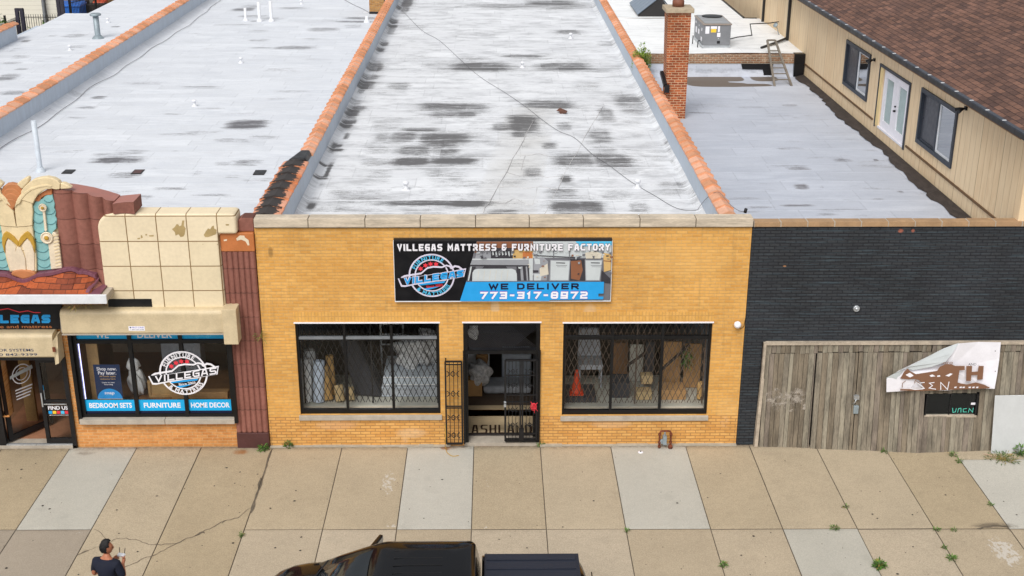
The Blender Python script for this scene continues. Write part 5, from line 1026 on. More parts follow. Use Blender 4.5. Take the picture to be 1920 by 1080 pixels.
fp.poly([(0.26*math.cos(R(a)), 0.005+0.24*math.sin(R(a))) for a in range(0, 181, 10)], 'print blue'); fp.text('snap', 0, 0.115, 0.10, 'print white', 0.022, width=0.21); fp.text('finance', 0, 0.075, 0.035, 'print sky', 0.006, width=0.15); fp.rect(-0.27, 0.0, 0.27, 0.008, 'print yellow'); fp.build('lettering', po)
# strip light along the window edge (it glows in the photograph)
t = NT('strip light'); t.b.inputs['Emission Color'].default_value = (0.55, 0.55, 1, 1); t.b.inputs['Emission Strength'].default_value = 1.6; t.base((0.7, 0.7, 1, 1))
b = MB(); b.box(wx0+0.075, wx0+0.092, 0.035, 0.05, wz0+0.40, 2.41); tag(b.build('led_strip', 'strip light', None, (wx0+0.08, 0.04, wz0+0.4)), 'thin glowing blue-white strip light up the left edge of the shop window', 'strip light')
# inside
b = MB(); xa, xb = -14.0, -5.2
b.quad((xa, 0.28, 0.0), (xb, 0.28, 0.0), (xb, 5, 0.0), (xa, 5, 0.0), 1); b.quad((xa, 5, 0), (xb, 5, 0), (xb, 5, 3.4), (xa, 5, 3.4)); b.quad((xa, 0.28, 3.4), (xb, 0.28, 3.4), (xb, 5, 3.4), (xa, 5, 3.4), 2)
for x in (xa, xb, -9.02): b.quad((x, 0.29, 0), (x, 5 if x != -9.02 else 2.6, 0), (x, 5 if x != -9.02 else 2.6, 3.4), (x, 0.29, 3.4), 3)
b.build('interior', [plain('shop wall', srgb(150,134,116), .9, .2, 2), plain('shop floor', srgb(150,112,84), .7, .2, 3), 'interior ceiling', plain('shop panel', srgb(176,134,96), .8, .2, 3)], deco)
b = MB(); b.box(-8.9, -5.4, 0.30, 1.9, 0.02, 0.92); b.build('display_platform', 'wood brown', deco)
mbox('wooden_plank', -8.86, -8.62, 0.42, 0.47, 0.925, 2.6, 'plywood', 'upright brown board at the left edge inside the shop window', 'board', 0.004)
def frame_box(name, x, y, z, w_, h, label):
    b = MB()
    for (x0, x1, z0, z1) in ((-w_/2, w_/2, 0, .05), (-w_/2, w_/2, h-.05, h), (-w_/2, -w_/2+.05, .05, h-.05), (w_/2-.05, w_/2, .05, h-.05)): b.box(x+x0, x+x1, y, y+.06, z+z0, z+z1)
    b.box(x-w_/2+.05, x+w_/2-.05, y+.04, y+.055, z+.05, z+h-.05); tag(b.build(name, 'plywood', None, (x, y, z)), label, 'frame')
frame_box('wooden_frame', -7.42, 0.5, 0.925, 0.50, 0.40, 'small open plywood frame standing behind the middle pane')  # plain wooden box frame, holds no picture
mbox('cardboard_tube_box', -7.15, -5.95, 0.42, 0.62, 0.925, 1.08, 'cardboard', 'long low cardboard carton behind the round window logo', 'carton', 0.01)
lump('stuffed_figure', (-7.94, 0.62, 1.24), (0.17, 0.14, 0.32), 'white fabric', 'pale padded figure sitting beside the blue poster', 'figurine', 2, 0.25, sq=0.2)
lump('stuffed_head', (-7.96, 0.62, 1.66), (0.14, 0.12, 0.15), 'white fabric', 'round pale head on top of the padded figure', 'cushion', 8, 0.2, sq=0.2)  # stuffed head of the padded figure
b = MB(); c = F(*z3(935, 560), 0.7); c.z = max(c.z, 1.32); b.lathe((c.x, 0.72, c.z-0.12), [(0.17, 0), (0.18, 0.01), (0.09, 0.27), (0.085, 0.275)], 18); b.lathe((c.x, 0.72, 0.925), [(0.08, 0), (0.08, 0.02), (0.02, 0.04), (0.02, c.z-1.04)], 12)
tag(b.build('table_lamp', 'white fabric', None, (c.x, 0.72, 0.745)), 'pale lamp with flared shade between figure and middle pane', 'lamp')
mbox('grey_cabinet', -7.62, -6.75, 1.6, 2.0, 0.925, 2.7, 'quilt', 'tall pale grey panel furniture at the back of the shop window', 'furniture', 0.01)
# roller shutter boxes
def shutter(name, x0, x1, zlo, zhi, yf, n=10):
    b = MB(); r = 0.10; pr = [(-0.03, zhi), (yf+r, zhi)]+[(yf+r-r*math.sin(R(a)), zhi-r+r*math.cos(R(a))) for a in range(15, 91, 15)]+[(yf, zlo+0.03), (yf+0.02, zlo), (-0.03, zlo)]
    b.prism([(x0, y, z) for y, z in pr], (x1-x0, 0, 0)); return b.build(name, 'shutter cream', deco, bevel=0.006)
s1 = shutter('shutter_housing', -9.02, -5.74, 2.79, 3.30, -0.36); s1['label'] = 'wide cream roller shutter housing over the shop window'
b = MB(); b.box(-5.735, -5.44, -0.40, -0.04, 2.56, 3.33); b.build('shutter_end', 'shutter cream', s1, bevel=0.01)
b = MB(); b.hexa([(-9.06, -0.30, 2.83), (-9.021, -0.36, 2.80), (-9.021, -0.03, 2.80), (-9.06, -0.03, 2.83)], [(-9.06, -0.25, 3.18), (-9.021, -0.30, 3.27), (-9.021, -0.03, 3.29), (-9.06, -0.03, 3.25)]); b.box(-9.03, -5.74, -0.37, -0.30, 2.765, 2.788); b.build('shutter_rail', 'limestone', s1)
fl = Flat((-7.66, -0.361, 2.86), (1, 0, 0), (0, 0, 1), (0, -1, 0)); fl.rect(0, 0, 0.33, 0.10, 'print white'); fl.text('PRO-LINE', 0.19, 0.055, 0.04, 'print violet', 0.008, width=0.24); fl.text('1 800 929-3744', 0.17, 0.015, 0.03, 'print dusk', 0.004, width=0.27); fl.disc(0.04, 0.07, 0.016, 'print dusk', 12); fl.build('maker_label', s1)
s2 = shutter('shutter_housing', -11.2, -9.24, 2.26, 2.78, -0.36); s2['label'] = 'cream roller shutter housing over the entrance'
b = MB(); b.hexa([(-9.235, -0.40, 2.12), (-9.15, -0.42, 2.16), (-9.15, -0.05, 2.16), (-9.235, -0.05, 2.12)], [(-9.235, -0.36, 2.64), (-9.15, -0.30, 2.74), (-9.15, -0.05, 2.74), (-9.235, -0.05, 2.70)]); b.box(-9.24, -9.18, -0.43, -0.405, 2.42, 2.52, 1); b.box(-11.2, -9.24, -0.35, -0.05, 2.20, 2.255, 2); b.build('shutter_end', ['shutter cream', 'rusty iron', 'black metal'], s2)
fl = Flat((-9.55, -0.361, 2.30), (1, 0, 0), (0, 0, 1), (0, -1, 0)); fl.text('DOOR SYSTEMS', -0.10, 0.105, 0.085, 'print dusk', 0.006, width=0.92, align='RIGHT'); fl.text('800 842-9399', -0.04, 0.01, 0.075, 'print dusk', 0.006, width=0.95, align='RIGHT'); fl.build('lettering', s2)
# name board over the entrance
nb = thing('name_board', 'black name board with blue lettering and red line above the entrance', 'sign', (-10, -0.06, 2.8))
b = MB(); b.box(-11.4, -9.06, -0.10, -0.045, 2.79, 3.32); b.build('board', 'sign black', nb)
fl = Flat((0, -0.10, 0), (1, 0, 0), (0, 0, 1), (0, -1, 0))
xr = F(*z3(335, 130), -0.1).x; fl.block('VILLEGAS', xr-1.55, 2.925, 1.55, 0.185, 'print blue', 0.058, shear=0.12, gap=0.2); fl.text('furniture and mattress', xr+0.02, 2.815, 0.10, 'cap orange', 0.004, width=1.62, align='RIGHT')
fl.line([(xr-1.5, 3.12), (xr-1.2, 3.16), (xr-1.0, 3.22), (xr-0.82, 3.25), (xr-0.6, 3.17), (xr-0.42, 3.20), (xr-0.3, 3.16), (xr-0.18, 3.16)], 0.018, 'print red'); fl.build('lettering', nb)
# entrance
b = MB()
b.box(-11.0, -10.66, -0.03, 0.07, 0.06, 2.20); b.box(-9.24, -9.15, -0.06, 0.07, -0.1, 2.20)
b.box(-10.66, -9.24, -0.02, 0.06, 2.06, 2.20)
en = b.build('entrance_frame', 'black metal', deco)
b = MB(); b.box(-9.80, -9.72, -0.012, 0.05, 0.10, 2.06); b.box(-9.72, -9.24, -0.012, 0.05, 0.10, 0.21); b.box(-9.72, -9.24, -0.010, 0.05, 1.06, 1.115); b.box(-9.72, -9.24, -0.012, 0.05, 1.99, 2.06); do_ = b.build('door', 'black metal', deco)
b = MB(); b.quad((-9.72, 0.02, 0.21), (-9.24, 0.02, 0.21), (-9.24, 0.02, 1.06), (-9.72, 0.02, 1.06)); b.quad((-9.72, 0.02, 1.115), (-9.24, 0.02, 1.115), (-9.24, 0.02, 1.99), (-9.72, 0.02, 1.99)); b.build('pane', 'door glass', do_)
fl = Flat((-9.47, 0.018, 0), (1, 0, 0), (0, 0, 1), (0, -1, 0), lift=0.002); fl.text('FIND US', 0, 0.885, 0.12, 'print white', 0.03, width=0.42); 
for k, c_ in enumerate(('print blue', 'print yellow', 'print red', 'print sky', 'print red')): fl.rect(-0.21+k*0.086, 0.785, -0.135+k*0.086, 0.855, c_)
fl.text('@VILLEGASFURNITURE', 0, 0.745, 0.03, 'print white', 0.006, width=0.40); fl.rect(-0.32, 1.10, -0.24, 1.34, 'print pale'); fl.rect(-0.32, 1.34, -0.24, 1.46, 'print blue'); fl.rect(-0.335, 1.12, -0.325, 1.26, 'print white'); fl.build('stickers', do_)
b = MB(); b.bar((-9.76, -0.04, 0.98), (-9.76, -0.04, 1.30), 0.025); b.bar((-9.78, -0.02, 1.03), (-9.26, -0.02, 1.03), 0.02); b.build('handle', 'bright metal', do_)
od0 = Vector((-10.63, 0.08, 0)); od1 = Vector((-9.98, 0.95, 0)); dd = (od1-od0); nn = Vector((-dd.y, dd.x, 0)).normalized()*0.025
b = MB()
def dpan(t0, t1, z0, z1): 
    p, q = od0+dd*t0, od0+dd*t1; b.hexa([tuple(p-nn+Vector((0,0,z0))), tuple(q-nn+Vector((0,0,z0))), tuple(q+nn+Vector((0,0,z0))), tuple(p+nn+Vector((0,0,z0)))], [tuple(p-nn+Vector((0,0,z1))), tuple(q-nn+Vector((0,0,z1))), tuple(q+nn+Vector((0,0,z1))), tuple(p+nn+Vector((0,0,z1)))])
dpan(0, 0.09, 0.1, 2.06); dpan(0.91, 1, 0.1, 2.06); dpan(0.09, 0.91, 0.1, 0.22); dpan(0.09, 0.91, 1.97, 2.06)
d2 = b.build('door', 'black metal', deco); d2['label'] = 'glass door leaf swung open into the entrance'
b = MB(); p, q = od0+dd*0.09, od0+dd*0.91; b.quad(tuple(p+Vector((0,0,.22))), tuple(q+Vector((0,0,.22))), tuple(q+Vector((0,0,1.97))), tuple(p+Vector((0,0,1.97)))); b.build('pane', 'door glass', d2)
fl = Flat(od0+dd*0.45+Vector((0, 0, 1.52)), dd.normalized(), (0, 0, 1), (dd.y, -dd.x, 0), lift=0.03)
fl.ring(0, 0, 0.20, 0.225, 'print white'); fl.ring(0, 0, 0.13, 0.145, 'print white'); fl.poly([(-0.28, -0.03), (0.28, 0.03), (0.27, 0.12), (-0.27, 0.04)], 'print pale')
for k in range(4): fl.rect(-0.2, -0.34-k*0.07, 0.22-0.03*k, -0.31-k*0.07, 'print white')
fl.build('logo', d2)
b = MB(); b.box(-10.98, -9.16, -0.06, 0.28, -0.2, 0.055); b.box(-10.66, -9.24, -0.03, 0.02, 0.056, 0.085, 1); b.build('threshold', ['limestone', 'bright metal'], deco)
b = MB(); b.box(-10.62, -10.38, 1.1, 1.18, 0.061, 2.4); b.box(-10.98, -9.2, 0.29, 2.5, 0.001, 0.06, 1); b.build('vestibule', ['plywood', plain('vestibule tile', srgb(166,118,90), .5, .2, 4)], deco)
# ------------------------------------------------------------------ black painted building on the right
blk = thing('black_brick_building', 'black painted brick front with weathered timber boarding below and blue-grey flat roof', 'building', (8, 2, 0))
XE = 22.0
b = MB(); b.wall(XL+10.055, XE, -0.4, 4.955, 0.0, 0.30, [(5.42, 11.9, -0.4, 2.40)]); b.build('front_wall', 'black painted brick', blk)
b = MB()
xs = [5.05+0.545*k for k in range(33)]
for a, c in zip(xs[:-1], xs[1:]):
    if c > XE: break
    b.box(a+0.010, c-0.010, -0.035+random.uniform(-.005, .005), 0.20, 4.957, 5.065+random.uniform(-.004, .004))
b.build('coping', plain('tan coping', srgb(168,136,102), 0.7, 0.2, 5, 0.004), blk, bevel=0.008)
b = MB(); b.box(5.05, XE, -0.028, 0.19, 4.956, 5.060); b.build('coping_joint', 'limestone', blk)
ZD = 4.3; zt8 = lambda x, y: (1160+x/5.333, y/5.333)
D4 = [(160,900,30,10,.9),(260,903,8,4,.9),(520,770,12,4,.9),(100,715,60,6,.5),(90,800,90,4,.45),(440,1010,120,3,.35),(300,640,80,3,.4),(60,560,60,4,.4),(640,925,14,5,.8)]
spD = [(1440+a/2.571, c/2.571, d/2.571, e/2.571, k) for a, c, d, e, k in D4]
for k in range(34): spD.append((rr_.uniform(1290, 1800), rr_.uniform(175, 410), rr_.uniform(8, 30), rr_.uniform(0.8, 2.5), rr_.uniform(.3, .6)))
for k in range(20): spD.append((rr_.uniform(1290, 1800), rr_.uniform(170, 410), rr_.uniform(15, 50), rr_.uniform(3, 8), rr_.uniform(.12, .28)))
mudD = [(*zt8(760, 800), 34, 6.5, 1), (*zt8(880, 815), 35, 8, 1), (*zt8(1000, 845), 45, 3.5, 1), (*zt8(1110, 785), 22, 4.4, 1), (*zt8(1210, 850), 50, 2.2, .9), (*zt8(1450, 780), 24, 6, .75), (*zt8(1390, 855), 30, 1.6, .6)]
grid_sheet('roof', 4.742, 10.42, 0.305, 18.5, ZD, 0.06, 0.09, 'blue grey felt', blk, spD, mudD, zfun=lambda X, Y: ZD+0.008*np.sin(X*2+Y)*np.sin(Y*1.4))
# tarred gutter strip along the house wall, with a ragged edge
t = plain('tar', srgb(66,58,54), 0.75, 0.6, 3.5, 0.01, stretch=(3, 0.8, 1))
b = MB(); rd = random.Random(5); y = 0.42; pv = None
while y < 18.45:
    x = 10.11+0.06*math.sin(y*0.9)+rd.uniform(-.06, .06)
    if pv: b.quad((pv[0], pv[1], ZD+0.018), (x, y, ZD+0.018), (10.40, y, ZD+0.09), (10.40, pv[1], ZD+0.09))
    pv = (x, y); y += rd.uniform(.15, .4)
b.build('tar_strip', 'tar', blk)
# timber boarding, leaning out towards its foot
pal = [plain('weathered board '+n_, srgb(*c_), 0.9, 0.5, 4, 0.006, stretch=(2.2, 1, 0.35)) for n_, c_ in (('grey', (136,127,112)), ('brown', (124,113,97)), ('pale', (145,137,121)), ('mauve', (128,117,105)))]
PN = ['weathered board grey', 'weathered board brown', 'weathered board pale', 'weathered board mauve']
def foot(x): return -0.10-0.30*max(0, min(1, (x-5.9)/2.9)) if x < 8.8 else -0.40+0.12*min(1, (x-8.8)/1.6)
def zbot(x): return -0.06-0.03*min(1, max(0, (x-6)/3))
def planks(b, x0, x1, z0f, z1, y1f, seed, wmin=0.085, wmax=0.12, base=0.0):
    rd = random.Random(seed); x = x0
    while x < x1-0.02:
        w_ = min(rd.uniform(wmin, wmax), x1-x); dy = rd.uniform(-.006, .006)-base; m = rd.choice((0, 0, 1, 1, 2, 3)); z0 = z0f(x)+rd.uniform(-.02, .015)
        f0 = y1f(x, z0)+dy; f1 = y1f(x, z1)+dy; g0 = 0.004
        b.hexa([(x+g0, f0, z0), (x+w_-g0, f0, z0), (x+w_-g0, f0+0.03, z0), (x+g0, f0+0.03, z0)], [(x+g0, f1, z1), (x+w_-g0, f1, z1), (x+w_-g0, f1+0.03, z1), (x+g0, f1+0.03, z1)], m); x += w_
lean = lambda x, z: -0.045+foot(x)*max(0, (2.2-z)/2.3)
b = MB(); planks(b, 5.50, 6.56, zbot, 2.16, lean, 1); planks(b, 5.50, 6.60, lambda x: 2.17, 2.36, lambda x, z: -0.05, 2); planks(b, 6.60, 9.0, lambda x: 2.20, 2.36, lambda x, z: -0.055, 3)
planks(b, 7.47, 8.92, zbot, 2.18, lean, 4); planks(b, 8.92, 10.10, zbot, 0.78, lean, 5); planks(b, 10.10, 11.8, zbot, 2.18, lean, 6); planks(b, 9.0, 11.8, lambda x: 2.20, 2.36, lambda x, z: -0.055, 7); planks(b, 8.92, 10.10, lambda x: 1.30, 2.18, lean, 8)
wd = b.build('timber_boarding', PN, blk)
t = NT('rubbed paint'); al = t.math('MULTIPLY', t.ramp(t.noise(t.pos(1.5, 1, 2.2), 3.2, 7, 0.75), 0.47, 0.62), 0.62); t.base(srgb(186,176,164)); t.rough(.9); t.l(al, t.b.inputs['Alpha'])
b = MB(); n = 10
for i in range(n):
    xa, xb = 5.56+0.86*i/n, 5.56+0.86*(i+1)/n; za, zc_ = 0.88+0.05*math.sin(i*1.7), 1.34-0.05*math.cos(i*1.3); b.quad((xa, lean(xa, za)-.014, za), (xb, lean(xb, za)-.014, za), (xb, lean(xb, zc_)-.014, zc_), (xa, lean(xa, zc_)-.014, zc_))
b.build('paint_smear', 'rubbed paint', blk)
b = MB(); b.box(5.44, 5.49, -0.10, -0.01, -0.1, 2.42); b.box(5.49, 11.85, -0.085, 0.0, 2.37, 2.43); b.hexa([(5.40, -0.14, -0.1), (5.47, -0.14, -0.1), (5.47, 0.0, -0.1), (5.40, 0.0, -0.1)], [(5.44, -0.11, 1.6), (5.50, -0.11, 1.6), (5.50, 0.0, 1.6), (5.44, 0.0, 1.6)])
b.build('board_trim', plain('worn trim', srgb(182,168,150), 0.85, 0.3, 6), blk)
b = MB(); b.box(5.4, 11.9, 0.05, 0.08, -0.4, 2.4); b.build('boarding_back', 'dark clutter', blk)
b = MB(); planks(b, 6.585, 7.455, lambda x: -0.02, 2.175, lambda x, z: lean(x, z)-0.012, 9, 0.10, 0.13)
dr = b.build('plank_door', PN, blk); dr['label'] = 'plank door of grey weathered boards with hasp'
b = MB(); h_ = F(1604, 744, -0.16); b.box(h_.x-0.05, h_.x+0.06, -0.24, -0.15, h_.z-0.03, h_.z+0.05); b.tube([(h_.x, -0.24, h_.z-0.02), (h_.x-0.03, -0.25, h_.z-0.09), (h_.x-0.05, -0.2, h_.z-0.15)], 0.012, 6); b.build('hasp', 'bright metal', dr)
h_ = F(1604, 767, -0.2); b = MB(); b.box(h_.x-0.05, h_.x+0.055, -0.25, -0.16, h_.z-0.09, h_.z+0.09); b.build('lock_box', 'galvanised', dr, bevel=0.008)
b = MB(); b.box(6.60, 7.45, -0.24, -0.02, -0.12, -0.03); b.build('door_step', 'worn trim', blk)
# window low in the boarding
wx = (8.95, 10.06, 0.80, 1.28); wy = -0.21
b = MB(); b.box(wx[0], wx[1], wy-0.05, wy+0.05, wx[2]-0.045, wx[2], 1); b.box(wx[0], wx[0]+0.03, wy-0.03, wy+0.05, wx[2], wx[3]); b.box(wx[1]-0.03, wx[1], wy-0.03, wy+0.05, wx[2], wx[3]); b.box(9.47, 9.49, wy-0.01, wy+0.04, wx[2], wx[3]); b.box(wx[0], wx[1], wy+0.25, wy+0.27, wx[2]-.2, wx[3])
lw = b.build('low_window', ['black metal', 'worn trim'], blk)
b = MB(); b.quad((wx[0], wy+0.01, wx[2]), (wx[1], wy+0.01, wx[2]), (wx[1], wy+0.01, wx[3]), (wx[0], wy+0.01, wx[3])); b.build('pane', 'house glass', lw)
fl = Flat((9.55, wy+0.008, 0.83), (1, 0, 0), (0, 0, 1), (0, -1, 0), lift=0.002); fl.line([(0, .12), (.02, .02), (.07, .03), (.08, .11)], .012, 'print teal'); fl.line([(.12, .02), (.13, .11), (.18, .12), (.19, .02)], .012, 'print teal'); fl.line([(.30, .11), (.23, .10), (.24, .03), (.31, .03)], .012, 'print teal'); fl.line([(.35, .02), (.36, .11), (.44, .02), (.44, .12)], .012, 'print teal'); fl.rect(0.38, 0.20, 0.47, 0.25, 'print white'); fl.build('scrawl', lw)
# torn white banner hanging over the boards
TB = lambda L, y: [F(1380+a/3.556, 620+c/3.556, y) for a, c in L]
yb = -0.27
b = MB(); P = TB([(1000,315),(1090,270),(1150,240),(1280,170),(1390,120),(1490,80),(1620,76),(1768,80),(1760,190),(1745,280),(1722,385),(1560,388),(1400,398),(1240,402),(1110,402),(1000,405)], yb)
c = TB([(1420,260)], yb)[0]; n = len(P)
wob = lambda p: (p.x, yb+0.03*math.sin(p.x*6+p.z*4)+0.02*math.sin(p.x*13), p.z)
vs = [wob(c)]+[wob(p) for p in P]
b.add(vs, [(0, i+1, (i+1) % n+1) for i in range(n)]); 
ban = b.build('torn_banner', 'print white', None, c); m_ = ban.modifiers.new('thick', 'SOLIDIFY'); m_.thickness = 0.003
tag(ban, 'torn white vinyl banner with brown letters hanging over the timber boarding', 'banner')
b = MB(); L = TB([(1000,315),(1040,290),(1150,238),(1290,165),(1400,115),(1455,95),(1488,82),(1440,150),(1395,205),(1300,240),(1180,265),(1130,250),(1075,330)], yb-0.035); b.poly([(p.x, yb-0.035-0.02*math.sin(i), p.z) for i, p in enumerate(L)]); fo = b.build('folded_flap', 'print pale', ban); m_ = fo.modifiers.new('thick', 'SOLIDIFY'); m_.thickness = 0.003
fl = Flat((0, yb-0.055, 0), (1, 0, 0), (0, 0, 1), (0, -1, 0))
TP = lambda L: [(p.x, p.z) for p in TB(L, yb-0.057)]
BR = 'print brownbanner'
fl.poly(TP([(1095,320),(1120,275),(1145,252),(1160,268),(1200,290),(1340,268),(1360,240),(1400,222),(1440,225),(1460,235),(1525,235),(1525,262),(1490,265),(1478,345),(1500,352),(1540,358),(1600,345),(1660,362),(1690,380),(1560,386),(1400,392),(1250,398),(1240,350),(1220,330),(1190,322),(1150,325)]), BR)
fl.poly(TP([(1535,235),(1575,235),(1572,275),(1612,272),(1618,235),(1652,235),(1645,325),(1608,328),(1610,295),(1570,298),(1566,335),(1535,335)]), BR)
fl.poly(TP([(1095,388),(1250,392),(1560,384),(1690,374),(1690,384),(1240,402),(1095,400)]), BR)
for L in ([(1130,295),(1160,280),(1185,300),(1160,312)], [(1290,298),(1310,292),(1330,304),(1300,308)], [(1340,300),(1360,296),(1362,306),(1342,308)], [(1395,300),(1430,284),(1445,288),(1420,306)]): fl.poly(TP(L), 'print white')
for s_ in ([(1255,345),(1215,350),(1240,370),(1255,385),(1200,392)], [(1320,345),(1290,350),(1310,366),(1288,382),(1330,390)], [(1365,392),(1365,345),(1410,392),(1420,342)], [(1180,350),(1160,385),(1190,392),(1240,388)]): fl.line(TP(s_), 0.018, 'print white')
for s_ in ([(1130,335),(1110,350),(1108,378)], [(1190,350),(1195,330),(1225,352)]): fl.line(TP(s_), 0.014, BR)
for x in (1455, 1490, 1510, 1550, 1575, 1600): fl.poly(TP([(x,374),(x+16,372),(x+14,382),(x,382)]), 'print white')
q = TP([(1382,208),(1445,205)]); fl.text('oro', q[0][0], q[0][1]-0.05, 0.11, BR, 0.006, align='LEFT', width=0.2)
q = TP([(1548,225)]); fl.text('AND', q[0][0], q[0][1]-0.02, 0.07, 'print dark', 0.008, align='LEFT', width=0.17); fl.text('...', q[0][0]+0.2, q[0][1]-0.02, 0.07, 'print dark', 0.008, align='LEFT')
for x, y in ((1728,135),(1728,270)): q = TP([(x, y)])[0]; fl.disc(*q, 0.012, 'print dark', 10)
fl.build('lettering', ban)
b = MB(); lf = [F(1857, 735, -0.30), F(1921, 735, -0.30), F(1935, 735, -0.3)]
b.prism([(10.36, -0.335, 1.30), (11.30, -0.325, 1.31), (11.32, -0.42, 0.02), (11.22, -0.44, -0.06), (10.46, -0.46, -0.10), (10.415, -0.46, -0.06)], (0.0, 0.02, 0.004))
tag(b.build('white_board', plain('grey white board', srgb(196,198,198), 0.5, 0.06, 3), None, (10.8, -0.4, -0.1), bevel=0.006), 'blank grey-white board leaning against the timber at the right', 'board')
c = F(1606, 579, -0.03); b = MB(); b.lathe((c.x, 0, c.z), [(0.07, 0.0), (0.07, 0.03), (0.055, 0.05), (0.05, 0.045), (0.025, 0.05), (0.02, 0.07)], 16, 0, (0, -1, 0)); tag(b.build('wall_fitting', 'bright metal', None, c), 'small round metal light socket on the black brick wall', 'light fitting')

# ------------------------------------------------------------------ rear building with bright white roof
rear = thing('white_roofed_building', 'building with bright white flat roof and old brick edge behind the chimney', 'building', (7.5, 19, 0)); ZE = 5.08
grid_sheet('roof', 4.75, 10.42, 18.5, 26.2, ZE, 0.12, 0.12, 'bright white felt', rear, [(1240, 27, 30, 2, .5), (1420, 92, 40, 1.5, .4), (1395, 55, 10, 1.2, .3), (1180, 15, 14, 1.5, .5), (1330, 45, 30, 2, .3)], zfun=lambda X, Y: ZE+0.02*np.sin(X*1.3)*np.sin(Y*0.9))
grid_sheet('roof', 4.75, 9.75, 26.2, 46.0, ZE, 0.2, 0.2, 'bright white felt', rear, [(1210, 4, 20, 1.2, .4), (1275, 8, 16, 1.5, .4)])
b = MB(); b.box(4.75, 10.05, 18.42, 18.55, 4.74, ZE-0.02); b.build('brick_edge', 'old red brick', rear)
b = MB(); b.hexa([(4.75, 18.34, ZD), (10.1, 18.34, ZD), (10.1, 18.6, ZD), (4.75, 18.6, ZD)], [(4.75, 18.44, 4.735), (10.1, 18.44, 4.735), (10.1, 18.6, 4.735), (4.75, 18.6, 4.735)]); b.build('roof_flashing', 'blue grey felt', rear)
b = MB(); b.poly([(8.25, 18.385, 4.74), (9.35, 18.385, 4.735), (9.33, 18.35, 4.33), (9.05, 18.35, 4.33), (9.0, 18.37, 4.55), (8.3, 18.375, 4.56)]); b.build('tar_patch', 'sign black', rear); b = MB(); b.box(10.05, 10.40, 18.30, 18.6, 4.32, ZE+0.01); b.build('tar_patch', 'sign black', rear)
b = MB(); b.box(9.75, 9.83, 26.2, 46, 4.4, ZE+0.03); b.box(9.75, 10.3, 26.14, 26.2, 4.5, ZE+0.02); b.build('roof_edge_trim', 'sign edge', rear)
b = MB(); b.quad((9.83, 26.2, 4.6), (11.4, 26.2, 4.6), (11.4, 46, 4.6), (9.83, 46, 4.6)); b.build('lower_roof', 'blue grey felt', rear)
b = MB(); b.box(4.76, 9.8, 18.6, 46, 0, 4.25); b.build('wall', 'tan brick', rear)
# skylight
P8 = lambda x, y, z: G(*zt8(x, y), z)
sk = thing('roof_skylight', 'grey ribbed metal skylight hood on the bright white roof left of the chimney', 'skylight', (6.0, 27, ZE))
x0, x1, y0, y1, zr = 5.62, 7.0, 26.55, 29.7, 5.85; xm = 6.02
b = MB(); b.prism([(x0, y0, ZE), (x1, y0, ZE), (x1, y0, ZE+0.12), (x0+0.85, y0+0.0, zr), (x0, y0, ZE+0.06)], (0, y1-y0, 0)); b.build('hood', 'sign edge', sk)
b = MB(); r0, r1 = Vector((x0-0.05, y0-0.04, ZE+0.08)), Vector((x0+0.86, y0-0.04, zr+0.03))
d_ = r1-r0
for k in range(6):
    ya, yb_ = y0-0.04+(y1-y0+0.08)*k/6, y0-0.04+(y1-y0+0.08)*(k+1)/6-0.03
    b.hexa([(r0.x, ya, r0.z), (r1.x, ya, r1.z), (r1.x, yb_, r1.z), (r0.x, yb_, r0.z)], [(r0.x, ya, r0.z+0.02), (r1.x, ya, r1.z+0.02), (r1.x, yb_, r1.z+0.02), (r0.x, yb_, r0.z+0.02)])
    b.hexa([(r1.x+0.01, ya, r1.z), (x1+0.05, ya, ZE+0.14), (x1+0.05, yb_, ZE+0.14), (r1.x+0.01, yb_, r1.z)], [(r1.x+0.01, ya, r1.z+0.02), (x1+0.05, ya, ZE+0.16), (x1+0.05, yb_, ZE+0.16), (r1.x+0.01, yb_, r1.z+0.02)])
b.build('ribbed_panel', plain('slate metal', srgb(128,142,158), 0.4, 0.12, 5, metal=0.3), sk)
# rooftop air conditioner
ac = thing('rooftop_air_conditioner', 'grey box air conditioner with yellow label standing on the white roof', 'air conditioner', (7.5, 20, ZE))
ax0, ax1, ay0, ay1, az0, az1 = 7.06, 8.02, 19.42, 21.35, ZE+0.11, 5.93
gm_ = plain('unit grey', srgb(122,124,128), 0.5, 0.10, 5); gd_ = plain('unit side', srgb(150,152,154), 0.5, 0.12, 5)
b = MB(); b.box(ax0, ax1, ay0, ay1, az0, az1-0.05); b.build('case', 'unit grey', ac, bevel=0.01)
b = MB(); b.box(ax0-0.025, ax1+0.025, ay0-0.025, ay1+0.025, az1-0.049, az1); b.build('top_rim', plain('unit rim', srgb(150,138,128), 0.5, 0.2, 8), ac, bevel=0.01)
b = MB()
for ya, yb_ in ((ay0+0.04, ay0+0.62), (ay0+0.70, ay0+1.0), (ay0+1.08, ay1-0.05)): b.box(ax0+0.04, ax1-0.04, ya, yb_, az1+0.0005, az1+0.02)
b.build('top_panel', 'unit side', ac, bevel=0.006)
b = MB(); b.lathe(((ax0+ax1)/2+0.05, ay1-0.45, az1+0.02), [(0.36, 0), (0.36, 0.03), (0.30, 0.035), (0.1, 0.045)], 28); b.build('fan_guard', 'black metal', ac)
b = MB(); b.box(ax0+0.02, ax1-0.02, ay0+0.05, ay0+0.12, ZE, az0-0.001); b.box(ax0+0.02, ax1-0.02, ay1-0.12, ay1-0.05, ZE, az0-0.001); b.box(ax0-0.01, ax0+0.04, ay0, ay1, az0-0.08, az0-0.002); b.box(ax1-0.04, ax1+0.01, ay0, ay1, az0-0.08, az0-0.002); b.build('base_rail', 'bright metal', ac)
hh = az1-0.05-az0
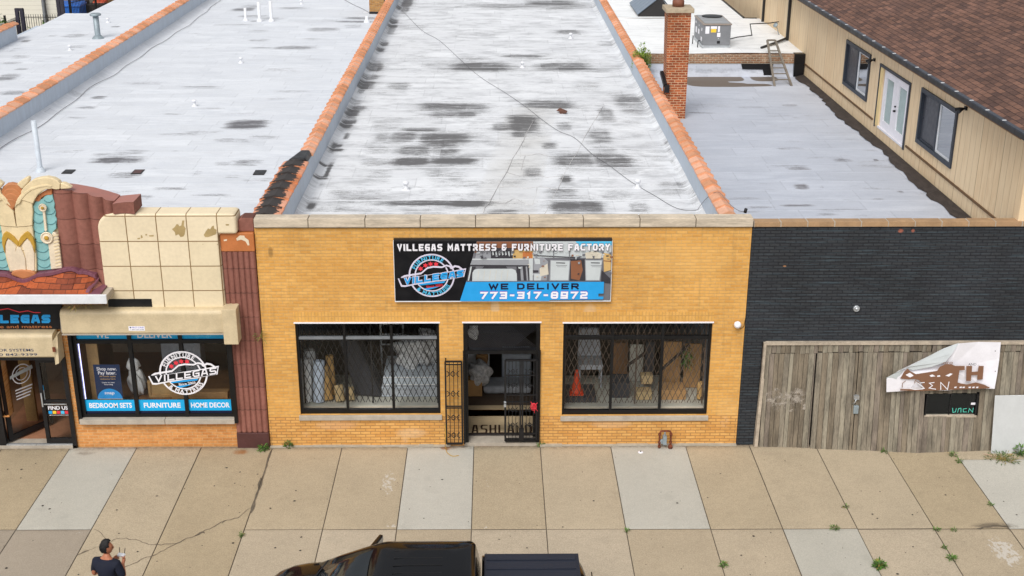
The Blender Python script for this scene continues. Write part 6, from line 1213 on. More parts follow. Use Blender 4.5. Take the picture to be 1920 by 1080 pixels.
for x0_, x1_, z0_, z1_, m in ((.08,.22,.58,.94,'print white'),(.27,.49,.82,.95,'print white'),(.28,.47,.64,.81,'print yellow'),(.53,.60,.66,.95,'print white'),(.51,.63,.42,.62,'print white'),(.52,.63,.08,.22,'print black'),(.55,.58,.32,.36,'print pale')): fl = Flat((ax0, ay0, az0), (1, 0, 0), (0, 0, 1), (0, -1, 0)); fl.rect(x0_*(ax1-ax0), z0_*hh, x1_*(ax1-ax0), z1_*hh, m); fl.build('sticker', ac)
for x0_, x1_, z0_, z1_ in ((.15,.3,.3,.6),(.1,.2,.75,.85),(.45,.6,.35,.6),(.5,.55,.75,.82),(.78,.92,.15,.35),(.82,.9,.65,.8)): fl = Flat((ax0, ay1, az0), (0, -1, 0), (0, 0, 1), (-1, 0, 0)); fl.rect(x0_*1.9, z0_*hh, x1_*1.9, z1_*hh, 'print white'); fl.build('sticker', ac)
b = MB(); b.tube([(8.03, 20.3, ZE+0.14), (8.55, 20.9, ZE+0.14), (9.15, 21.3, ZE+0.14), (9.18, 21.9, ZE+0.45), (10.0, 22.3, ZE+0.42), (10.38, 22.6, ZE+0.42)], 0.02, 6); tag(b.build('gas_pipe', 'black metal', None, (8.5, 20.5, ZE)), 'thin dark pipe running from the air conditioner to the tan wall', 'pipe')
b = MB(); b.tube([(6.92, 19.6, ZE+0.01), (6.93, 19.6, ZE+0.22), (7.0, 19.6, ZE+0.25)], 0.018, 6); b.tube([(6.85, 20.3, ZE+0.01), (6.86, 20.3, ZE+0.3)], 0.018, 6); tag(b.build('drain_pipe', 'black metal', None, (6.9, 19.9, ZE)), 'short dark drain pipes at the left side of the air conditioner', 'pipe')
# chimney
chm = thing('brick_chimney', 'tall square red brick chimney with concrete cap beside the clay tiles', 'chimney', (5.1, 12.4, ZD))
b = MB(); b.hexa([(4.86, 12.12, ZD-0.05), (5.44, 12.12, ZD-0.05), (5.44, 12.78, ZD-0.05), (4.86, 12.78, ZD-0.05)], [(4.79, 12.10, 7.40), (5.46, 12.10, 7.40), (5.46, 12.80, 7.40), (4.79, 12.80, 7.40)]); b.build('stack', 'chimney brick', chm)
b = MB(); b.box(4.72, 5.535, 12.02, 12.88, 7.401, 7.53); b.build('cap', plain('cap concrete', srgb(176,160,136), 0.9, 0.2, 9, 0.01), chm, bevel=0.015)
b = MB(); b.lathe((5.13, 12.48, 7.53), [(0.17, 0), (0.17, 0.16), (0.16, 0.17), (0.16, 0.30), (0.13, 0.31), (0.13, 0.05)], 22); b.build('flue', plain('flue clay', srgb(124,78,60), 0.6, 0.25, 8), chm)
b = MB(); b.box(4.78, 4.92, 11.95, 12.11, 5.12, 5.34); b.bar((4.80, 12.0, 5.32), (4.74, 12.5, 5.62), 0.10); tag(b.build('junction_box', 'black metal', None, (4.85, 12, 5.2)), 'black junction box at the left foot of the red chimney', 'junction box')
# ladder leaning on the brick edge
la = MB(); f0, f1 = Vector((9.09, 16.78, ZD)), Vector((9.66, 16.80, ZD)); t0_, t1_ = Vector((9.11, 18.50, 5.52)), Vector((9.38, 18.50, 5.52))
la.bar(f0, t0_, 0.07, 0.045); la.bar(f1, t1_, 0.07, 0.045)
ld = thing('wooden_ladder', 'weathered grey wooden ladder propped against the old brick edge', 'ladder', (9.37, 16.8, ZD))
for k in range(2): pass
la.build('rail', plain('ladder wood', srgb(122,114,104), 0.85, 0.3, 7), ld)
for k in range(1, 8):
    u = k/8+0.02; p, q = f0.lerp(t0_, u), f1.lerp(t1_, u); r_ = MB(); r_.box(p.x+0.022, q.x-0.022, p.y-0.035, p.y+0.035, p.z-0.012, p.z+0.012); r_.build('rung', 'ladder wood', ld)
r_ = MB(); r_.box(t0_.x, t1_.x, 18.46, 18.54, 5.50, 5.55); r_.build('top_bar', 'ladder wood', ld)
b = MB(); b.tube([(9.1, 19.3, ZE+0.05), (9.7, 20.1, ZE+0.06), (10.33, 21.0, ZE+0.08)], 0.045, 8); tag(b.build('loose_downpipe', 'sign edge', None, (9.7, 20, ZE)), 'dark loose downpipe lying on the white roof behind the ladder', 'pipe')
sb = G(1196, 90, ZE+0.1)
plain('shrub leaf', srgb(150,172,66), .7, .3, 20)
leafy('roof_shrub', (4.78, 17.9, ZE-.5), 0.42, 1.0, 900, ['shrub leaf', 'leaf', 'leaf dry'], 'green shrub growing behind the clay tiles near the chimney', 'shrub', 0.05, 0.10, 0.2, 21, up=0.8)

# ------------------------------------------------------------------ tan boarded house at the right
hs_ = thing('tan_house', 'tan boarded house with brown shingle roof and black framed windows', 'house', (12, 10, 0)); HX = 10.42
t = NT('tan siding'); p = t.pos(); sp = t.new('ShaderNodeSeparateXYZ'); t.l(p, sp.inputs[0]); yy = t.math('MULTIPLY', sp.outputs[1], 1/0.305); fr = t.math('FRACT', yy); gv = t.ramp(t.math('ABSOLUTE', t.math('SUBTRACT', fr, 0.5)), 0.462, 0.488)
wn = t.new('ShaderNodeTexWhiteNoise'); wn.noise_dimensions = '1D'; t.l(t.math('FLOOR', t.math('MULTIPLY', sp.outputs[1], 1/1.22)), wn.inputs['W']); n1 = t.noise(t.pos(1, 4, 0.6), 2.5, 5)
big = t.ramp(t.math('ABSOLUTE', t.math('SUBTRACT', t.math('FRACT', t.math('MULTIPLY', sp.outputs[1], 1/1.22)), 0.5)), 0.488, 0.496)
c = t.mix(t.ramp(n1, 0.3, 0.7), srgb(222,192,152), srgb(234,208,170)); c = t.mix(t.math('MULTIPLY', wn.outputs['Value'], 0.35), c, srgb(240,220,186)); c = t.mix(t.math('MULTIPLY', gv, 0.45), c, srgb(150,118,84)); c = t.mix(t.math('MULTIPLY', big, 0.6), c, srgb(120,92,64))
t.base(c); t.rough(0.75); t.bump(t.math('MULTIPLY', gv, -1), 0.006)
W1 = (10.93, 13.46, 5.08, 6.42); DRH = (7.32, 10.02, 4.62, 6.33); W2 = (3.94, 6.47, 5.06, 6.44)
b = MB(); b.wall(0.02, 46, 3.9, 6.78, HX, HX+0.2, [(W1[0], W1[1], W1[2], W1[3]), (7.44, 9.70, 4.66, 6.27), (W2[0], W2[1], W2[2], W2[3])], swap=True); b.wall(HX+0.2, 22, 4.97, 6.8, 0.02, 0.29, [])
b.build('siding', 'tan siding', hs_)
b = MB(); b.quad((HX+3, 0.5, 4.2), (HX+3, 30, 4.2), (HX+3, 30, 7), (HX+3, 0.5, 7)); b.quad((HX+.2, 0.5, 4.3), (HX+3, 0.5, 4.3), (HX+3, 30, 4.3), (HX+.2, 30, 4.3), 1); b.quad((HX+.2, 0.5, 6.77), (HX+3, 0.5, 6.77), (HX+3, 30, 6.77), (HX+.2, 30, 6.77), 0); b.quad((HX+.2, 10.4, 4.3), (HX+3, 10.4, 4.3), (HX+3, 10.4, 6.77), (HX+.2, 10.4, 6.77)); b.build('interior', ['interior wall', 'wood brown'], hs_)
plain('insect screen', srgb(58,60,68), 0.35, 0.12, 8)
dwf = plain('charcoal frame', srgb(52,58,68), 0.5, 0.15, 8)
def hwin(W_, lab):
    b = MB(); y0, y1, z0, z1 = W_; t_ = 0.10
    for a, c, d, e in ((y0, y0+t_, z0, z1), (y1-t_, y1, z0, z1), (y0+t_, y1-t_, z0, z0+t_), (y0+t_, y1-t_, z1-t_, z1)): b.box(HX-0.045, HX+0.06, a, c, d, e)
    m = (y0+y1)/2-0.02; b.box(HX-0.02, HX+0.05, m-0.04, m+0.04, z0+t_, z1-t_)
    for a, c in ((y0+t_, m-0.04), (m+0.04, y1-t_)):
        for (p, q, r, s) in ((a, a+.045, z0+t_, z1-t_), (c-.045, c, z0+t_, z1-t_), (a+.045, c-.045, z0+t_, z0+t_+.045), (a+.045, c-.045, z1-t_-.045, z1-t_)): b.box(HX+0.0, HX+0.04, p, q, r, s, 0 if c > m else 1)
    w_ = b.build('window', ['charcoal frame', 'white metal'], hs_); w_['label'] = lab
    b = MB(); b.quad((HX+.02, y0+t_, z0+t_), (HX+.02, m-.03, z0+t_), (HX+.02, m-.03, z1-t_), (HX+.02, y0+t_, z1-t_)); b.quad((HX+.02, m+.03, z0+t_), (HX+.02, y1-t_, z0+t_), (HX+.02, y1-t_, z1-t_), (HX+.02, m+.03, z1-t_), 1); b.build('pane', ['house glass', 'insect screen'], w_)
hwin(W1, 'sliding window nearer the ladder'); hwin(W2, 'sliding window nearer the street')
b = MB(); y0, y1, z0, zq = 7.44, 9.70, 4.66, 6.27
b.box(HX-0.03, HX+0.05, y0-0.09, y0, z0-0.05, zq+0.09); b.box(HX-0.03, HX+0.03, y1+0.26, y1+0.31, z0-0.05, zq+0.05); b.box(HX-0.035, HX+0.03, y0, y1+0.31, zq+0.02, zq+0.09); b.box(HX-0.012, HX+0.02, y1+0.001, y1+0.25, z0, zq, 1); b.build('door_surround', ['charcoal frame', plain('pale timber', srgb(232,206,150), 0.7, 0.12)], hs_)
for k, (a, c) in enumerate(((y0+0.03, (y0+y1)/2-0.005), ((y0+y1)/2+0.005, y1-0.03))):
    b = MB(); s_ = 0.24
    for p, q, r, s in ((a, a+s_, z0+.04, zq-.03), (c-s_, c, z0+.04, zq-.03), (a+s_, c-s_, z0+.04, z0+.24), (a+s_, c-s_, zq-.20, zq-.03)): b.box(HX+0.03, HX+0.08, p, q, r, s)
    dl = b.build('french_door', 'print white', hs_)
    b = MB(); b.quad((HX+.06, a+s_, z0+.24), (HX+.06, c-s_, z0+.24), (HX+.06, c-s_, zq-.2), (HX+.06, a+s_, zq-.2)); b.build('pane', 'frosted glass', dl)
    if k == 0:
        b = MB(); b.tube([(HX+.03, c-0.10, z0+0.72), (HX-.03, c-0.10, z0+0.72)], 0.03, 8); b.tube([(HX+.03, c-0.10, z0+0.84), (HX-.01, c-0.10, z0+0.84)], 0.025, 8); b.build('handle', 'black metal', dl)
b = MB(); b.box(HX-0.02, HX+0.08, y0, y1, z0-0.02, z0+0.035); b.build('door_sill', 'print white', hs_)
b = MB(); b.box(HX-0.03, HX-0.001, 10.2, 18.4, 4.725, 4.775); b.box(HX-0.03, HX-0.001, 0.45, 7.2, 4.735, 4.785); b.build('trim_strip', plain('stained trim', srgb(112,84,58), 0.8, 0.35, 6), hs_)
b = MB(); b.box(HX-0.02, HX-0.001, 0.45, 46, 6.64, 6.76); b.build('frieze_board', 'wood brown', hs_)
ex, ez, rx, rz = 10.14, 6.98, 19.0, 9.9
b = MB(); b.hexa([(ex, -0.7, ez-0.16), (rx, -0.7, rz-0.16), (rx, 46, rz-0.16), (ex, 46, ez-0.16)], [(ex, -0.7, ez), (rx, -0.7, rz), (rx, 46, rz), (ex, 46, ez)])
b.add([(rx, -0.7, rz), (28, -0.7, ez), (28, 46, ez), (rx, 46, rz)], [(0, 1, 2, 3)])
brick('brown shingle', 'yx', 0.30, 0.135, 0.007, srgb(130,96,82), srgb(90,68,62), srgb(52,40,38), off=0.37, var=0.34, bumpd=0.016)
b.build('roof', 'brown shingle', hs_)
t = MATS['brown shingle'].node_tree
b = MB(); b.box(ex-0.085, ex-0.001, -0.7, 46, ez-0.12, ez-0.02); b.box(ex-0.085, ex+0.01, -0.7, 46, ez-0.018, ez+0.012, 1)
y = 0.6
while y < 46: b.box(ex-0.09, ex-0.01, y, y+0.03, ez+0.013, ez+0.024, 2); y += 0.92
b.build('gutter', ['sign edge', 'charcoal frame', 'white metal'], hs_)
b = MB(); b.box(HX-0.10, HX-0.003, 20.95, 21.05, 5.1, 6.62); b.box(HX-0.09, HX-0.003, 25.3, 25.4, 5.0, 6.62); b.build('downpipe', 'sign edge', hs_)
def wlight(py, pz, lab):
    b = MB(); b.box(HX-0.05, HX-0.001, py-0.05, py+0.05, pz-0.04, pz+0.04)
    for s_ in (-.07, .07): b.tube([(HX-0.05, py, pz), (HX-0.14, py+s_, pz-0.02), (HX-0.22, py+s_*1.5, pz-0.06)], [0.015, 0.03, 0.045], 8)
    tag(b.build('wall_lamp', 'black metal', None, (HX, py, pz)), lab, 'lamp')
p_ = S(1813, 203, HX); wlight(p_.y, p_.z, 'black twin-head lamp above the near right window of the tan house')
p_ = S(1641, 112, HX); wlight(p_.y, p_.z, 'black lamp between far window and white doors of the tan house')
p_ = S(1612, 57, HX)
b = MB(); p_ = S(1467, 47, HX); b.lathe((HX-0.25, p_.y, p_.z), [(0.10, 0), (0.09, 0.02), (0.02, 0.04)], 14, 0, (-0.6, -0.5, 0.5)); b.tube([(HX-0.23, p_.y, p_.z), (HX-0.1, p_.y, p_.z-0.35), (HX-0.003, p_.y, p_.z-0.4)], 0.015, 6); tag(b.build('satellite_dish', 'galvanised', None, p_), 'small grey dish on an arm at the far tan wall', 'dish')

# ------------------------------------------------------------------ roof furniture of the left roofs
def pole(px, pyb, pyt, z, r, label, mat='galvanised', cap=None, name='vent_pipe', grp=None):
    c = G(px, pyb, z); t_ = F(px, pyt, c.y); v = thing(name, label, 'vent pipe', (c.x, c.y, z), grp) if cap else None
    b = MB(); b.tube([(c.x, c.y, z-0.02), (c.x, c.y, z+0.0), (c.x, c.y, t_.z)], r, 12); b.lathe((c.x, c.y, z), [(r*2.2, -0.01), (r*2, 0.02), (r*1.2, 0.12)], 12)
    if not cap: tag(b.build(name, mat, None, (c.x, c.y, z)), label, 'vent pipe', grp); return
    b.build('pipe', mat, v); b = MB(); b.lathe((c.x, c.y, t_.z), [(r*1.1, -0.04), (r*1.9, -0.02), (r*1.9, 0.04), (r*1.4, 0.07)], 12); b.build('rain_cap', mat, v)
pole(76, 322, 226, ZB, 0.066, 'tall bare grey vent pipe standing behind the palm ornament', plain('pale pipe', srgb(196,204,212), .5, .12))
pole(487, 40, 3, ZB, 0.07, 'white vent pipe, left of the pair at the back of the left roof', 'white metal'); pole(509, 40, 2, ZB, 0.07, 'white vent pipe, right of the pair at the back of the left roof', 'white metal')
pole(461, 39, 15, ZB, 0.06, 'short white vent pipe left of the tall pair at the roof back', 'white metal'); pole(688, 42, 30, ZB, 0.07, 'short white vent pipe before the yellow brick chimney', 'white metal')
vent(*z1(985, 538), ZB, 'small white roof vent in the middle of the left white roof'); vent(*z1(1220, 318), ZB, 'small white roof vent right of middle on the left white roof'); vent(*z5(270, 20), ZB, 'small white roof vent at the far back of the left white roof')
c = G(706, 26, ZB); b = MB(); b.box(c.x-0.32, c.x+0.35, c.y, c.y+0.7, ZB-0.05, ZB+1.1); b.box(c.x-0.33, c.x+0.36, c.y-0.02, c.y+0.72, ZB+0.0, ZB+0.10, 1); tag(b.build('brick_stack', ['tan brick', 'black metal'], None, (c.x, c.y, ZB)), 'yellow-brown brick stack at the back beside the orange tiles', 'chimney')
cbB = [G(*z1(*p), ZB+0.02) for p in ((-60, 775), (0, 755), (100, 695), (180, 650), (290, 580), (400, 490), (500, 420), (600, 365), (720, 280), (850, 195), (980, 110), (1115, 0))]
b = MB(); P = smooth_path(cbB); P = [Vector((max(-13.7, p.x)+0.05*math.sin(p.y*1.7), p.y, ZB+0.03)) for p in P]; b.tube(P, 0.009, 5); tag(b.build('roof_cable', 'cable grey', None, P[0]), 'thin black cable along the foot of the left parapet', 'cable')
cl = [G(*z5(*p), ZB+0.02) for p in ((470, -6), (520, 22), (560, 40), (600, 62))]; b = MB(); b.tube(smooth_path(cl), 0.010, 5); tag(b.build('roof_cable', 'cable grey', None, cl[0]), 'short dark cable at the back of the left roof by the brick stack', 'cable')
# far left roof
far = thing('flat_roofed_building', 'farthest left white flat roof with patchy stains and clay tile edge', 'building', (-17, 14, 0)); ZC = 4.0
C1 = [(130,208,22,5,.9),(110,288,40,8,.6),(60,318,45,6,.6),(110,350,30,5,.6),(40,390,50,16,.75),(70,470,60,10,.7),(640,97,90,3,.9),(585,135,20,3,.8),(820,14,50,14,1),(380,180,50,8,.5),(400,235,40,7,.5),(200,310,25,5,.5),(290,290,25,5,.4),(330,320,25,4,.4),(50,258,30,4,.4),(270,180,20,5,.35),(90,245,30,3,.5),(310,230,30,5,.35),(560,180,30,4,.3),(10,470,20,8,.6)]
bpts = [(-19.6, 0.3), (-14.33, 0.3), (-14.33, 44), (-17.95, 44), (-18.9, 34.6), (-19.9, 34.4), (-20.0, 30.6), (-19.6, 28)]
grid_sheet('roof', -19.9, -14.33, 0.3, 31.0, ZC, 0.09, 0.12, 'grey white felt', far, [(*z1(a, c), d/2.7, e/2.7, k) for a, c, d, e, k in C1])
pts = [G(70, 50, ZC), G(122, 25, ZC), G(165, 25, ZC), G(215, 0, ZC), G(240, -14, ZC)]
b = MB(); b.poly([(-19.9, 31.0, ZC), (-14.33, 31.0, ZC), (-14.33, 46, ZC), (pts[4].x, 46, ZC), (pts[3].x, pts[3].y, ZC), (pts[2].x, pts[2].y, ZC), (pts[1].x, pts[1].y, ZC)]); b.build('rear_roof', 'grey white felt', far)
b = MB(); b.box(-20.1, -19.905, 0.3, 31.0, 0, ZC-0.02); b.box(-19.9, -14.4, 0.02, 0.28, 0, ZC+0.3); b.prism([(pts[1].x, pts[1].y, 0), (pts[2].x, pts[2].y, 0), (pts[3].x, pts[3].y, 0), (pts[4].x, 46, 0), (-14.4, 46, 0), (-14.4, 31.1, 0), (-19.9, 31.1, 0)], (0, 0, ZC-0.02)); b.build('wall', 'parapet paint', far)
pe_ = G(70, 50, ZC); xw = -19.6
b = MB(); b.box(-19.95, -19.62, 0.3, 27.4, ZC-0.1, 4.60); b.build('parapet', 'parapet paint', far)
tiles('tile_coping', -20.02, -19.58, 0.4, 27.4, 4.60, 0.62, 'terracotta', far)
pole(184, 72, 28, ZC, 0.12, 'grey capped vent pipe standing on the farthest left white roof', 'galvanised', True)
vent(*z1(355, 255), ZC, 'small white roof vent on the farthest left roof before the capped pipe'); vent(*z1(547, 115), ZC, 'small white roof vent behind the capped pipe on the farthest left roof')
# yard behind: iron fence, white boarded house, bins
def fence(name, P0, P1, h, label, step=0.13):
    P0, P1 = Vector(P0), Vector(P1); L = (P1-P0).length; n = int(L/step); v = thing(name, label, 'fence', tuple(P0)); b = MB()
    for k in range(n+1): p = P0.lerp(P1, k/n); b.bar(p, p+Vector((0, 0, h)), 0.022)
    for z in (0.15, h-0.15): b.bar(P0+Vector((0, 0, z)), P1+Vector((0, 0, z)), 0.035)
    b.build('railings', 'black metal', v)
    for k in range(int(L/2.4)+1):
        p = P0.lerp(P1, min(1, k*2.4/L)); b = MB(); b.box(p.x-.05, p.x+.05, p.y-.05, p.y+.05, -0.22, h+0.12); b.build('post', 'black metal', v)
YF = 46.0
a, c = F(44, 28, YF), F(112, 28, YF); hF = F(70, 27, YF).z
fence('iron_fence', (a.x, YF, -0.2), (c.x, YF, -0.2), hF+0.2, 'black iron railings running to the gate post beside white house')
a2 = F(0, 45, YF-6); e2 = F(34, 33, YF); fence('iron_fence', (a2.x-1.5, YF-9, -0.2), (e2.x, YF, -0.2), hF+0.1, 'black iron railings coming forward at far top left corner')
a, c = F(116, 20, YF), F(205, 4, YF+8); fence('iron_fence', (a.x+0.3, YF+0.5, -0.2), (c.x+2.5, YF+8, -0.2), hF+0.9, 'black iron railings in front of the blue bin')
def gpost(x0, x1, pyt, label, dbl=True):
    p, q = F(x0, pyt, YF-0.3), F(x1, pyt, YF-0.3); b = MB(); b.box(p.x-.09, p.x+.09, YF-.4, YF-.22, -.22, p.z); b.box(q.x-.09, q.x+.09, YF-.4, YF-.22, -.22, p.z); b.box(p.x-.09, q.x+.09, YF-.38, YF-.24, p.z-.12, p.z+0.02); tag(b.build('gate_frame', plain('gate paint', srgb(52,50,62), 0.5, 0.15), None, (p.x, YF-.3, -.2)), label, 'gate frame')
gpost(31, 40, 16, 'narrow dark steel gate frame in front of white boarded house'); gpost(107, 114, -12, 'taller dark steel gate frame left of the blue bin')
t = NT('white siding'); p = t.pos(); sp = t.new('ShaderNodeSeparateXYZ'); t.l(p, sp.inputs[0]); fr = t.math('FRACT', t.math('MULTIPLY', sp.outputs[2], 1/0.26)); gv = t.ramp(fr, 0.86, 0.94); t.base(t.mix(t.math('MULTIPLY', gv, .35), srgb(224,220,206), srgb(160,156,144))); t.rough(.6); t.bump(fr, 0.01)
wh = thing('white_house', 'white boarded house wall beyond the iron fence at top left', 'house', (-30, 55, 0)); x1_ = F(78, 5, 52).x; x2_ = F(106, 5, 52).x
b = MB(); b.box(-60, x1_, 52, 60, -.2, 6.5); b.box(x1_+.12, x2_, 52.3, 60, -.2, 6.5); b.build('wall', 'white siding', wh); b = MB(); b.box(x1_+0.001, x1_+.119, 51.95, 52.2, -.2, 6.5); b.build('downpipe', 'grey metal', wh)
b = MB(); b.prism([(-60, 51.4, 6.5), (x2_+.5, 51.4, 6.5), (x2_+.5, 60.5, 6.5), (-60, 60.5, 6.5)], (0, 0, .3)); b.build('roof', 'brown shingle', wh)
def bin_(px, py, yy, w_, h, mat, label):
    p = F(px, py, yy); v = thing('wheeled_bin', label, 'bin', (p.x, yy, -.2)); zt = p.z
    b = MB(); b.hexa([(p.x-w_*.42, yy-w_*.42, -.15), (p.x+w_*.42, yy-w_*.42, -.15), (p.x+w_*.42, yy+w_*.42, -.15), (p.x-w_*.42, yy+w_*.42, -.15)], [(p.x-w_/2, yy-w_/2, zt-.12), (p.x+w_/2, yy-w_/2, zt-.12), (p.x+w_/2, yy+w_/2, zt-.12), (p.x-w_/2, yy+w_/2, zt-.12)]); b.build('body', mat, v, bevel=.03)
    b = MB(); b.hexa([(p.x-w_*.54, yy-w_*.56, zt-.119), (p.x+w_*.54, yy-w_*.56, zt-.119), (p.x+w_*.54, yy+w_*.56, zt-.119), (p.x-w_*.54, yy+w_*.56, zt-.119)], [(p.x-w_*.48, yy-w_*.46, zt-.03), (p.x+w_*.48, yy-w_*.46, zt-.03), (p.x+w_*.48, yy+w_*.46, zt+.04), (p.x-w_*.48, yy+w_*.46, zt+.04)]); b.build('lid', mat, v, bevel=.02)
    b = MB()
    for s_ in (-1, 1): b.lathe((p.x+s_*w_*.43, yy+w_*.35, -.08), [(.11, -.03), (.12, 0), (.11, .03)], 14, 0, (1, 0, 0))
    b.build('wheel', 'black metal', v)
plain('bin blue', srgb(36,96,180), .45, .1); plain('bin orange', srgb(206,84,50), .5, .1)
bin_(134, 5, 51, 1.3, 1.6, 'bin blue', 'bright blue wheeled bin behind the iron railings'); bin_(187, 1, 53, .7, 1.0, 'bin orange', 'small orange bin right of the dark wooden crates')
b = MB(); p = F(158, 2, 52); b.box(p.x-.75, p.x+.1, 51.6, 52.6, -.2, p.z); b.box(p.x+.15, p.x+1.1, 51.8, 52.8, -.2, p.z-.2); tag(b.build('timber_crates', 'dark clutter', None, (p.x, 52, -.2)), 'dark brown wooden crates right of the blue bin', 'crates')
b = MB(); x = x2_+.3; b.box(x, x+8, 58, 58.4, -.2, 4.0); tag(b.build('yard_wall', 'tan brick', None, (x+4, 58, -.2)), 'brownish yard wall behind the bins', 'wall')
c = F(3, 35, 44); leafy('garden_shrub', (c.x-.3, 44, c.z-1.2), .9, 1.6, 260, ['leaf dark', 'leaf', 'leaf dark'], 'green shrub at the far top left before the white house', 'shrub', .12, .28, .3, 31)
c = F(84, 38, 47); leafy('garden_shrub', (c.x, 47, -.2), 1.1, c.z+.4, 260, ['leaf dark', 'leaf', 'leaf dark'], 'low green shrub seen through the black iron railings', 'shrub', .12, .28, .3, 32, sx=1.6)
# weeds in the pavement joints
WD = [(541,838,.12,.22,40,'leafy weed at the foot of the yellow wall left of the window'),(494,843,.15,.16,46,'leafy weed at the foot of the dark pilaster base'),(1013,834,.10,.14,34,'weed at the right foot of the closed security gate'),(1565,992,.10,.10,30,'weed on the long joint below the plank door'),(1649,1062,.15,.13,70,'largest round green weed near the bottom right'),(1357,1062,.09,.12,30,'spindly weed at bottom edge right of the truck'),(1586,951,.06,.06,18,'tiny weed in the slanting joint under the timber boarding'),(1785,1048,.11,.10,34,'weed in the slanting joint left of the white stain'),(1771,1028,.05,.07,14,'tiny weed just above the weed by the white stain'),(1658,848,.07,.10,20,'yellowish weed against the timber foot'),(1787,854,.09,.12,24,'weed at the timber foot left of the leaning white board'),(1798,866,.08,.07,22,'low weed at the corner of the pale right slab'),(1756,994,.07,.05,16,'low weed left of the broken slab corner'),(1789,995,.06,.04,12,'flat weed close to the broken slab corner'),(1912,852,.15,.30,50,'tall weed in the right corner past the leaning board'),(1857,947,.06,.06,14,'dark weed in the joint of the pale right slab'),(453,1005,.05,.09,18,'small weed on the joint below the long pavement crack'),(1175,997,.05,.06,14,'tiny weed at the joint corner right of the truck')]
for k, (px, py, r, h, n, lab) in enumerate(WD):
    c = G(px, py, 0.0); r *= .85; h *= .8; leafy('weed', (c.x, c.y, 0.0), r, h, n*2, ['leaf', 'leaf dark', 'leaf dry'], lab, 'weed', .016 if r < .1 else .03, .05+.3*r, .3, 50+k, 'weeds in the pavement joints')
c = G(1880, 862, 0); leafy('weed', (c.x, c.y, 0), .34, .10, 170, ['leaf dark', 'leaf dry', 'leaf'], 'wide straggly half-dry weed patch before the leaning white board', 'weed', .02, .09, .3, 80, 'weeds in the pavement joints', sx=1.4)
c = F(488, 628, -0.06); leafy('weed', (c.x, -0.06, c.z-.05), .12, .14, 60, ['leaf', 'leaf dry', 'leaf dark'], 'grassy tuft growing from the joint between maroon pilaster and yellow wall', 'weed', .012, .16, .4, 81)
c = F(148, 571, -0.5); leafy('weed', (c.x, -0.45, 3.48), .30, .12, 90, ['leaf dry', 'wood brown', 'leaf dry'], 'dead brown weed hanging over the corner of the shutter housing', 'weed', .015, .16, .6, 82, sx=1.4)
c = F(250, 546, -0.06); leafy('weed', (c.x, -0.07, c.z), .06, .14, 26, ['leaf dry', 'wood brown', 'leaf dry'], 'dry tuft sprouting from a joint of the cream tiles', 'weed', .01, .09, .4, 83)
b = MB(); c = G(1201, 848, 0); b.lathe((c.x, c.y, 0), [(.06, 0), (.055, .012), (.02, .018)], 14); b.lathe((c.x, c.y, .012), [(.018, 0), (.014, .02)], 8, 1); tag(b.build('pavement_drain', ['print white', 'gum'], None, (c.x, c.y, 0)), 'small round white cap set in the pale slab before the right window', 'drain cap')
b = MB(); c = G(1855, 853, 0); b.prism([(c.x-.12, c.y+.06, .006), (c.x+.14, c.y-.05, .006), (c.x+.02, c.y-.08, .006)], (0, 0, .004)); tag(b.build('paper_scrap', plain('scrap paper', srgb(214,184,158), .8, .1), None, (c.x, c.y, 0)), 'pale pinkish paper scrap on the ground before the leaning board', 'litter')
b = MB(); b.tube(smooth_path([G(836, 838, .012), G(838, 848, .012), G(848, 855, .012), G(860, 854, .012)]), .008, 5); b.tube([(-1.26, -.19, .05), (-1.24, -.21, .35), (-1.25, -.19, .62)], .008, 5); tag(b.build('yellow_cord', 'ornament gold', None, G(838, 848, 0)), 'thin yellow cord trailing from the folded gate onto the pavement', 'cord')
# ------------------------------------------------------------------ black pickup parked at the kerb

plain('truck black', srgb(9,10,13), 0.14, 0.10, 3, spec=0.12); plain('tonneau', srgb(36,40,52), 0.45, 0.12, 6, 0.004, stretch=(0.4, 3, 1)); plain('tyre', srgb(26,26,28), 0.9, 0.15); plain('rim metal', srgb(150,152,156), 0.3, 0.1, 4, metal=0.8); plain('lamp clear', srgb(210,214,220), 0.1, 0.05); plain('lamp red', srgb(150,18,20), 0.15, 0.05); plain('dark glass', srgb(16,24,28), 0.06, 0.2, 3, spec=0.8); plain('trim black', srgb(24,24,26), 0.6, 0.1)
bt = MATS['truck black'].node_tree.nodes['Principled BSDF']; bt.inputs['Coat Weight'].default_value = 0.28; bt.inputs['Coat IOR'].default_value = 1.55; bt.inputs['Coat Roughness'].default_value = 0.03
YT = -7.17; RZ = -0.15
tk = thing('pickup_truck', 'glossy black crew cab pickup truck with soft bed cover parked along the kerb', 'pickup truck', (-1.35, YT, RZ))
def loft(secs, prof_fn):
    b = MB(); rings = [prof_fn(*s) for s in secs]; n = len(rings[0]); o = 0
    for rg in rings: b.v += rg
    for i in range(len(rings)-1):
        for j in range(n):
            j2 = (j+1) % n; b.f.append((i*n+j, i*n+j2, (i+1)*n+j2, (i+1)*n+j)); b.mi.append(0); b.sm.append(True)
    b.f.append(tuple(range(n-1, -1, -1))); b.f.append(tuple((len(rings)-1)*n+j for j in range(n))); b.mi += [0, 0]; b.sm += [False, False]
    return b
def sec(x, hw, zb, zt, cr, r=0.12, sweep=0.0):
    half = [(hw*0.93, zb), (hw*0.99, zb+0.12), (hw, (zb+zt)/2), (hw*0.985, zt-r), (hw*0.96, zt-r*0.35), (hw*0.90, zt-0.01), (hw*0.78, zt+cr*0.55), (hw*0.5, zt+cr*0.85), (0, zt+cr)]
    pts = half+[(-y, z) for y, z in reversed(half[:-1])]
    return [(x+sweep*(abs(y)/hw)**2.2, YT+y, z+RZ) for y, z in pts]
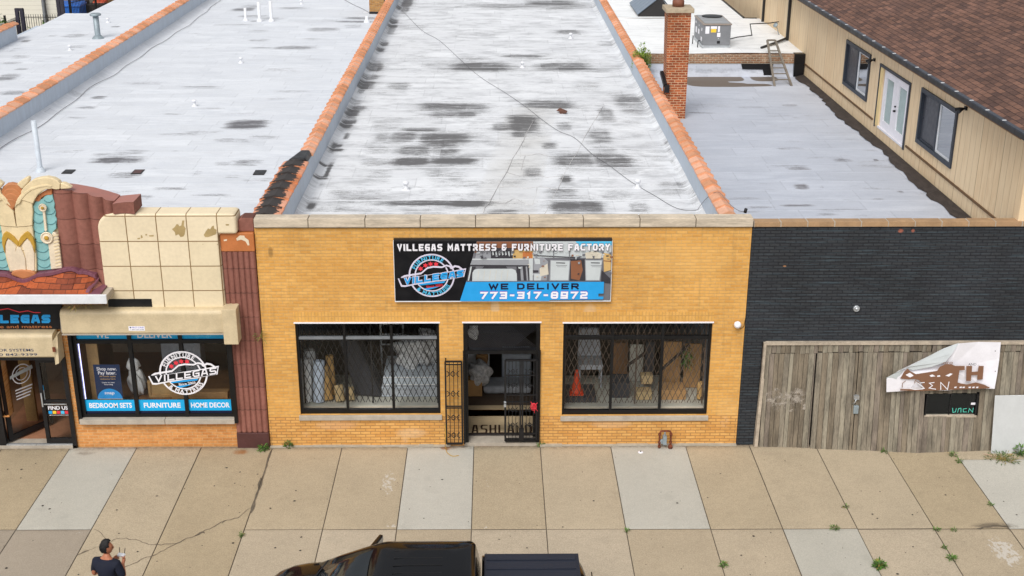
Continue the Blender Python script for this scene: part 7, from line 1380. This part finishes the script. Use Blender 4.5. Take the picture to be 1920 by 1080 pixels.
body = loft([(-4.10,.84,.50,.95,.02,.10,.32),(-4.08,.90,.46,1.06,.03,.12,.32),(-4.00,.95,.44,1.17,.04,.12,.29),(-3.86,.985,.42,1.24,.04,.11,.22),(-3.6,1.01,.42,1.29,.05,.10,.10),(-3.3,1.03,.42,1.32,.05,.09,.02),(-3.05,1.03,.42,1.335,.03,.09,.0),(-2.7,1.03,.40,1.34,.0,.10,0),(-1.2,1.02,.40,1.35,.0,.12,0),(-.47,1.01,.40,1.36,.0,.12,0)], sec)
bd = body.build('body', 'truck black', tk); 
bd2 = loft([(-.41,1.01,.45,1.44,.0,.06),(-.3,1.015,.45,1.45,.0,.06),(.9,1.015,.45,1.45,.0,.06),(1.16,1.0,.45,1.45,.0,.06,-.05),(1.30,.97,.48,1.36,.0,.08,-.12),(1.36,.92,.52,1.24,.0,.1,-.18)], sec).build('cargo_bed', 'truck black', tk)
b = MB(); b.box(-.37, 1.18, YT-.93, YT+.93, 1.455+RZ, 1.482+RZ)
b.box(-.36, 1.14, YT-.91, YT+.91, 1.4825+RZ, 1.490+RZ)
for y in (-.78, -.52, -.26, 0, .26, .52, .78): b.box(-.34, 1.12, YT+y-.055, YT+y+.055, 1.4905+RZ, 1.506+RZ)
b.build('bed_cover', 'tonneau', tk, bevel=.012)
# cab: rounded block narrowing to the roof
def cabring(x0, x1, hw, z, rf, rb, n=6):
    pts = []
    for (cx, cy, r, a0) in ((x1-rb, hw-rb, rb, 90), (x0+rf, hw-rf, rf, 180)):
        pass
    def corner(cx, cy, r, a0): return [(cx+r*math.cos(R(a0+90*i/n)), cy+r*math.sin(R(a0+90*i/n))) for i in range(n+1)]
    L = corner(x1-rb, hw-rb, rb, 0)+corner(x0+rf, hw-rf, rf, 90)+corner(x0+rf, -hw+rf, rf, 180)+corner(x1-rb, -hw+rb, rb, 270)
    return [(x, YT+y, z+RZ) for x, y in L]
cab = loft([(-3.18,-.43,.985,1.29,.12,.06),(-2.78,-.46,.93,1.50,.15,.07),(-2.42,-.49,.855,1.68,.17,.09),(-2.20,-.505,.80,1.79,.18,.10),(-2.10,-.52,.77,1.835,.20,.12),(-1.96,-.60,.68,1.865,.22,.15),(-1.6,-.85,.42,1.885,.2,.15)], lambda *a: cabring(*a)).build('cab', 'truck black', tk)
b = MB()
for y in (-.42, -.21, 0, .21, .42): b.box(-1.80, -1.02, YT+y-.006, YT+y+.006, 1.868+RZ-abs(y)*.02, 1.892+RZ-abs(y)*.03)
b.build('roof_rib', 'trim black', tk)
def lerp(a, b, t): return a+(b-a)*t
b = MB(); n = 10
W0 = [(-3.20+.14*abs(u)**2.5, YT+u*.86, 1.335+RZ) for u in [i/n*2-1 for i in range(n+1)]]; W1_ = [(-2.20+.07*abs(u)**2.5, YT+u*.70, 1.81+RZ) for u in [i/n*2-1 for i in range(n+1)]]
b.add(W0+W1_, [(i, i+1, n+1+i+1, n+1+i) for i in range(n)], 0, True); ws = b.build('windscreen', 'dark glass', tk); m_ = ws.modifiers.new('thick', 'SOLIDIFY'); m_.thickness = .012
b = MB(); b.bar((-3.20, YT-.5, 1.36+RZ), (-2.90, YT+.25, 1.52+RZ), .022, .012); b.bar((-3.20, YT+.2, 1.36+RZ), (-2.92, YT+.74, 1.50+RZ), .022, .012); b.build('wiper', 'trim black', tk)
for s_ in (1, -1):
    for xa, xb, ta, tb in ((-2.55, -1.50, -2.18, -1.44), (-1.42, -.60, -1.38, -.64)):
        b = MB(); y0, y1 = YT+s_*.972, YT+s_*.845; b.quad((xa, y0, 1.36+RZ), (xb, y0, 1.36+RZ), (tb, y1, 1.74+RZ), (ta, y1, 1.74+RZ)); o = b.build('side_window', 'dark glass', tk); m_ = o.modifiers.new('thick', 'SOLIDIFY'); m_.thickness = .01; m_.offset = 0
    for xa, xb in ((-2.45, -1.46), (-1.44, -.55)):
        b = MB(); y0 = YT+s_*1.008; ya, yb_ = sorted((y0, y0+s_*.012)); b.box(xa, xb, ya, yb_, .55+RZ, 1.20+RZ); d_ = b.build('door', 'truck black', tk, bevel=.01)
        b = MB(); ya, yb_ = sorted((y0+s_*.013, y0+s_*.04)); b.box(xb-.22, xb-.05, ya, yb_, 1.08+RZ, 1.115+RZ); b.build('handle', 'trim black', d_, bevel=.006)
    # mirror
    b = MB(); c = Vector((-2.20, YT+s_*1.33, 1.37+RZ)); b.hexa([(c.x-.13, c.y-.20*s_, c.z-.09), (c.x-.03, c.y-.24*s_, c.z-.09), (c.x+.10, c.y+.20*s_, c.z-.07), (c.x+.04, c.y+.24*s_, c.z-.05)], [(c.x-.13, c.y-.20*s_, c.z+.09), (c.x-.03, c.y-.24*s_, c.z+.10), (c.x+.11, c.y+.21*s_, c.z+.11), (c.x+.04, c.y+.26*s_, c.z+.09)]); b.bar((c.x-.02, YT+s_*.96, 1.30+RZ), (c.x, c.y-.05*s_, c.z-.05), .05); mr = b.build('mirror', 'truck black', tk, bevel=.02)
    b = MB(); b.quad((c.x-.022, c.y-.19*s_, c.z-.07), (c.x+.104, c.y+.17*s_, c.z-.06), (c.x+.111, c.y+.18*s_, c.z+.09), (c.x-.022, c.y-.19*s_, c.z+.08)); b.build('mirror_glass', 'bright metal', mr)
    for xw in (-3.42, .55):
        b = MB(); ax_ = (0, s_, 0); cy = YT+s_*.80; b.lathe((xw, cy, .40+RZ), [(.22, -.02), (.36, -.02), (.40, .02), (.40, .20), (.37, .235), (.23, .235)], 28, 0, ax_); w_ = b.build('wheel', 'tyre', tk)
        b = MB(); b.lathe((xw, cy, .40+RZ), [(.229, .10), (.229, .238), (.20, .225), (.08, .20), (.06, .23)], 20, 0, ax_); b.build('rim', 'rim metal', w_)
        b = MB()
        pts = [(xw+.47*math.cos(R(a)), .42+RZ+.47*math.sin(R(a))) for a in range(0, 181, 15)]
        for i in range(len(pts)-1): b.bar((pts[i][0], YT+s_*1.012, pts[i][1]), (pts[i+1][0], YT+s_*1.012, pts[i+1][1]), .03, .05)
        b.build('wheel_arch', 'trim black', tk)
    b = MB(); b.hexa([(-4.06, YT+s_*.62, .78+RZ), (-3.86, YT+s_*.92, .78+RZ), (-3.78, YT+s_*.88, .78+RZ), (-3.9, YT+s_*.6, .78+RZ)], [(-4.05, YT+s_*.62, .96+RZ), (-3.84, YT+s_*.93, .98+RZ), (-3.76, YT+s_*.88, .98+RZ), (-3.88, YT+s_*.6, .96+RZ)]); b.build('headlight', 'lamp clear', tk)
    b = MB(); ya, yb_ = sorted((YT+s_*.80, YT+s_*.91)); b.box(1.28, 1.39, ya, yb_, .70+RZ, .98+RZ); b.build('tail_light', 'lamp red', tk, bevel=.01)
b = MB()
for z in (.72, .80, .88, .96): b.box(-4.26, -4.18, YT-.55, YT+.55, z+RZ, z+.04+RZ)
b.build('grille', 'trim black', tk); b = MB(); b.box(-4.34, -4.15, YT-.82, YT+.82, .42+RZ, .62+RZ); b.build('bumper', 'bright metal', tk, bevel=.03); b = MB(); b.box(1.36, 1.5, YT-.9, YT+.9, .45+RZ, .62+RZ); b.build('bumper', 'bright metal', tk, bevel=.03)
b = MB(); b.box(1.381, 1.40, YT-.72, YT+.72, .70+RZ, 1.27+RZ); b.build('tailgate', 'truck black', tk, bevel=.012)
b = MB(); b.box(-4.0, 1.2, YT-.5, YT+.5, .28+RZ, .46+RZ); b.build('chassis', 'trim black', tk)

# ------------------------------------------------------------------ person in a dark T-shirt
PX, PY = F(199, 1040, -6.36).x, -6.38
fwd = Vector((0.26, 0.9656, 0)); rgt = Vector((fwd.y, -fwd.x, 0))
pl_ = lambda r, f, z: Vector((PX, PY, RZ))+rgt*r+fwd*f+Vector((0, 0, z))
plain('skin', srgb(176,112,82), 0.5, 0.10, 12); plain('hair', srgb(22,19,20), 0.55, 0.3, 30, 0.01, stretch=(1, 1, 3)); plain('navy cotton', srgb(24,28,44), 0.9, 0.2, 9, 0.008); plain('dark jeans', srgb(34,38,52), 0.9, 0.2, 12); plain('shoe', srgb(40,40,44), 0.7, 0.15)
def skin(name, verts, edges, mat, root, parent=None, sub=2, extra=None):
    me = bpy.data.meshes.new('sk'); me.from_pydata([tuple(v[0]) for v in verts], edges, []); o = bpy.data.objects.new('sk', me); COL.objects.link(o)
    sm = o.modifiers.new('s', 'SKIN'); sm.use_smooth_shade = True
    lay = me.skin_vertices[0].data if me.skin_vertices else None
    if lay is None:
        bm = bmesh.new(); bm.from_mesh(me); bm.verts.layers.skin.verify(); bm.to_mesh(me); bm.free(); lay = me.skin_vertices[0].data
    for i, v in enumerate(verts): r_ = v[1]; lay[i].radius = (r_, r_) if not isinstance(r_, tuple) else r_; lay[i].use_root = (i == root)
    ss = o.modifiers.new('u', 'SUBSURF'); ss.levels = sub; ss.render_levels = sub
    dg = bpy.context.evaluated_depsgraph_get(); dg.update(); m2 = bpy.data.meshes.new_from_object(o.evaluated_get(dg)); bpy.data.objects.remove(o); bpy.data.meshes.remove(me)
    bm = bmesh.new(); bm.from_mesh(m2)
    if extra: extra(bm)
    off = ROOT[parent.name] if parent else Vector((PX, PY, RZ))
    for v in bm.verts: v.co -= off
    for f in bm.faces: f.smooth = True
    bm.to_mesh(m2); bm.free(); m2.name = name; m2.materials.clear(); m2.materials.append(MATS[mat]); ob = bpy.data.objects.new(name, m2); COL.objects.link(ob)
    if parent: ob.parent = parent
    else: ob.location = off
    ROOT[ob.name] = off; return ob
hd = Vector((0.93, 0.36, 0)); hr = Vector((hd.y, -hd.x, 0)); HC = pl_(0.0, 0.05, 1.695)
def head(bm):
    r = bmesh.ops.create_icosphere(bm, subdivisions=4, radius=1)['verts']
    for v in r:
        x, y, z = v.co       # x right, y forward, z up
        jaw = 1-0.30*max(0, -z)**1.3
        X, Y, Zz = x*0.076*jaw, y*0.098*(1-0.10*max(0, -z)), z*0.118
        if y > 0.55: 
            Y += 0.026*math.exp(-(x*x/0.02+(z+0.12)**2/0.03)); Y -= 0.010*math.exp(-((abs(x)-0.36)**2/0.02+(z-0.10)**2/0.015)); Y += 0.007*math.exp(-(x*x/0.06+(z+0.45)**2/0.008)); Y += 0.008*math.exp(-(x*x/0.3+(z-0.27)**2/0.01)); Y += 0.012*math.exp(-(x*x/0.06+(z+0.85)**2/0.03))
        v.co = HC+hr*X+hd*Y+Vector((0, 0, Zz))
    for s_ in (-1, 1):
        e = bmesh.ops.create_icosphere(bm, subdivisions=2, radius=1)['verts']
        for v in e: x, y, z = v.co; v.co = HC+hr*(s_*0.076+x*0.010)+hd*(-0.008+y*0.018)+Vector((0, 0, -0.012+z*0.032))
V = []; E = []
def add(p, r, par=None):
    V.append((p, r)); i = len(V)-1
    if par is not None: E.append((par, i))
    return i
pv = add(pl_(0, 0, .96), .115); s1_ = add(pl_(0, .0, 1.12), .105, pv); s2_ = add(pl_(0, 0, 1.32), .11, s1_); s3_ = add(pl_(0, 0, 1.44), .085, s2_); nk = add(pl_(0, .015, 1.53), .058, s3_); hdv = add(pl_(0, .04, 1.63), .055, nk)
hands = {}
for s_ in (-1, 1):
    sh = add(pl_(s_*.185, -.01, 1.455), .062, s3_)
    el = add(pl_(s_*.265, .03 if s_ > 0 else -.02, 1.19), .046, sh)
    wr = add(pl_(s_*.10+.06, .20, 1.33), .030, el); pm = add(pl_(s_*.09+.07, .255, 1.365), .030, wr); hands[s_] = pm
    for k in range(4):
        f1 = add(pl_(s_*(.075-.004*k)+.07, .295, 1.395-.022*k), .0095, pm); f2 = add(pl_(s_*(.05-.002*k)+.07, .31, 1.405-.022*k), .009, f1); add(pl_(s_*(.03)+.07, .295-.003*k, 1.408-.022*k), .008, f2)
    t1 = add(pl_(s_*.075+.07, .245, 1.405), .011, pm); add(pl_(s_*.05+.07, .255, 1.425), .0095, t1)
    hp = add(pl_(s_*.095, 0, .90), .092, pv); kn = add(pl_(s_*.10, .02, .50), .058, hp); an = add(pl_(s_*.105, -.01, .09), .040, kn); add(pl_(s_*.12, .12, .05), .036, an)
person = skin('person', V, E, 'skin', 0, None, 2, head)
tag(person, 'man in dark navy T-shirt seen from behind, head turned right, holding a small remote', 'person')
V = []; E = []
a0 = add(pl_(0, 0, .93), .165); a1 = add(pl_(0, 0, 1.12), .16, a0); a2 = add(pl_(0, -.005, 1.32), .172, a1); a3 = add(pl_(0, -.005, 1.445), .13, a2); add(pl_(0, .006, 1.525), .066, a3)
for s_ in (-1, 1):
    b1 = add(pl_(s_*.19, -.01, 1.455), .080, a3); b2 = add(pl_(s_*.235, .0, 1.31), .074, b1); add(pl_(s_*.262, .02, 1.20), .066, b2)
skin('tshirt', V, E, 'navy cotton', 0, person)
V = []; E = []
a0 = add(pl_(0, 0, .98), (.158, .12)); a1 = add(pl_(0, 0, .92), (.16, .125), a0)
for s_ in (-1, 1):
    b1 = add(pl_(s_*.098, 0, .86), .104, a1); b2 = add(pl_(s_*.102, .02, .50), .074, b1); add(pl_(s_*.106, 0, .10), .060, b2)
skin('trousers', V, E, 'dark jeans', 0, person)
for s_ in (-1, 1):
    b = MB(); c = pl_(s_*.115, .06, 0); q = [c+rgt*(x*.052)+fwd*y for x, y in ((-.8, -.13), (.8, -.13), (1, .05), (.6, .15), (-.6, .15), (-1, .05))]; b.prism([tuple(p) for p in q], (0, 0, .085)); b.build('shoe', 'shoe', person, bevel=.02, seg=3)
bm = bmesh.new(); r = bmesh.ops.create_icosphere(bm, subdivisions=4, radius=1)['verts']; rd = random.Random(4)
for v in list(bm.verts):
    x, y, z = v.co
    if z < -0.55 or (y > 0.45 and z < 0.62) or (abs(x) > .75 and y > 0.0 and z < .25) or (y > 0.1 and z < 0.1): bm.verts.remove(v)
for v in bm.verts:
    x, y, z = v.co; k = 1+0.05*math.sin(17*x+5*z)*math.sin(13*y+9*z)+rd.uniform(-.02, .03); top = 0.034*max(0, z)**1.2+0.022*max(0, y)*max(0, z)
    v.co = hr*(x*0.086*k)+hd*(y*0.108*k-0.004)+Vector((0, 0, z*0.122*k+top+0.008))
me = bpy.data.meshes.new('hair'); 
for f in bm.faces: f.smooth = True
for v in bm.verts: v.co += HC-Vector((PX, PY, RZ))
bm.to_mesh(me); bm.free(); me.materials.append(MATS['hair']); ho = bpy.data.objects.new('hair', me); COL.objects.link(ho); ho.parent = person; m_ = ho.modifiers.new('thick', 'SOLIDIFY'); m_.thickness = 0.014
b = MB()
for s_ in (-1, 1):
    c = HC+hr*(s_*.030)+hd*.088+Vector((0, 0, .012)); b.lathe(tuple(c-Vector((PX, PY, RZ))+Vector((PX, PY, RZ))), [(.011, -.002), (.011, .003)], 10, 0, tuple(hd)); 
b.build('eye', 'hair', person)
rc = thing('remote_controller', 'small white remote controller with two black aerials held by the man', 'controller', tuple(pl_(.07, .3, 1.37)))
b = MB(); c = pl_(.07, .315, 1.395); q = lambda r, f, z: tuple(c+rgt*r+fwd*f+Vector((0, 0, z)))
b.hexa([q(-.07, -.03, -.015), q(.07, -.03, -.015), q(.07, .035, .0), q(-.07, .035, .0)], [q(-.06, -.025, .02), q(.06, -.025, .02), q(.06, .035, .03), q(-.06, .035, .03)]); b.build('case', 'white metal', rc, bevel=.01)
b = MB()
for s_ in (-1, 1): b.tube([q(s_*.045, .035, .02), q(s_*.05, .06, .11)], .006, 6)
b.build('aerial', 'black metal', rc)
